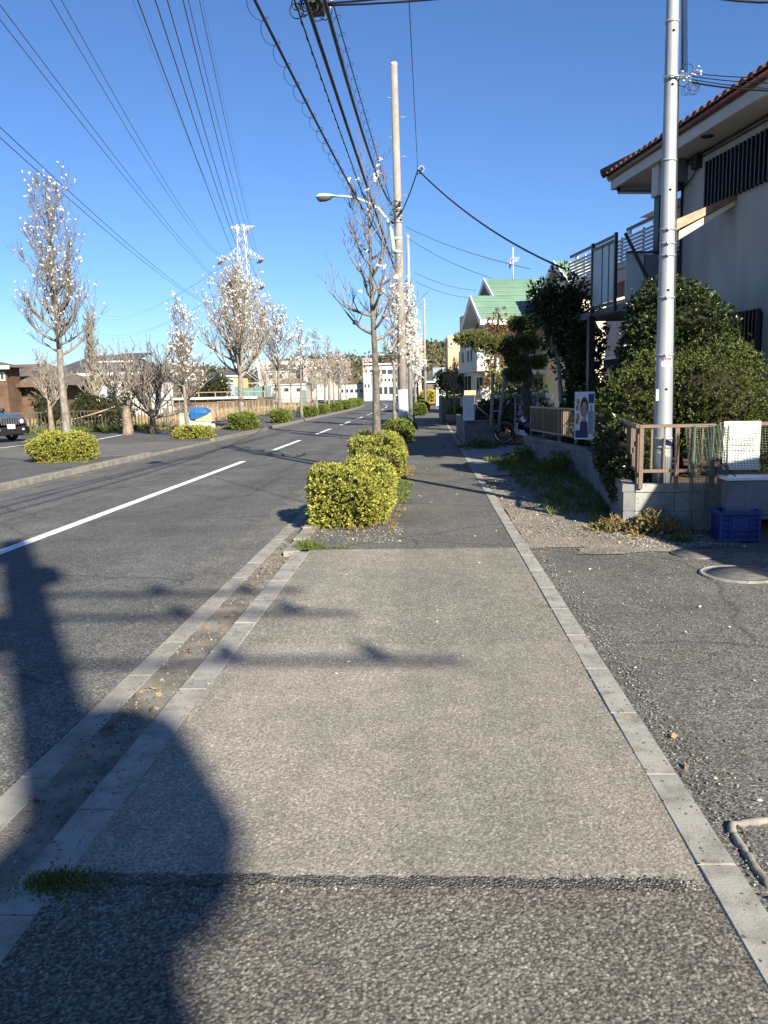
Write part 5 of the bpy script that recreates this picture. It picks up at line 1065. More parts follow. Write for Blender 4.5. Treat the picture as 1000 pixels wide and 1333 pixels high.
def lattice(u0, u1, z0, z1, pitch=0.1, bw=0.026):
    g = MB(H1); g.box(u0+0.01,u1-0.01,-0.14,-0.12,z0+0.01,z1-0.01); w_ = g.build('window', GLASS, t)
    g = MB(H1); f = 0.04
    for a in ((u0,u1,z0,z0+f),(u0,u1,z1-f,z1),(u0,u0+f,z0+f,z1-f),(u1-f,u1,z0+f,z1-f)): g.box(a[0],a[1],-0.115,-0.05,a[2],a[3])
    g.build('frame', BLACK, w_)
    n = int((u1-u0)/pitch)
    for i in range(n+1):
        u = u0+(u1-u0)*i/n; g = MB(H1); g.box(u-bw/2,u+bw/2,0.03,0.10,z0-0.04,z1+0.04); g.build('slat', BLACK, w_)
    g = MB(H1)
    for z in (z0+0.08,(z0+z1)/2,z1-0.08): g.box(u0-0.02,u1+0.02,0.008,0.028,z-0.02,z+0.02)
    g.build('cross_bar', BLACK, w_)
lattice(*U1); lattice(*U2, pitch=0.085)
# roof: soffit, fascia, gutter, tiles
ov = 0.54; ue = -1.6
m = MB(H1); m.box(ue,E_+0.75,-8,ov,HZ+0.002,HZ+0.05); m.build('soffit', SOFFIT, t)
m = MB(H1); m.box(ue,E_+0.75,ov-0.03,ov+0.02,HZ-0.06,HZ+0.13); m.box(ue-0.05,ue,-8,ov+0.02,HZ-0.06,HZ+0.13); m.build('fascia', SOFFIT, t)
m = MB(H1); m.tube([(ue-0.06,ov+0.05,HZ+0.15),(E_+0.75,ov+0.05,HZ+0.15)],0.05,8); m.tube([(ue-0.09,ov+0.05,HZ+0.15),(ue-0.09,-8,HZ+0.15)],0.05,8); m.build('gutter', GUTTER_B, t)
rz0 = HZ+0.20; sl_ = 0.42; half_ = 4.5
m = MB(H1); A = (ue-0.1,ov+0.1,rz0); B = (E_+0.75,ov+0.1,rz0); Cc = (E_+0.75,ov+0.1-2*half_,rz0); Dd = (ue-0.1,ov+0.1-2*half_,rz0); rg0 = (ue-0.1+half_,ov+0.1-half_,rz0+half_*sl_); rg1 = (E_+0.75,ov+0.1-half_,rz0+half_*sl_)
m.add([A,B,Cc,Dd,rg0,rg1],[(0,1,5,4),(0,4,3),(3,4,5,2),(3,2,1,0)]); roof = m.build('roof', TILE_B, t)
def tile(fr_, a, d_out):     # one barrel tile of the eave row: a = (u,v) at the eave, d_out = inward direction
    g = MB(fr_); pr_ = [(math.cos(R(q)),math.sin(R(q))) for q in (0,30,60,90,120,150,180)]; vs = []
    for f in (0.0,0.34):
        for cx_, sz in pr_:
            u = a[0]+d_out[0]*f+(-d_out[1])*cx_*0.075; v = a[1]+d_out[1]*f+d_out[0]*cx_*0.075; vs.append((u,v,rz0-0.01+f*sl_+sz*0.07))
    g.add(vs,[(i,i+1,i+8,i+7) for i in range(6)]+[tuple(range(7))],0,True); g.build('roof_tile', TILE_B, roof)
u = ue-0.05
while u < E_+0.7: tile(H1,(u,ov+0.13),(0,-1)); u += 0.2
v = ov-0.1
while v > -5: tile(H1,(ue-0.13,v),(1,0)); v -= 0.22
m = MB(H1); pts = [(ue-0.15+q,ov+0.15-q,rz0+0.05+q*sl_) for q in (0,0.6,1.5,3,4.4)]; m.tube(pts,0.09,8); m.build('hip_tile', TILE_B, roof)
m = MB(H1); c = hit(H1,921,183,0.3); m.lathe((c[0],0.3,HZ-0.012),[(0.09,0),(0.09,0.02),(0,0.02)],18); m.build('soffit_vent', BLACK, t)
m = MB(H1); m.bbox(-0.22,0.16,0.003,0.40,HZ-0.36,HZ-0.004,0.01); m.build('shutter_box', STUCCO_B, t)
m = MB(H1); m.tube([(0.16,0.03,HZ-0.05),(E_,0.03,HZ-0.05)],0.022,6); m.tube([(0.16,0.03,HZ-0.11),(E_,0.03,HZ-0.11)],0.012,5); m.tube([(0.05,0.035,HZ-0.36),(0.05,0.035,0.4)],0.022,6); m.build('conduit', BLACK, t)
a_ = hit(H1,907,222); m = MB(H1); m.bbox(a_[0],a_[0]+0.17,0.003,0.10,a_[1],a_[1]+0.22,0.01); m.build('junction_box', BLACK, t)
m = MB(H1); m.tube([(a_[0]+0.05,0.04,a_[1]),(a_[0]-0.05,0.05,a_[1]-0.10),(0.08,0.05,a_[1]-0.2)],0.012,5); m.build('flex_cable', BLACK, t)
a_ = hit(H1,893,243); m = MB(H1); m.blob((0.05,0.12,a_[1]),(0.09,0.09,0.07),3,0.1,2); m.build('floodlight', BLACK, t)
# copper canopy over the balcony door, seen from its near end
cu, cz = hit(H1,958,255,0.02); CV = 0.95; P_ = H1(cu,CV,0); oz = D(884,288,P_[1]).z; t2 = thing('copper_canopy', 'small sloping copper-edged canopy jutting from the white wall beside the steel pole', 'canopy', H1(cu,0.3,cz))
m = MB(H1); V = []
for u in (cu, cu-0.34): V += [(u,0.004,cz-0.05),(u,CV,oz-0.13),(u,CV,oz+0.02),(u,0.004,cz+0.03)]
m.add(V,[(0,1,2,3),(7,6,5,4),(3,2,6,7),(1,5,6,2)]); m.build('copper_sheet', COPPER, t2)
m = MB(H1); m.add([(cu-0.03,0.005,cz-0.12),(cu-0.03,CV-0.08,oz-0.25),(cu-0.03,CV-0.08,oz-0.133),(cu-0.03,0.005,cz-0.053),(cu-0.31,0.005,cz-0.12),(cu-0.31,CV-0.08,oz-0.25),(cu-0.31,CV-0.08,oz-0.133),(cu-0.31,0.005,cz-0.053)],[(0,1,2,3),(7,6,5,4),(4,5,1,0),(1,5,6,2)]); m.build('underside', CREAM, t2)
m = MB(H1); m.tube([(cu-0.32,CV+0.04,oz-0.06),(cu+0.02,CV+0.04,oz-0.08)],0.045,8); m.tube([(cu-0.02,CV+0.04,oz-0.1),(cu-0.02,CV+0.06,oz-0.22),(cu-0.02,CV+0.02,oz-0.45)],0.022,7); m.build('gutter', COPPER, t2)
# balcony under the eave
t2 = thing('balcony', 'black steel balcony with frosted panels and blue-grey parapet on the white house', 'balcony', H1(-1.2,0.98,0)); BV = 0.98
p0, p1 = hit(H1,770,405,BV), hit(H1,803,308,BV); bu0, bu1 = p0[0], p1[0]; bz0, bz1 = hit(H1,801,395,BV)[1], hit(H1,803,310,BV)[1]
m = MB(H1); m.box(bu0-0.8,-0.01,0.0,BV-0.03,bz0-0.14,bz0-0.02); m.build('floor', STUCCO_B, t2)
m = MB(H1)
for u in (bu0,bu1-0.05): m.box(u,u+0.05,BV-0.025,BV+0.025,bz0-0.12,bz1+0.10)
for z in (bz0-0.12,bz1-0.05,bz0+0.0): m.box(bu0+0.05,bu1-0.05,BV-0.02,BV+0.02,z,z+0.05)
for f in (0.45,0.72): u = bu0+(bu1-bu0)*f; m.box(u-0.012,u+0.012,BV-0.012,BV+0.014,bz0+0.05,bz1-0.05)
m.build('steel_frame', BLACK, t2)
for f0, f1 in ((0.05,0.44),(0.46,0.71),(0.73,0.96)): m = MB(H1); m.box(bu0+(bu1-bu0)*f0,bu0+(bu1-bu0)*f1,BV-0.006,BV+0.006,bz0+0.06,bz1-0.06); m.build('frosted_panel', FROST, t2)
pz = hit(H1,860,333,0.3)[1]
m = MB(H1); m.box(-0.06,-0.004,0.003,0.62,1.9,pz); m.build('parapet', STUCCO_B, t2)
m = MB(H1); m.box(-0.055,-0.035,0.63,BV-0.03,bz0,bz0+0.8); m.build('side_panel', FROST, t2)
m = MB(H1); m.tube([(-0.02,BV,bz1+0.02),(-0.02,0.3,bz0-0.1)],0.03,5); m.build('brace', BLACK, t2)
m = MB(H1); m.tube([(-0.02,BV,bz0-0.10),(-0.02,0.45,bz0-0.75)],0.035,5); m.build('bracket', BLACK, t2); m = MB(H1); m.tube([(bu0,BV,bz0-0.1),(bu0+0.5,BV,bz0-0.5)],0.02,5); m.build('bracket', BLACK, t2)
m = MB(H1); m.box(-0.05,-0.01,0.02,BV-0.03,pz+0.03,pz+0.06); m.build('top_rail', BLACK, t2)
m = MB(H1); m.box(bu0-0.06,bu0+0.06,BV-0.06,BV+0.06,0,bz0-0.12); m.build('post', BLACK, t2)
m = MB(H1); m.box(-0.16,0.02,0.24,0.42,pz+0.001,HZ-0.55); m.build('roof_post', BLACK, t2)
m = MB(H1); m.bbox(-0.17,0.06,0.22,0.47,HZ-0.55,HZ-0.003,0.01); m.build('post_capital', SOFFIT, t2)
m = MB(H1); m.tube([(ue+0.05,ov-0.05,HZ+0.1),(ue+0.05,ov-0.1,HZ-0.12),(-0.16,0.36,HZ-0.45),(-0.14,0.36,HZ-0.75)],0.035,7); m.build('downpipe', BLACK, t)
m = MB(H1); pp = hit(H1,886,420,0.5); m.tube([(0.02,0.10,3.3),(0.02,0.9,2.2)],0.03,5); m.build('wall_strut', BLACK, t2)

# pink house behind
H2 = Frame(3.46, 20.2, TH)
t = thing('pink_house', 'pink-tiled house with a balcony of grey horizontal slats', 'house', H2(2,-3,0))
s1, s0 = hit(H2,735,345)[1], hit(H2,735,372)[1]
m = MB(H2); m.box(0.2,7,-7,-0.9,0,3.55); m.build('wall', PINKT, t)
m = MB(H2); m.box(-0.05,6.2,-1.2,0.0,s0-0.36,s0-0.05); m.build('balcony_floor', PINKW, t)
m = MB(H2); m.box(-0.08,6.2,0.003,0.05,s0-0.10,s0-0.02); m.build('gutter', GREYM, t)
for k in range(7):
    z = s0+0.03+(s1-s0-0.06)*k/6; m = MB(H2); m.box(0,6.2,-0.03,0.0,z-0.022,z+0.022); m.build('balcony_slat', GREYM, t)
    m = MB(H2); m.box(-0.03,0.0,-1.2,-0.031,z-0.022,z+0.022); m.build('balcony_slat', GREYM, t)
for u in (0.02,1.0,2.0,3.0,4.0,5.0,6.0): m = MB(H2); m.box(u-0.02,u+0.02,-0.06,-0.031,s0-0.04,s1+0.04); m.build('balcony_post', GREYM, t)
for a, b in ((0.1,2.7),(3.3,6.2)): m = MB(H2); m.box(a,b,-0.05,0.0,s1+0.10,s1+0.16); m.build('handrail', BLACK, t)
for u in (0.5,1.6,2.6,3.4,4.5): m = MB(H2); m.box(u-0.06,u+0.06,-0.045,-0.005,s1+0.02,s1+0.10); m.build('rail_bracket', WHITEM, t)
m = MB(H2); m.box(0.2,0.9,-0.898,-0.86,1.0,2.2); w_ = m.build('window', GLASS, t); m = MB(H2); m.box(0.16,0.94,-0.9,-0.85,2.2,2.26); m.build('window_head', WHITEM, w_)
m = MB(H2); m.box(2.2,7.5,-7,-1.6,3.56,5.35); m.build('upper_wall', PINKW, t)
m = MB(H2); m.add([(1.7,-1.0,5.25),(8,-1.0,5.25),(8,-7.6,5.25),(1.7,-7.6,5.25),(1.7,-4.2,6.35),(8,-4.2,6.35)],[(0,1,5,4),(4,5,2,3),(0,4,3),(1,2,5),(3,2,1,0)]); m.build('roof', BROWNW if False else SOFFIT, t)
m = MB(H2); m.box(2.5,3.6,-1.598,-1.56,3.9,4.9); w_ = m.build('window', GLASS, t); m = MB(H2)
for k in range(4): m.box(2.45,3.65,-1.55,-1.50,3.92+0.26*k,4.08+0.26*k)
m.build('shutter_slats', WHITEM, w_)

# green-roofed house
H3 = Frame(2.05, 34.0, TH)
t = thing('green_roofed_house', 'cream house with green roofs, white bargeboards and a pale boxed balcony', 'house', H3(-2,-3,0))
m = MB(H3); m.box(-4.6,0.2,-7,-0.35,0,5.0); m.build('wall', CREAM, t)
m = MB(H3); m.box(0.9,5.0,-9,-2.6,0,4.9); m.build('wing_wall', CREAM, t)
def gable(fr_, u0, u1, v0, v1, zr, ze, mat_, parent, along='v', th=0.12, name='roof'):
    """gable roof; along='v': the ridge runs away from the street"""
    m = MB(fr_); uc = (u0+u1)/2
    if along == 'v': m.add([(u0,v0,ze),(uc,v0,zr),(u1,v0,ze),(u0,v1,ze),(uc,v1,zr),(u1,v1,ze),(u0,v0,ze-th),(uc,v0,zr-th),(u1,v0,ze-th),(u0,v1,ze-th),(uc,v1,zr-th),(u1,v1,ze-th)],[(0,1,4,3),(1,2,5,4),(0,3,9,6),(2,8,11,5),(3,4,10,9),(4,5,11,10)])
    r_ = m.build(name, mat_, parent); m = MB(fr_); m.add([(u0,v0,ze-th),(uc,v0,zr-th),(u1,v0,ze-th),(u0,v1,ze-th),(uc,v1,zr-th),(u1,v1,ze-th)],[(0,3,4,1),(1,4,5,2)]); m.build('soffit', SOFFIT, r_)
    # courses of roofing as thin ridges
    n = int(abs(u1-uc)/0.33)
    for s_ in (-1,1):
        for k in range(1,n):
            f = k/n; u = uc+s_*(u1-uc)*f; z = zr+(ze-zr)*f; g = MB(fr_); g.box(u-0.03,u+0.03,min(v0,v1),max(v0,v1),z+0.002,z+0.028); g.build('roof_course', mat_, r_)
    g = MB(fr_)
    for s_ in (u0,u1): g.add([(s_,v0+0.02,ze-th-0.08),(uc,v0+0.02,zr-th-0.08),(uc,v0+0.02,zr+0.02),(s_,v0+0.02,ze+0.02),(s_,v0-0.03,ze-th-0.08),(uc,v0-0.03,zr-th-0.08),(uc,v0-0.03,zr+0.02),(s_,v0-0.03,ze+0.02)],[(0,1,2,3),(7,6,5,4),(0,4,5,1),(3,2,6,7)])
    g.build('bargeboard', WHITEM, r_); return r_
gz, ge = hit(H3,612,385,0.3)[1], hit(H3,625,416,0.3)[1]; gu, gn = hit(H3,612,385,0.3)[0], hit(H3,625,416,0.3)[0]
gf = hit(H3,600,427,0.3)[0]
hwid = max(1.6, gn-gu)
r1 = gable(H3, gu-hwid, gu+hwid, 0.3, -6.5, gz, ge, ROOF_GR, t)
m = MB(H3); m.box(gu+hwid-0.02,gu+hwid+0.03,-6.4,0.3,ge-0.2,ge-0.02); m.build('eave_fascia', WHITEM, t)
m = MB(H3); m.add([(gu-hwid+0.3,-0.34,ge-0.15),(gu+hwid-0.3,-0.34,ge-0.15),(gu,-0.34,gz-0.25)],[(0,1,2)]); m.build('gable_panel', CREAM_P, t)
uz = hit(H3,630,363,-0.9); g2 = gable(H3, uz[0]-2.6, uz[0]+2.6, -0.9, -7.5, uz[1], uz[1]-1.55, ROOF_GR, t)
m = MB(H3); m.box(uz[0]-2.3,uz[0]+2.3,-7.2,-1.3,4.8,uz[1]-1.6); m.build('upper_wall', CREAM, t)
wz = hit(H3,700,363,-4.2); r3 = gable(H3, 0.6, 5.2, -2.3, -9, 6.35, 5.0, ROOF_GR, t)
m = MB(H3); m.add([(0.9,-2.59,4.85),(4.9,-2.59,4.85),(2.9,-2.59,6.05)],[(0,1,2)]); m.build('gable_panel', CREAM, t)
b1 = hit(H3,621,452,0.55); b0_ = hit(H3,597,456,0.55); bzb = hit(H3,621,483,0.55)[1]
m = MB(H3); m.box(b0_[0],b1[0],-0.34,0.55,bzb,b1[1]); bal = m.build('boxed_balcony', CREAM_P, t)
for k in range(4):
    z = bzb+0.12+k*(b1[1]-bzb-0.1)/4; m = MB(H3); m.box(b0_[0]-0.01,b1[0]+0.012,0.551,0.562,z,z+0.012); m.build('siding_groove', GREYM, bal)
for f in (0.25,0.55,0.72): u = b0_[0]+(b1[0]-b0_[0])*f; m = MB(H3); m.box(u-0.1,u+0.1,0.552,0.57,bzb+0.45*(b1[1]-bzb),b1[1]-0.08); m.build('balcony_opening', ROOF_G, bal)
for u0, u1, z0, z1 in ((-3.2,-2.2,3.2,4.5),(-1.7,-0.9,3.3,4.4),(-3.4,-2.4,0.3,2.2),(-1.2,-0.3,1.0,2.1)):
    m = MB(H3); m.box(u0,u1,-0.348,-0.32,z0,z1); w_ = m.build('window', GLASS, t); m = MB(H3)
    m.box(u0-0.06,u1+0.06,-0.349,-0.30,z0-0.06,z0-0.001); m.box(u0-0.06,u1+0.06,-0.349,-0.30,z1+0.001,z1+0.06); m.box((u0+u1)/2-0.02,(u0+u1)/2+0.02,-0.319,-0.305,z0,z1); m.build('frame', WHITEM, w_)
for v0, z0 in ((-1.6,3.0),(-3.4,3.0),(-2.2,0.9)):        # windows on the sunny side
    m = MB(H3); m.box(0.201,0.23,v0-0.9,v0,z0,z0+1.1); w_ = m.build('window', GLASS, t); m = MB(H3); m.box(0.2,0.25,v0-0.96,v0+0.06,z0+1.101,z0+1.16); m.box(0.2,0.25,v0-0.96,v0+0.06,z0-0.06,z0-0.001); m.box(0.231,0.245,v0-0.47,v0-0.43,z0,z0+1.1); m.build('frame', WHITEM, w_)
gz2 = hit(H3,655,465,-1)[1]; m = MB(H3); m.add([(0.2,-0.6,2.75),(0.2,-4.6,2.75),(1.3,-4.6,2.3),(1.3,-0.6,2.3),(0.2,-0.6,2.65),(0.2,-4.6,2.65),(1.3,-4.6,2.2),(1.3,-0.6,2.2)],[(0,1,2,3),(7,6,5,4),(0,3,7,4),(3,2,6,7),(1,5,6,2)]); m.build('porch_roof', ROOF_GR, t)
m = MB(H3); m.box(1.3,1.33,-4.6,-0.6,2.14,2.32); m.build('porch_fascia', WHITEM, t)
m = MB(H3); at_ = hit(H3,668,362,-3); A0 = (at_[0],-3,at_[1]-0.1); m.tube([A0,(A0[0],-3,A0[2]+1.5)],0.03,5)
m.build('aerial_mast', WHITEM, t); m = MB(H3)
for k in range(5): m.tube([(A0[0]-0.25+0.1*k,-3.3,A0[2]+0.9+0.03*k),(A0[0]-0.25+0.1*k,-2.7,A0[2]+0.9+0.03*k)],0.015,3)
m.tube([(A0[0]-0.35,-3,A0[2]+0.9),(A0[0]+0.3,-3,A0[2]+1.0)],0.015,3); m.tube([(A0[0]-0.5,-3,A0[2]+0.6),(A0[0]-0.5,-3,A0[2]+1.0)],0.05,5); m.build('aerial', GREYM, t)

# buildings further along on the right
def block_house(name, label, px0, px1, py, Y, depth, m, roof=None, roof_h=0.0, wins=(), z0=-0.15, ov=0.3, winmat=None, cat='house', ridge='x', floors=None, frame=True, trim=None, group=None):
    a, b = D(px0,py,Y), D(px1,py,Y); zt = a.z; t = thing(name, label, cat, ((a.x+b.x)/2,Y+depth/2,z0), group)
    mb = MB(); mb.box(a.x,b.x,Y,Y+depth,z0,zt); mb.build('wall', m, t)
    if roof:
        mb = MB(); x0, x1, y0, y1 = a.x-ov, b.x+ov, Y-ov, Y+depth+ov
        if roof_h > 0:
            if ridge == 'x': ym = (y0+y1)/2; i = min((x1-x0)*0.3,(y1-y0)*0.5); mb.add([(x0,y0,zt),(x1,y0,zt),(x1,y1,zt),(x0,y1,zt),(x0+i,ym,zt+roof_h),(x1-i,ym,zt+roof_h)],[(0,1,5,4),(1,2,5),(2,3,4,5),(3,0,4),(3,2,1,0)])
            elif ridge == 'y': xm = (x0+x1)/2; mb.add([(x0,y0,zt),(x1,y0,zt),(x1,y1,zt),(x0,y1,zt),(xm,y0,zt+roof_h),(xm,y1,zt+roof_h)],[(0,4,5,3),(1,2,5,4),(0,1,4),(2,3,5),(3,2,1,0)])
            elif ridge == 'gx': ym = (y0+y1)/2; mb.add([(x0,y0,zt),(x1,y0,zt),(x1,y1,zt),(x0,y1,zt),(x0,ym,zt+roof_h),(x1,ym,zt+roof_h)],[(0,1,5,4),(1,2,5),(2,3,4,5),(3,0,4),(3,2,1,0)])
            elif ridge == 'shed': mb.add([(x0,y0,zt),(x1,y0,zt),(x1,y1,zt+roof_h),(x0,y1,zt+roof_h),(x0,y1,zt)],[(0,1,2,3),(0,3,4)])
            mb.build('roof', roof, t)
            if ridge in ('x','gx','shed'): mb = MB(); mb.box(x0,x1,y0-0.06,y0-0.003,zt-0.12,zt+0.1); mb.build('fascia', trim or WHITEM, t)
        else: mb.box(x0,x1,y0,y1,zt,zt+0.25); mb.build('roof', roof, t)
    for (wx0,wx1,wy0,wy1) in wins:        # photo pixels
        p, q = D(wx0,wy1,Y), D(wx1,wy0,Y); mb = MB(); mb.box(p.x,q.x,Y-0.03,Y-0.004,p.z,q.z); w_ = mb.build('window', winmat or GLASS, t)
        f = 0.09; mb = MB()
        for bx in ((p.x-f,q.x+f,p.z-f,p.z-0.001),(p.x-f,q.x+f,q.z+0.001,q.z+f),(p.x-f,p.x-0.001,p.z,q.z),(q.x+0.001,q.x+f,p.z,q.z)): mb.box(bx[0],bx[1],Y-0.07,Y-0.003,bx[2],bx[3])
        mb.build('frame', trim or WHITEM, w_)
    return t
block_house('flat_roofed_building', 'tan flat-roofed building behind the boxed balcony', 583, 626, 441, 58, 9, TANW, TANW, 0, [(586,589,446,450)], ov=0.02, cat='building')
block_house('grey_roofed_house', 'small white house with a pale sloping roof beyond the grey wall', 567.5, 586, 494, 92, 8, STUCCO, SHEDM, 1.6, [(571,575,506,513)], ridge='shed')
block_house('low_house', 'dark brown low house between the white house and the pavement', 556, 566, 497, 120, 8, ROOF_BR, ROOF_G, 1.2, [], ridge='x')
shrub('bright yellow flowering hedge where the pavement bends', [(0.2,113,0.9,1.0,0.8,0.95),(-0.6,114,0.85,0.6,0.8,0.9)], 700, 0.22, 0.10, L_FORS, 81, [], name='flowering_hedge', cat='hedge', pw=3)
# ================================================================== FAR BUILDINGS AND HILLS
def hill(name, y, pts, m, depth=120):
    """ridge line given by photo pixels, a solid mound behind it"""
    mb = MB(); P = [D(x,py,y) for x, py in pts]; n = len(P); rng = random.Random(int(y)); V = []
    fine = []
    for a, b in zip(P, P[1:]):
        for k in range(8): q = a.lerp(b, k/8); q.z += rng.uniform(-1,1)*y*0.0012; fine.append(q)
    fine.append(P[-1]); n = len(fine)
    V = [(p.x,p.y-depth*0.5,-0.3) for p in fine]+[(p.x,p.y,p.z) for p in fine]+[(p.x,p.y+depth,-0.3) for p in fine]
    mb.add(V, [(i,i+1,n+i+1,n+i) for i in range(n-1)]+[(n+i,n+i+1,2*n+i+1,2*n+i) for i in range(n-1)], 0, True); o = mb.build(name, m); o['kind'] = 'structure'
    return fine
def wood(name, fine, y0, n, L, seed, m, hgt, depth=40):
    rs_ = np.random.RandomState(seed); P = []
    for i in range(n):
        p = fine[rs_.randint(len(fine))]; f = rs_.uniform(0,1); P.append((p.x+rs_.normal()*8, p.y-f*depth, max(0,p.z*(1-f*depth/60.0 if depth/60.0*f < 1 else 0))+rs_.uniform(0,hgt)))
    P = np.repeat(np.array(P),4,axis=0)+rs_.normal(size=(n*4,3))*L*0.5; N = np.tile(np.array([[0,-0.3,1.0]]),(len(P),1)); N /= np.linalg.norm(N,axis=1)[:,None]
    V, Fc = leaf_arrays(rs_, P, N, L, L*0.7, 1.0); o = np_mesh(name, V, Fc, m); o['kind'] = 'stuff'
f = hill('hill', 1500, [(-300,482),(-100,484),(60,482),(150,484),(180,483),(220,478),(270,480),(300,486),(420,492),(600,500)], HILLM, 500); wood('distant_wood', f, 1500, 5000, 5, 1, L_HILL, 8, 60)
f = hill('hill', 560, [(330,492),(370,478),(420,470),(480,474),(520,474),(560,470),(640,480),(760,500)], HILLM, 200); wood('distant_wood', f, 560, 6000, 2.4, 2, L_HILL, 5, 55)
f = hill('hill', 330, [(520,508),(540,480),(556,463),(575,458),(600,460),(640,470),(760,500)], HILLM, 100); wood('hill_wood', f, 330, 9000, 1.5, 3, L_HILL, 4, 50)
def grid_wins(x0, x1, y0, y1, nx, ny, fx=0.6, fy=0.5):
    o = []
    for i in range(nx):
        for j in range(ny):
            w_ = (x1-x0)/nx; h = (y1-y0)/ny; o.append((x0+w_*(i+0.5-fx/2), x0+w_*(i+0.5+fx/2), y0+h*(j+0.5-fy/2), y0+h*(j+0.5+fy/2)))
    return o
APB = plain('apartment_brown', (0.36,0.27,0.235), (0.31,0.235,0.205), 0.85, 0.1); HALLW = plain('hall_wall', (0.44,0.455,0.47), (0.38,0.395,0.41), 0.8, 0.3)
APW = plain('apartment_pale', (0.47,0.43,0.39), (0.41,0.375,0.34), 0.85, 0.1)
block_house('apartment_block', 'long brown and white apartment block on the ridge behind the bare trees', 394, 452, 469, 430, 20, APB, APW, 0, grid_wins(395,451,471,480,14,2,0.6,0.5), cat='building', trim=APW)
block_house('apartment_block', 'pale apartment block on the ridge left of the brown one', 336, 394, 471, 440, 20, APW, APW, 0, grid_wins(338,392,474,484,10,2,0.55,0.5), cat='building', trim=APB)
block_house('apartment_block', 'small dark apartment block rising behind the blue-white hall', 472, 486, 467, 400, 18, APB, APW, 0, grid_wins(473,485,470,478,4,2), cat='building', trim=APW)
block_house('white_hall', 'wide white hall with a blue glazed front at the end of the road', 478, 520, 475, 185, 18, HALLW, WHITEM, 0, grid_wins(481,519,480,488,5,1,0.85,0.8)+grid_wins(480,519,492,497,8,1,0.6,0.8)+grid_wins(479,519,503,514,6,1,0.7,0.9), cat='building', ov=0.6)
block_house('blue_panelled_annex', 'pale blue panelled block standing before the white hall', 473, 483, 487, 172, 8, SHEDM, WHITEM, 0, [(474.5,477,500,505),(479,481.5,500,505)], cat='building', ov=0.1)
block_house('cream_hall', 'long cream building right of the white hall, behind the pole', 500, 548, 478, 210, 15, CREAM_P, SOFFIT, 0, grid_wins(502,546,486,496,9,1,0.8,0.8)+grid_wins(502,546,503,514,7,1,0.75,0.9), cat='building')
block_house('roadside_shop', 'low white building with dark openings at the foot of the bend', 440, 476, 500, 175, 12, APW, ROOF_G, 0, grid_wins(442,474,505,513,5,1,0.7,0.6), cat='building')
block_house('hillside_house', 'white house with grey roof on the slope behind the slim magnolia', 346, 376, 484, 250, 12, APW, ROOF_G, 2.4, [(350,355,488,493),(362,368,488,493)])
block_house('hillside_house', 'cream house on the slope between the thin bare trees', 398, 424, 486, 260, 12, CREAM_P, ROOF_BR, 2.4, [(402,406,490,495),(412,418,490,495)])
block_house('hillside_house', 'pale house low on the slope beside the bend', 420, 446, 488, 230, 12, APW, ROOF_G, 2.0, [(425,430,492,497),(436,441,492,497)])
block_house('hillside_house', 'low white house behind the tan fence end', 352, 398, 501, 190, 10, APW, ROOF_BR, 1.5, [(356,362,505,510),(370,376,505,510),(386,392,505,510)])
# left of the pylon: sheds and the yellow house across the field
block_house('yellow_house', 'yellow house with a dark roof across the dry field', 284, 309, 490, 150, 9, YELW, ROOF_G, 1.6, [(288,292,494,499),(299,304,494,499)])
block_house('dark_roofed_house', 'small grey house with a dark roof left of the yellow house', 262, 286, 495, 142, 8, SHEDM, ROOF_G, 1.5, [(268,272,498,502)])
block_house('metal_shed', 'blue-grey corrugated shed left of the yellow house', 256, 272, 502, 128, 5, SHEDM, SHEDM, 0.5, [], ridge='shed')
block_house('metal_shed', 'paler metal shed with a white door before the yellow house', 272, 296, 500, 126, 5, plain('shed_pale',(0.5,0.54,0.57),None,0.6,1), SHEDM, 0.4, [(277,281,503,511)], ridge='shed')
for i, (x0,x1,y0) in enumerate([(302,312,503),(314,330,505),(331,352,503),(392,398,508)]):
    block_house('green_screen', ['short','long','tall','narrow'][i]+' green mesh screen at the foot of the pylon', x0, x1, y0, 140+i*6, 0.3, plain('green_screen%d'%i,(0.12,0.22,0.20),(0.09,0.17,0.155),0.8,1), None, 0, [], cat='screen', group='green screens by the pylon')
t = thing('embankment', 'brown earth bank with a pale concrete edge across the field', 'bank', D(270,520,100)); a_, b_ = D(180,517,98), D(345,519,98); m = MB(); m.box(a_.x-25,b_.x,98,103,-0.2,a_.z-0.35); m.build('bank', SOIL, t); m = MB(); a2, b2 = D(182,519,97.9), D(335,519,97.9); m.box(a2.x-20,b2.x,97.5,97.99,a2.z-0.3,a2.z); m.build('concrete_edge', WHITEM, t)
railing('tan guard rail on the earth bank across the field', (D(195,514,100).x,100), (D(345,514,100).x,100), D(270,517,100).z-0.3, 0.95, 2.0, BROWNAL_L, group='rails across the river', post_every=2.0, bar=0.05, rail=0.06)
railing('dark rail behind the weathered board across the river', (-48,66), (-14.7,66), -0.15, 1.5, 1.2, BROWNAL_D, group='rails across the river', post_every=2.4, bar=0.03, rail=0.04)
# left: fences
railing('dark brown bar railing behind the car across the road', (-25.5,33.0), (-18.4,35.9), 0.0, 1.0, 0.16, BROWNAL_D, group='river railings', post_every=1.8, bar=0.016, rail=0.03)
railing('dark brown bar railing behind the twisted trees', (-18.4,35.9), (-13.3,40.0), 0.0, 1.0, 0.16, BROWNAL_D, group='river railings', post_every=1.8, bar=0.016, rail=0.03)
railing('tan bar railing along the dry field, nearer stretch', (-13.3,40.0), (-14.9,56), 0.0, 1.15, 0.5, BROWNAL_L, group='river railings', post_every=2.0, bar=0.009, rail=0.025)
railing('tan bar railing along the dry field, farther stretch to the bend', (-14.9,56), (-13.5,95), 0.0, 1.2, 0.7, BROWNAL_L, group='river railings', post_every=2.0, bar=0.011, rail=0.03)
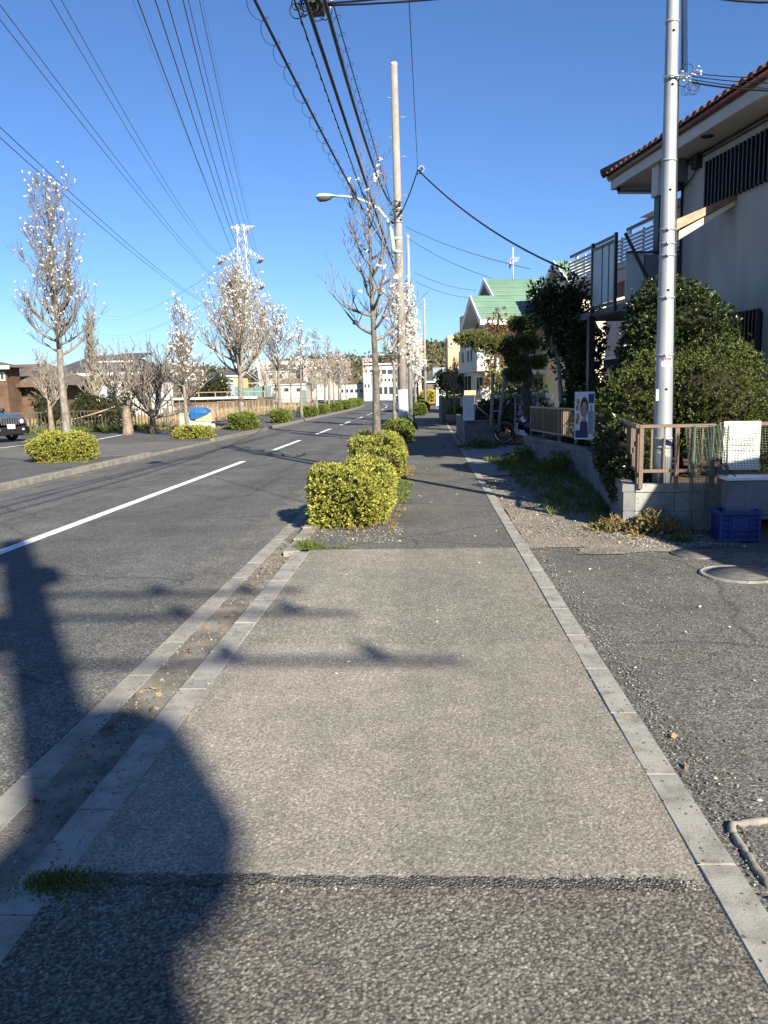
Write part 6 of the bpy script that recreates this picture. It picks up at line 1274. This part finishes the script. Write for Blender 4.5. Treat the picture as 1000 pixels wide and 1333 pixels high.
# dry reeds and weeds
P = np.concatenate([rnd(700,-34,-15.2,44,70,-0.15), rnd(700,-60,-15.5,60,118,-0.15)]); tufts('dry_reeds', P, 20, 0.62, DRYGRASS, 91, w_=0.05, spread=0.45)
P = np.stack([np.linspace(-20,-13.6,200)+rs.normal(size=200)*0.3, 34.2+0.78*(np.linspace(-20,-13.6,200)+20)+rs.normal(size=200)*0.35, np.zeros(200)],-1); tufts('weeds', P, 26, 0.30, GRASS, 92, w_=0.03, spread=0.7)
P = np.stack([np.linspace(-13.2,-9.6,90)+rs.normal(size=90)*0.3, 37.2+rs.normal(size=90)*0.35, np.zeros(90)],-1); tufts('weeds', P, 14, 0.16, WEED, 93, w_=0.03, spread=0.7)
# ---- houses on the left
block_house('white_house', 'pale house with dark grey roofs behind the bare garden trees', 64, 182, 489, 62, 8, STUCCO, ROOF_G, 1.7, [(70,78,492,498),(90,98,494,502),(118,130,494,503),(140,152,500,520)], ov=0.6)
block_house('stair_tower', 'white top storey with a sloping dark roof above the pale house', 131, 172, 472, 64.5, 5, STUCCO, ROOF_G, 1.0, [(134,139,465+9,482)], ridge='shed', ov=0.25)
block_house('brown_house', 'brown timber house with a long grey-brown roof at the edge of the street', -60, 62, 504, 50, 7, BROWNW, ROOF_BR, 1.5, [(8,15,507,513),(28,34,508,514)], ov=0.9, trim=BROWNW)
block_house('porch_house', 'taller brown gable of the timber house at the edge of the photo', -60, 8, 480, 48, 1.6, BROWNW, ROOF_BR, 0.4, [(2,5,486,494)], ov=0.5, trim=CREAM_P)
# ---- bare garden trees behind the railing
GT = 'bare garden trees behind the railing'
def bare_tree(label, seed, x, y, h, r0, clear, spread, n, bark, tw, **kw):
    t = thing('bare_tree', label, 'tree', (0,0,0), GT); T_, B_, tips = branch_tree(seed, h, r0, clear, spread, n, **kw); T_.build('trunk', bark, t); tag(B_.build('crown', tw, t), kind='stuff'); t.location = (x,y,-0.05); return t, tips
p = G(158,567); bare_tree('pale-trunked pruned tree spreading thick bare limbs over the railing', 71, p.x, p.y+0.8, 3.4, 0.24, 1.0, 2.5, 9, BARK_T, TWIG_L, lead=False, elev=(20,70), curl=5, min_r=0.012, knob=True, twig_len=(0.2,0.5), conic=0.1, jit=2.3)
p = G(190,566); bare_tree('dark twisted bare tree right of the pale-trunked one', 72, p.x, p.y+0.9, 3.2, 0.17, 0.7, 2.5, 12, BARK_D, TWIG, lead=False, elev=(10,75), curl=6, min_r=0.014, dens=1.2, conic=0.1, jit=2.3)
p = G(64,566); bare_tree('thin leaning bare tree just left of the nearest magnolia trunk', 73, p.x, p.y+0.3, 3.6, 0.15, 1.2, 1.6, 9, BARK_T, TWIG_L, lead=False, elev=(25,70), curl=6, min_r=0.012, conic=0.1, jit=2.3)
p = G(95,560); bare_tree('fan of pale upright bare branches just right of the nearest magnolia trunk', 74, p.x-0.6, p.y+4.5, 5.6, 0.14, 0.8, 1.9, 30, BARK_T, TWIG_L, lead=True, elev=(50,72), curl=4, min_r=0.016, conic=0.5)
p = G(30,555); bare_tree('tangle of brown bare twigs behind the car', 75, p.x, p.y+3, 3.2, 0.1, 0.4, 1.8, 18, BARK_T, TWIG_L, lead=True, elev=(25,65), curl=4, min_r=0.016, conic=0.3)
p = G(205,552); _, tp_ = bare_tree('brown bare tree flecked with blossom behind the dark twisted tree', 76, p.x, p.y+6, 5.0, 0.14, 1.2, 1.8, 22, BARK_D, TWIG, lead=True, elev=(30,60), curl=6, min_r=0.018, conic=0.5); blossoms('blossom', tp_, 160, 0.12, _, 7)
sh = shrub('round evergreen shrub behind the railing', [(-18.6,43.5,1.0,1.3,0.9,0.85),(-17.4,43.8,0.9,1.0,0.9,0.8)], 900, 0.16, 0.07, L_DRK, 82, [], group='garden shrubs across the road')
shrub('evergreen shrub behind the car across the road', [(-20.4,42,1.0,0.8,0.8,1.0)], 400, 0.16, 0.07, L_DRK, 83, [], group='garden shrubs across the road')
shrub('dark evergreen trees beside the shed across the field', [(-36,122,2.2,2.6,2.0,2.4),(-33,124,2.8,2.0,2,2.6)], 500, 0.5, 0.25, L_DRK, 84, [], group='evergreens across the field', name='evergreen_tree', cat='tree')
shrub('dark evergreen behind the roof of the yellow house', [(-46,168,4.6,2.6,2.0,2.6),(-42,170,4.2,2.4,2,2.2)], 400, 0.6, 0.3, L_DRK, 85, [], group='evergreens across the field', name='evergreen_tree', cat='tree')
shrub('dark hedge in front of the sheds across the field', [(-31,112,0.7,2.2,1,0.8),(-27,112,0.6,2.2,1,0.7)], 300, 0.3, 0.15, L_DRK, 86, [], group='evergreens across the field', name='hedge', cat='hedge')
t = thing('rope', 'slack yellow rope strung from the magnolia trunk to the pruned tree', 'rope', (-8.6,19.9,1.0)); 
a_, b_ = D(84,548,37.5), D(150,529,37.8); m = MB(); m.tube(span(a_,b_,0.06,8),0.03,4); m.build('strand', CARD, t)
# ---- tarp heap, board
c = G(263,559); t = thing('tarp_heap', 'blue tarpaulin over a pile of cardboard and white crates on the far pavement', 'tarp', c); sc = c.y/1030
m = MB(); m.bbox(c.x-0.95*17*sc,c.x+0.8*17*sc*0.9,c.y,c.y+0.8,0.0,0.36,0.02); m.build('white_crates', WHITEP, t)
for k in range(5): m = MB(); m.box(c.x-0.5+0.22*k,c.x-0.44+0.22*k,c.y-0.02,c.y-0.002,0.04,0.32); m.build('crate_slat', GREYM, t)
m = MB(); m.add([(c.x-0.35,c.y-0.05,0.37),(c.x+0.55,c.y-0.05,0.37),(c.x+0.5,c.y-0.02,0.75),(c.x+0.1,c.y,0.85),(c.x-0.35,c.y+0.7,0.37),(c.x+0.55,c.y+0.7,0.37),(c.x+0.5,c.y+0.7,0.75),(c.x+0.1,c.y+0.7,0.9)],[(0,1,2,3),(1,5,6,2),(3,2,6,7),(0,3,7,4),(4,7,6,5)]); m.build('cardboard', CARD, t)
m = MB(); rng = random.Random(6); n = 8; V = []
top = [(-0.50,0.50),(-0.54,0.75),(-0.50,0.98),(-0.30,1.06),(0.08,1.05),(0.28,0.92),(0.38,0.76),(0.05,0.60),(-0.28,0.47)]
V = [(c.x+x+rng.uniform(-1,1)*0.02, c.y-0.09+rng.uniform(-1,1)*0.03, z) for x,z in top]+[(c.x+x*0.95, c.y+0.75, z*0.97) for x,z in top]; k = len(top)
m.add(V+[(c.x-0.2,c.y-0.13,0.8)],[(i,(i+1)%k,2*k) for i in range(k)]+[(i,i+k,(i+1)%k+k,(i+1)%k) for i in range(k)]); m.build('tarpaulin', TARP, t)
c = G(244,560); t = thing('weathered_board', 'grey weathered hoarding panel beside the blue tarp', 'board', c)
for k in range(3): m = MB(); x = c.x-0.55+0.37*k; m.bbox(x,x+0.36,c.y+0.6,c.y+0.63,0.05,0.80,0.005); m.build('plank', BOARDG, t)
m = MB(); m.box(c.x-0.55,c.x+0.56,c.y+0.58,c.y+0.599,0.70,0.76); m.build('batten', BOARDG, t)
for k in (-0.5,0.5): m = MB(); m.box(c.x+k-0.03,c.x+k+0.03,c.y+0.631,c.y+0.68,-0.02,0.8); m.build('post', BOARDG, t)

# ================================================================== CARS, BICYCLE
def car(label, loc, rz, paint, L=4.2, Wd=1.8, Hh=1.68, suv=True, seed=1):
    t = thing('parked_car', label, 'car', (0,0,0)); hl = L/2; hw_ = Wd/2
    def sec(x, zb, zt, w_, wt, r_=0.12):     # half-section ring
        ys = [(0,zb),(w_*0.86,zb),(w_*0.98,zb+0.12),(w_,(zb+zt)*0.5),(w_*0.98,zt-0.10),(wt,zt-0.01),(0,zt)]
        full = [(x,y,z) for y,z in ys]+[(x,-y,z) for y,z in ys[-2:0:-1]]; return full
    hood = Hh*0.63; S_ = [(hl,0.42,hood-0.28,hw_*0.80,hw_*0.6),(hl-0.05,0.30,hood-0.16,hw_*0.92,hw_*0.76),(hl-0.25,0.24,hood-0.05,hw_,hw_*0.84),(hl-0.7,0.22,hood,hw_,hw_*0.86),(hl-1.25,0.22,hood+0.06,hw_,hw_*0.88),(0,0.22,hood+0.08,hw_,hw_*0.9),(-hl+0.7,0.22,hood+0.10,hw_,hw_*0.9),(-hl+0.12,0.26,hood+0.08,hw_*0.97,hw_*0.86),(-hl,0.42,hood-0.1,hw_*0.86,hw_*0.75)]
    rings = [sec(*s) for s in S_]; k = len(rings[0]); m = MB(); m.add([p for r_ in rings for p in r_],[(i*k+j,i*k+(j+1)%k,(i+1)*k+(j+1)%k,(i+1)*k+j) for i in range(len(rings)-1) for j in range(k)]+[tuple(range(k)),tuple(range((len(rings)-1)*k,len(rings)*k))[::-1]],0,True); m.build('body', paint, t, False)
    # cabin
    xs = [(hl-1.25,hood+0.05,hw_*0.86),(hl-1.75,Hh-0.06,hw_*0.70),(hl-2.3,Hh,hw_*0.70),(-hl+0.6,Hh-0.03,hw_*0.70),(-hl+0.15,hood+0.08,hw_*0.84)]
    m = MB(); V = []
    for x,z,w_ in xs: V += [(x,w_,z),(x,-w_,z)]
    base = [(hl-1.25,hw_*0.87,hood+0.04),(hl-1.25,-hw_*0.87,hood+0.04),(-hl+0.15,hw_*0.86,hood+0.07),(-hl+0.15,-hw_*0.86,hood+0.07)]
    m.add(V,[(2,3,5,4),(4,5,7,6)]); m.add([V[2],V[4],V[6],V[8],V[0]],[(0,1,2,3,4)]); m.add([V[3],V[5],V[7],V[9],V[1]],[(4,3,2,1,0)]); m.add([V[6],V[7],V[9],V[8]],[(0,1,2,3)]); m.build('cabin', paint, t, False)
    m = MB(); m.add([(x*1.0+0.012,y*0.93,z+0.0) for x,y,z in (V[0],V[1],V[3],V[2])],[(0,1,2,3)]); m.build('windscreen', GLASS, t, False)
    for s_ in (1,-1):
        a = [(hl-1.42,hood+0.10),(hl-1.82,Hh-0.14),(hl-2.35,Hh-0.10),(hl-2.35,hood+0.12)]; b = [(hl-2.45,hood+0.12),(hl-2.45,Hh-0.10),(-hl+0.72,Hh-0.13),(-hl+0.45,hood+0.14)]
        for pl in (a,b): m = MB(); yy_ = lambda z: s_*(hw_*0.865-(hw_*0.165)*((z-hood)/(Hh-hood))+0.012); m.add([(x,yy_(z),z) for x,z in pl],[(0,1,2,3)]); m.build('side_window', GLASS, t, False)
        m = MB(); m.blob((hl-1.45,s_*(hw_+0.09),hood+0.12),(0.07,0.11,0.08),1,0.05,2); m.build('mirror', BLACK if suv else paint, t, False)
        for x in (hl-0.85,-hl+0.82):
            w_ = MB(); w_.ring((x,s_*(hw_-0.10),0.33),(0,1,0),0.25,0.085,26,8); w_.lathe((0,0,0),[(0.0,0.0)],3) if False else None; wh = w_.build('wheel', TYRE, t, False)
            w_ = MB(); 
            for q in range(5): a_ = R(72*q); w_.bar((x,s_*(hw_-0.05),0.33),(x+math.cos(a_)*0.2,s_*(hw_-0.05),0.33+math.sin(a_)*0.2),0.03,4)
            w_.ring((x,s_*(hw_-0.06),0.33),(0,1,0),0.2,0.02,20,5); w_.build('rim', CHROME, wh, False)
            m = MB(); m.add([(x+math.cos(R(q))*rr,s_*(hw_+0.008),0.33+math.sin(R(q))*rr) for rr in (0.34,0.42) for q in range(0,181,15)],[(i,i+1,i+14,i+13) for i in range(12)]); m.build('wheel_arch', BLACK, t, False)
    fx = hl
    if suv:
        for s_ in (1,-1):
            m = MB(); m.blob((fx-0.035,s_*hw_*0.62,hood-0.30),(0.06,0.125,0.115),1,0.0,2); hlm = m.build('headlight', LENS, t, False); m = MB(); m.ring((fx+0.0,s_*hw_*0.62,hood-0.30),(1,0,0),0.12,0.018,22,5); m.build('bezel', BLACK, hlm, False)
            m = MB(); m.bbox(fx-0.30,fx-0.10,s_*hw_*0.93-0.03,s_*hw_*0.93+0.04,hood-0.30,hood-0.20,0.01); m.build('indicator', AMBER, t, False)
        m = MB(); m.bbox(fx-0.04,fx+0.012,-hw_*0.44,hw_*0.44,hood-0.43,hood-0.17,0.01); g = m.build('grille', BLACK, t, False)
        for q in range(8): m = MB(); y = -hw_*0.43+q*hw_*0.86/7; m.bbox(fx-0.02,fx+0.025,y-0.018,y+0.018,hood-0.42,hood-0.18,0.006); m.build('grille_bar', CHROME, g, False)
        m = MB(); m.bbox(fx-0.25,fx+0.06,-hw_*0.93,hw_*0.93,0.30,0.56,0.03); bp = m.build('bumper', BLACK, t, False)
        for s_ in (1,-1): m = MB(); m.blob((fx+0.05,s_*hw_*0.62,0.46),(0.03,0.07,0.05),1,0,2); m.build('fog_lamp', LENS, bp, False)
        pz_ = 0.58
    else:
        for s_ in (1,-1): m = MB(); m.blob((fx-0.10,s_*hw_*0.68,hood-0.25),(0.10,0.20,0.07),1,0.0,2); m.build('headlight', LENS, t, False)
        m = MB(); m.bbox(fx-0.06,fx+0.01,-hw_*0.4,hw_*0.4,hood-0.36,hood-0.24,0.01); m.build('grille', BLACK, t, False)
        m = MB(); m.bbox(fx-0.12,fx+0.03,-hw_*0.85,hw_*0.85,0.28,0.42,0.02); m.build('bumper', WHITEM, t, False); pz_ = 0.52
    m = MB(); m.bbox(fx+0.045,fx+0.075,-0.165+0.0,0.165,pz_-0.08,pz_+0.085,0.004); pl = m.build('number_plate', WHITEP, t, False)
    m = MB(); 
    for q in range(4): y = -0.11+0.065*q; m.box(fx+0.0755,fx+0.078,y,y+0.012,pz_-0.05,pz_+0.02); m.box(fx+0.0755,fx+0.078,y,y+0.035,pz_+0.012,pz_+0.02)
    m.box(fx+0.0755,fx+0.078,-0.06,0.06,pz_+0.045,pz_+0.06); tag(m.build('plate_lettering', NAVY, pl, False), kind='stuff')
    t.location = loc; t.rotation_euler = (0,0,rz); return t
c = G(24,577); car('slate-blue off-roader with a slotted grille waiting across the road', (c.x-2.7,c.y+1.6,0), R(-20), CAR_S)
c = G(682,578); car('dark car parked nose-out in the driveway behind the brown railing', (G(672,578).x+2.05,c.y+0.1,0), R(184), CAR_N, 4.0, 1.68, 1.45, False)
# bicycle
bk = G(650,578); t = thing('bicycle', 'dark bicycle parked by the shaded block wall', 'bicycle', bk); ba = R(12); 
fr = lambda u, v, z: (bk.x-0.15+u*math.cos(ba)-v*math.sin(ba), bk.y-0.05+u*math.sin(ba)+v*math.cos(ba), z)
ax = (-math.sin(ba), math.cos(ba), 0)
for u in (-0.33,0.30):
    m = MB(); m.ring(fr(u,0,0.30),ax,0.285,0.017,30,6); wh = m.build('wheel', TYRE, t); m = MB(); m.ring(fr(u,0,0.30),ax,0.262,0.009,26,4); m.build('rim', CHROME, wh); m = MB()
    for q in range(12): m.bar(fr(u,0,0.30), fr(u+0.26*math.cos(R(30*q)),0,0.30+0.26*math.sin(R(30*q))),0.0025,3)
    tag(m.build('spokes', CHROME, wh), kind='stuff')
    m = MB(); m.tube([fr(u+0.31*math.cos(R(q)),0,0.30+0.31*math.sin(R(q))) for q in range(20,165,12)],0.018,4); m.build('mudguard', STEEL, wh)
m = MB()
for a_, b_ in (((-0.33,0.3),(-0.03,0.28)),((-0.03,0.28),(-0.12,0.72)),((-0.03,0.28),(0.22,0.66)),((-0.12,0.60),(0.2,0.70)),((-0.33,0.3),(-0.11,0.60)),((0.30,0.30),(0.20,0.80))): m.tube([fr(a_[0],0,a_[1]),fr(b_[0],0,b_[1])],0.016,6)
m.build('frame', CAR_N, t)
m = MB(); m.blob(fr(-0.13,0,0.76),(0.12,0.07,0.035),1,0.1,2); m.build('saddle', BLACK, t)
m = MB(); m.tube([fr(0.20,0,0.78),fr(0.19,0,0.90)],0.014,6); m.tube([fr(0.08,-0.26,0.94),fr(0.2,-0.1,0.92),fr(0.2,0.1,0.92),fr(0.08,0.26,0.94)],0.012,6); m.build('handlebar', CHROME, t)
m = MB(); m.ring(fr(0.36,0,0.84),(0,0,1),0.13,0.008,16,4); m.ring(fr(0.36,0,0.64),(0,0,1),0.10,0.008,16,4)
for q in range(14): m.bar(Vector(fr(0.36,0,0.64))+Vector((math.cos(q*0.449),math.sin(q*0.449),0))*0.10, Vector(fr(0.36,0,0.84))+Vector((math.cos(q*0.449),math.sin(q*0.449),0))*0.13,0.004,3)
m.build('basket', BLACK, t)
m = MB(); m.bar(fr(-0.03,0,0.28),fr(0.0,0.12,0.14),0.01,4); m.bar(fr(-0.03,0,0.28),fr(-0.06,-0.12,0.42),0.01,4); m.ring(fr(-0.03,0.04,0.28),ax,0.08,0.008,16,4); m.build('crank', BLACK, t)

# ================================================================== BEHIND THE VIEWER: what casts the shade on the pavement
t = thing('utility_pole', 'transformer pole standing behind the viewer, whose shade lies across the road', 'utility pole', (4.75,-8,0)); bx, by = 4.75, -8.0
m = MB(); m.tube([(bx,by,0),(bx,by,9.8)],[0.21,0.17],14); m.build('shaft', CPOLE, t)
m = MB(); m.lathe((bx+0.20,by,6.0),[(0.16,0),(0.26,0.08),(0.36,0.25),(0.36,0.72),(0.28,0.85),(0,0.9)],18); m.build('transformer', STEEL, t)
m = MB(); m.box(bx-0.34,bx-0.16,by-0.2,by+0.2,5.75,6.2); m.build('switch_box', STEEL, t)
for z_,q_ in ((7.5,-0.26),(8.6,0.24),(9.1,-0.22)): m = MB(); m.lathe((bx+q_,by,z_),[(0.06,0),(0.13,0.06),(0.14,0.3),(0.06,0.42)],12); m.build('cable_box', STEEL, t)
for z, w_ in ((7.35,1.45),(7.95,1.3),(8.35,1.2)):
    bx = 4.75+1.0; m = MB(); m.box(bx-w_,bx+w_,by-0.025,by+0.025,z,z+0.05); m.build('crossarm', STEEL, t)
    for k in (0.1,0.7): x = bx+k*w_; m = MB(); m.lathe((x,by,z+0.05),[(0.02,0),(0.05,0.03),(0.075,0.08),(0.05,0.13),(0.02,0.18)],10); m.build('insulator', INSUL, t)
t = thing('utility_pole', 'line pole at the kerb behind the viewer holding the overhead cables', 'utility pole', (-1.5,-9.2,0)); m = MB(); m.tube([(-1.5,-9.2,0),(-1.5,-9.2,10)],[0.17,0.12],12); m.build('shaft', CPOLE, t)
for z in (5.4,5.8,6.4,6.95,7.8): m = MB(); m.box(-2.1,-0.15,-9.05,-8.98,z-0.03,z+0.03); m.build('cable_arm', STEEL, t)
t = thing('garage', 'low garage beside the yard, behind the viewer, shading the bin corner', 'garage', (8,0,0)); gfr = Frame(4.26,5.2,R(13.4)); m = MB(gfr); m.box(0.2,9,-5,-0.25,0,2.3); m.build('wall', STUCCO, t); m = MB(gfr); m.box(0,9.3,-5.3,0,2.301,2.48); m.build('roof', ROOF_G, t)
m = MB(gfr); m.box(1,4,-0.249,-0.2,0,2.0); m.build('shutter', GREYM, t)
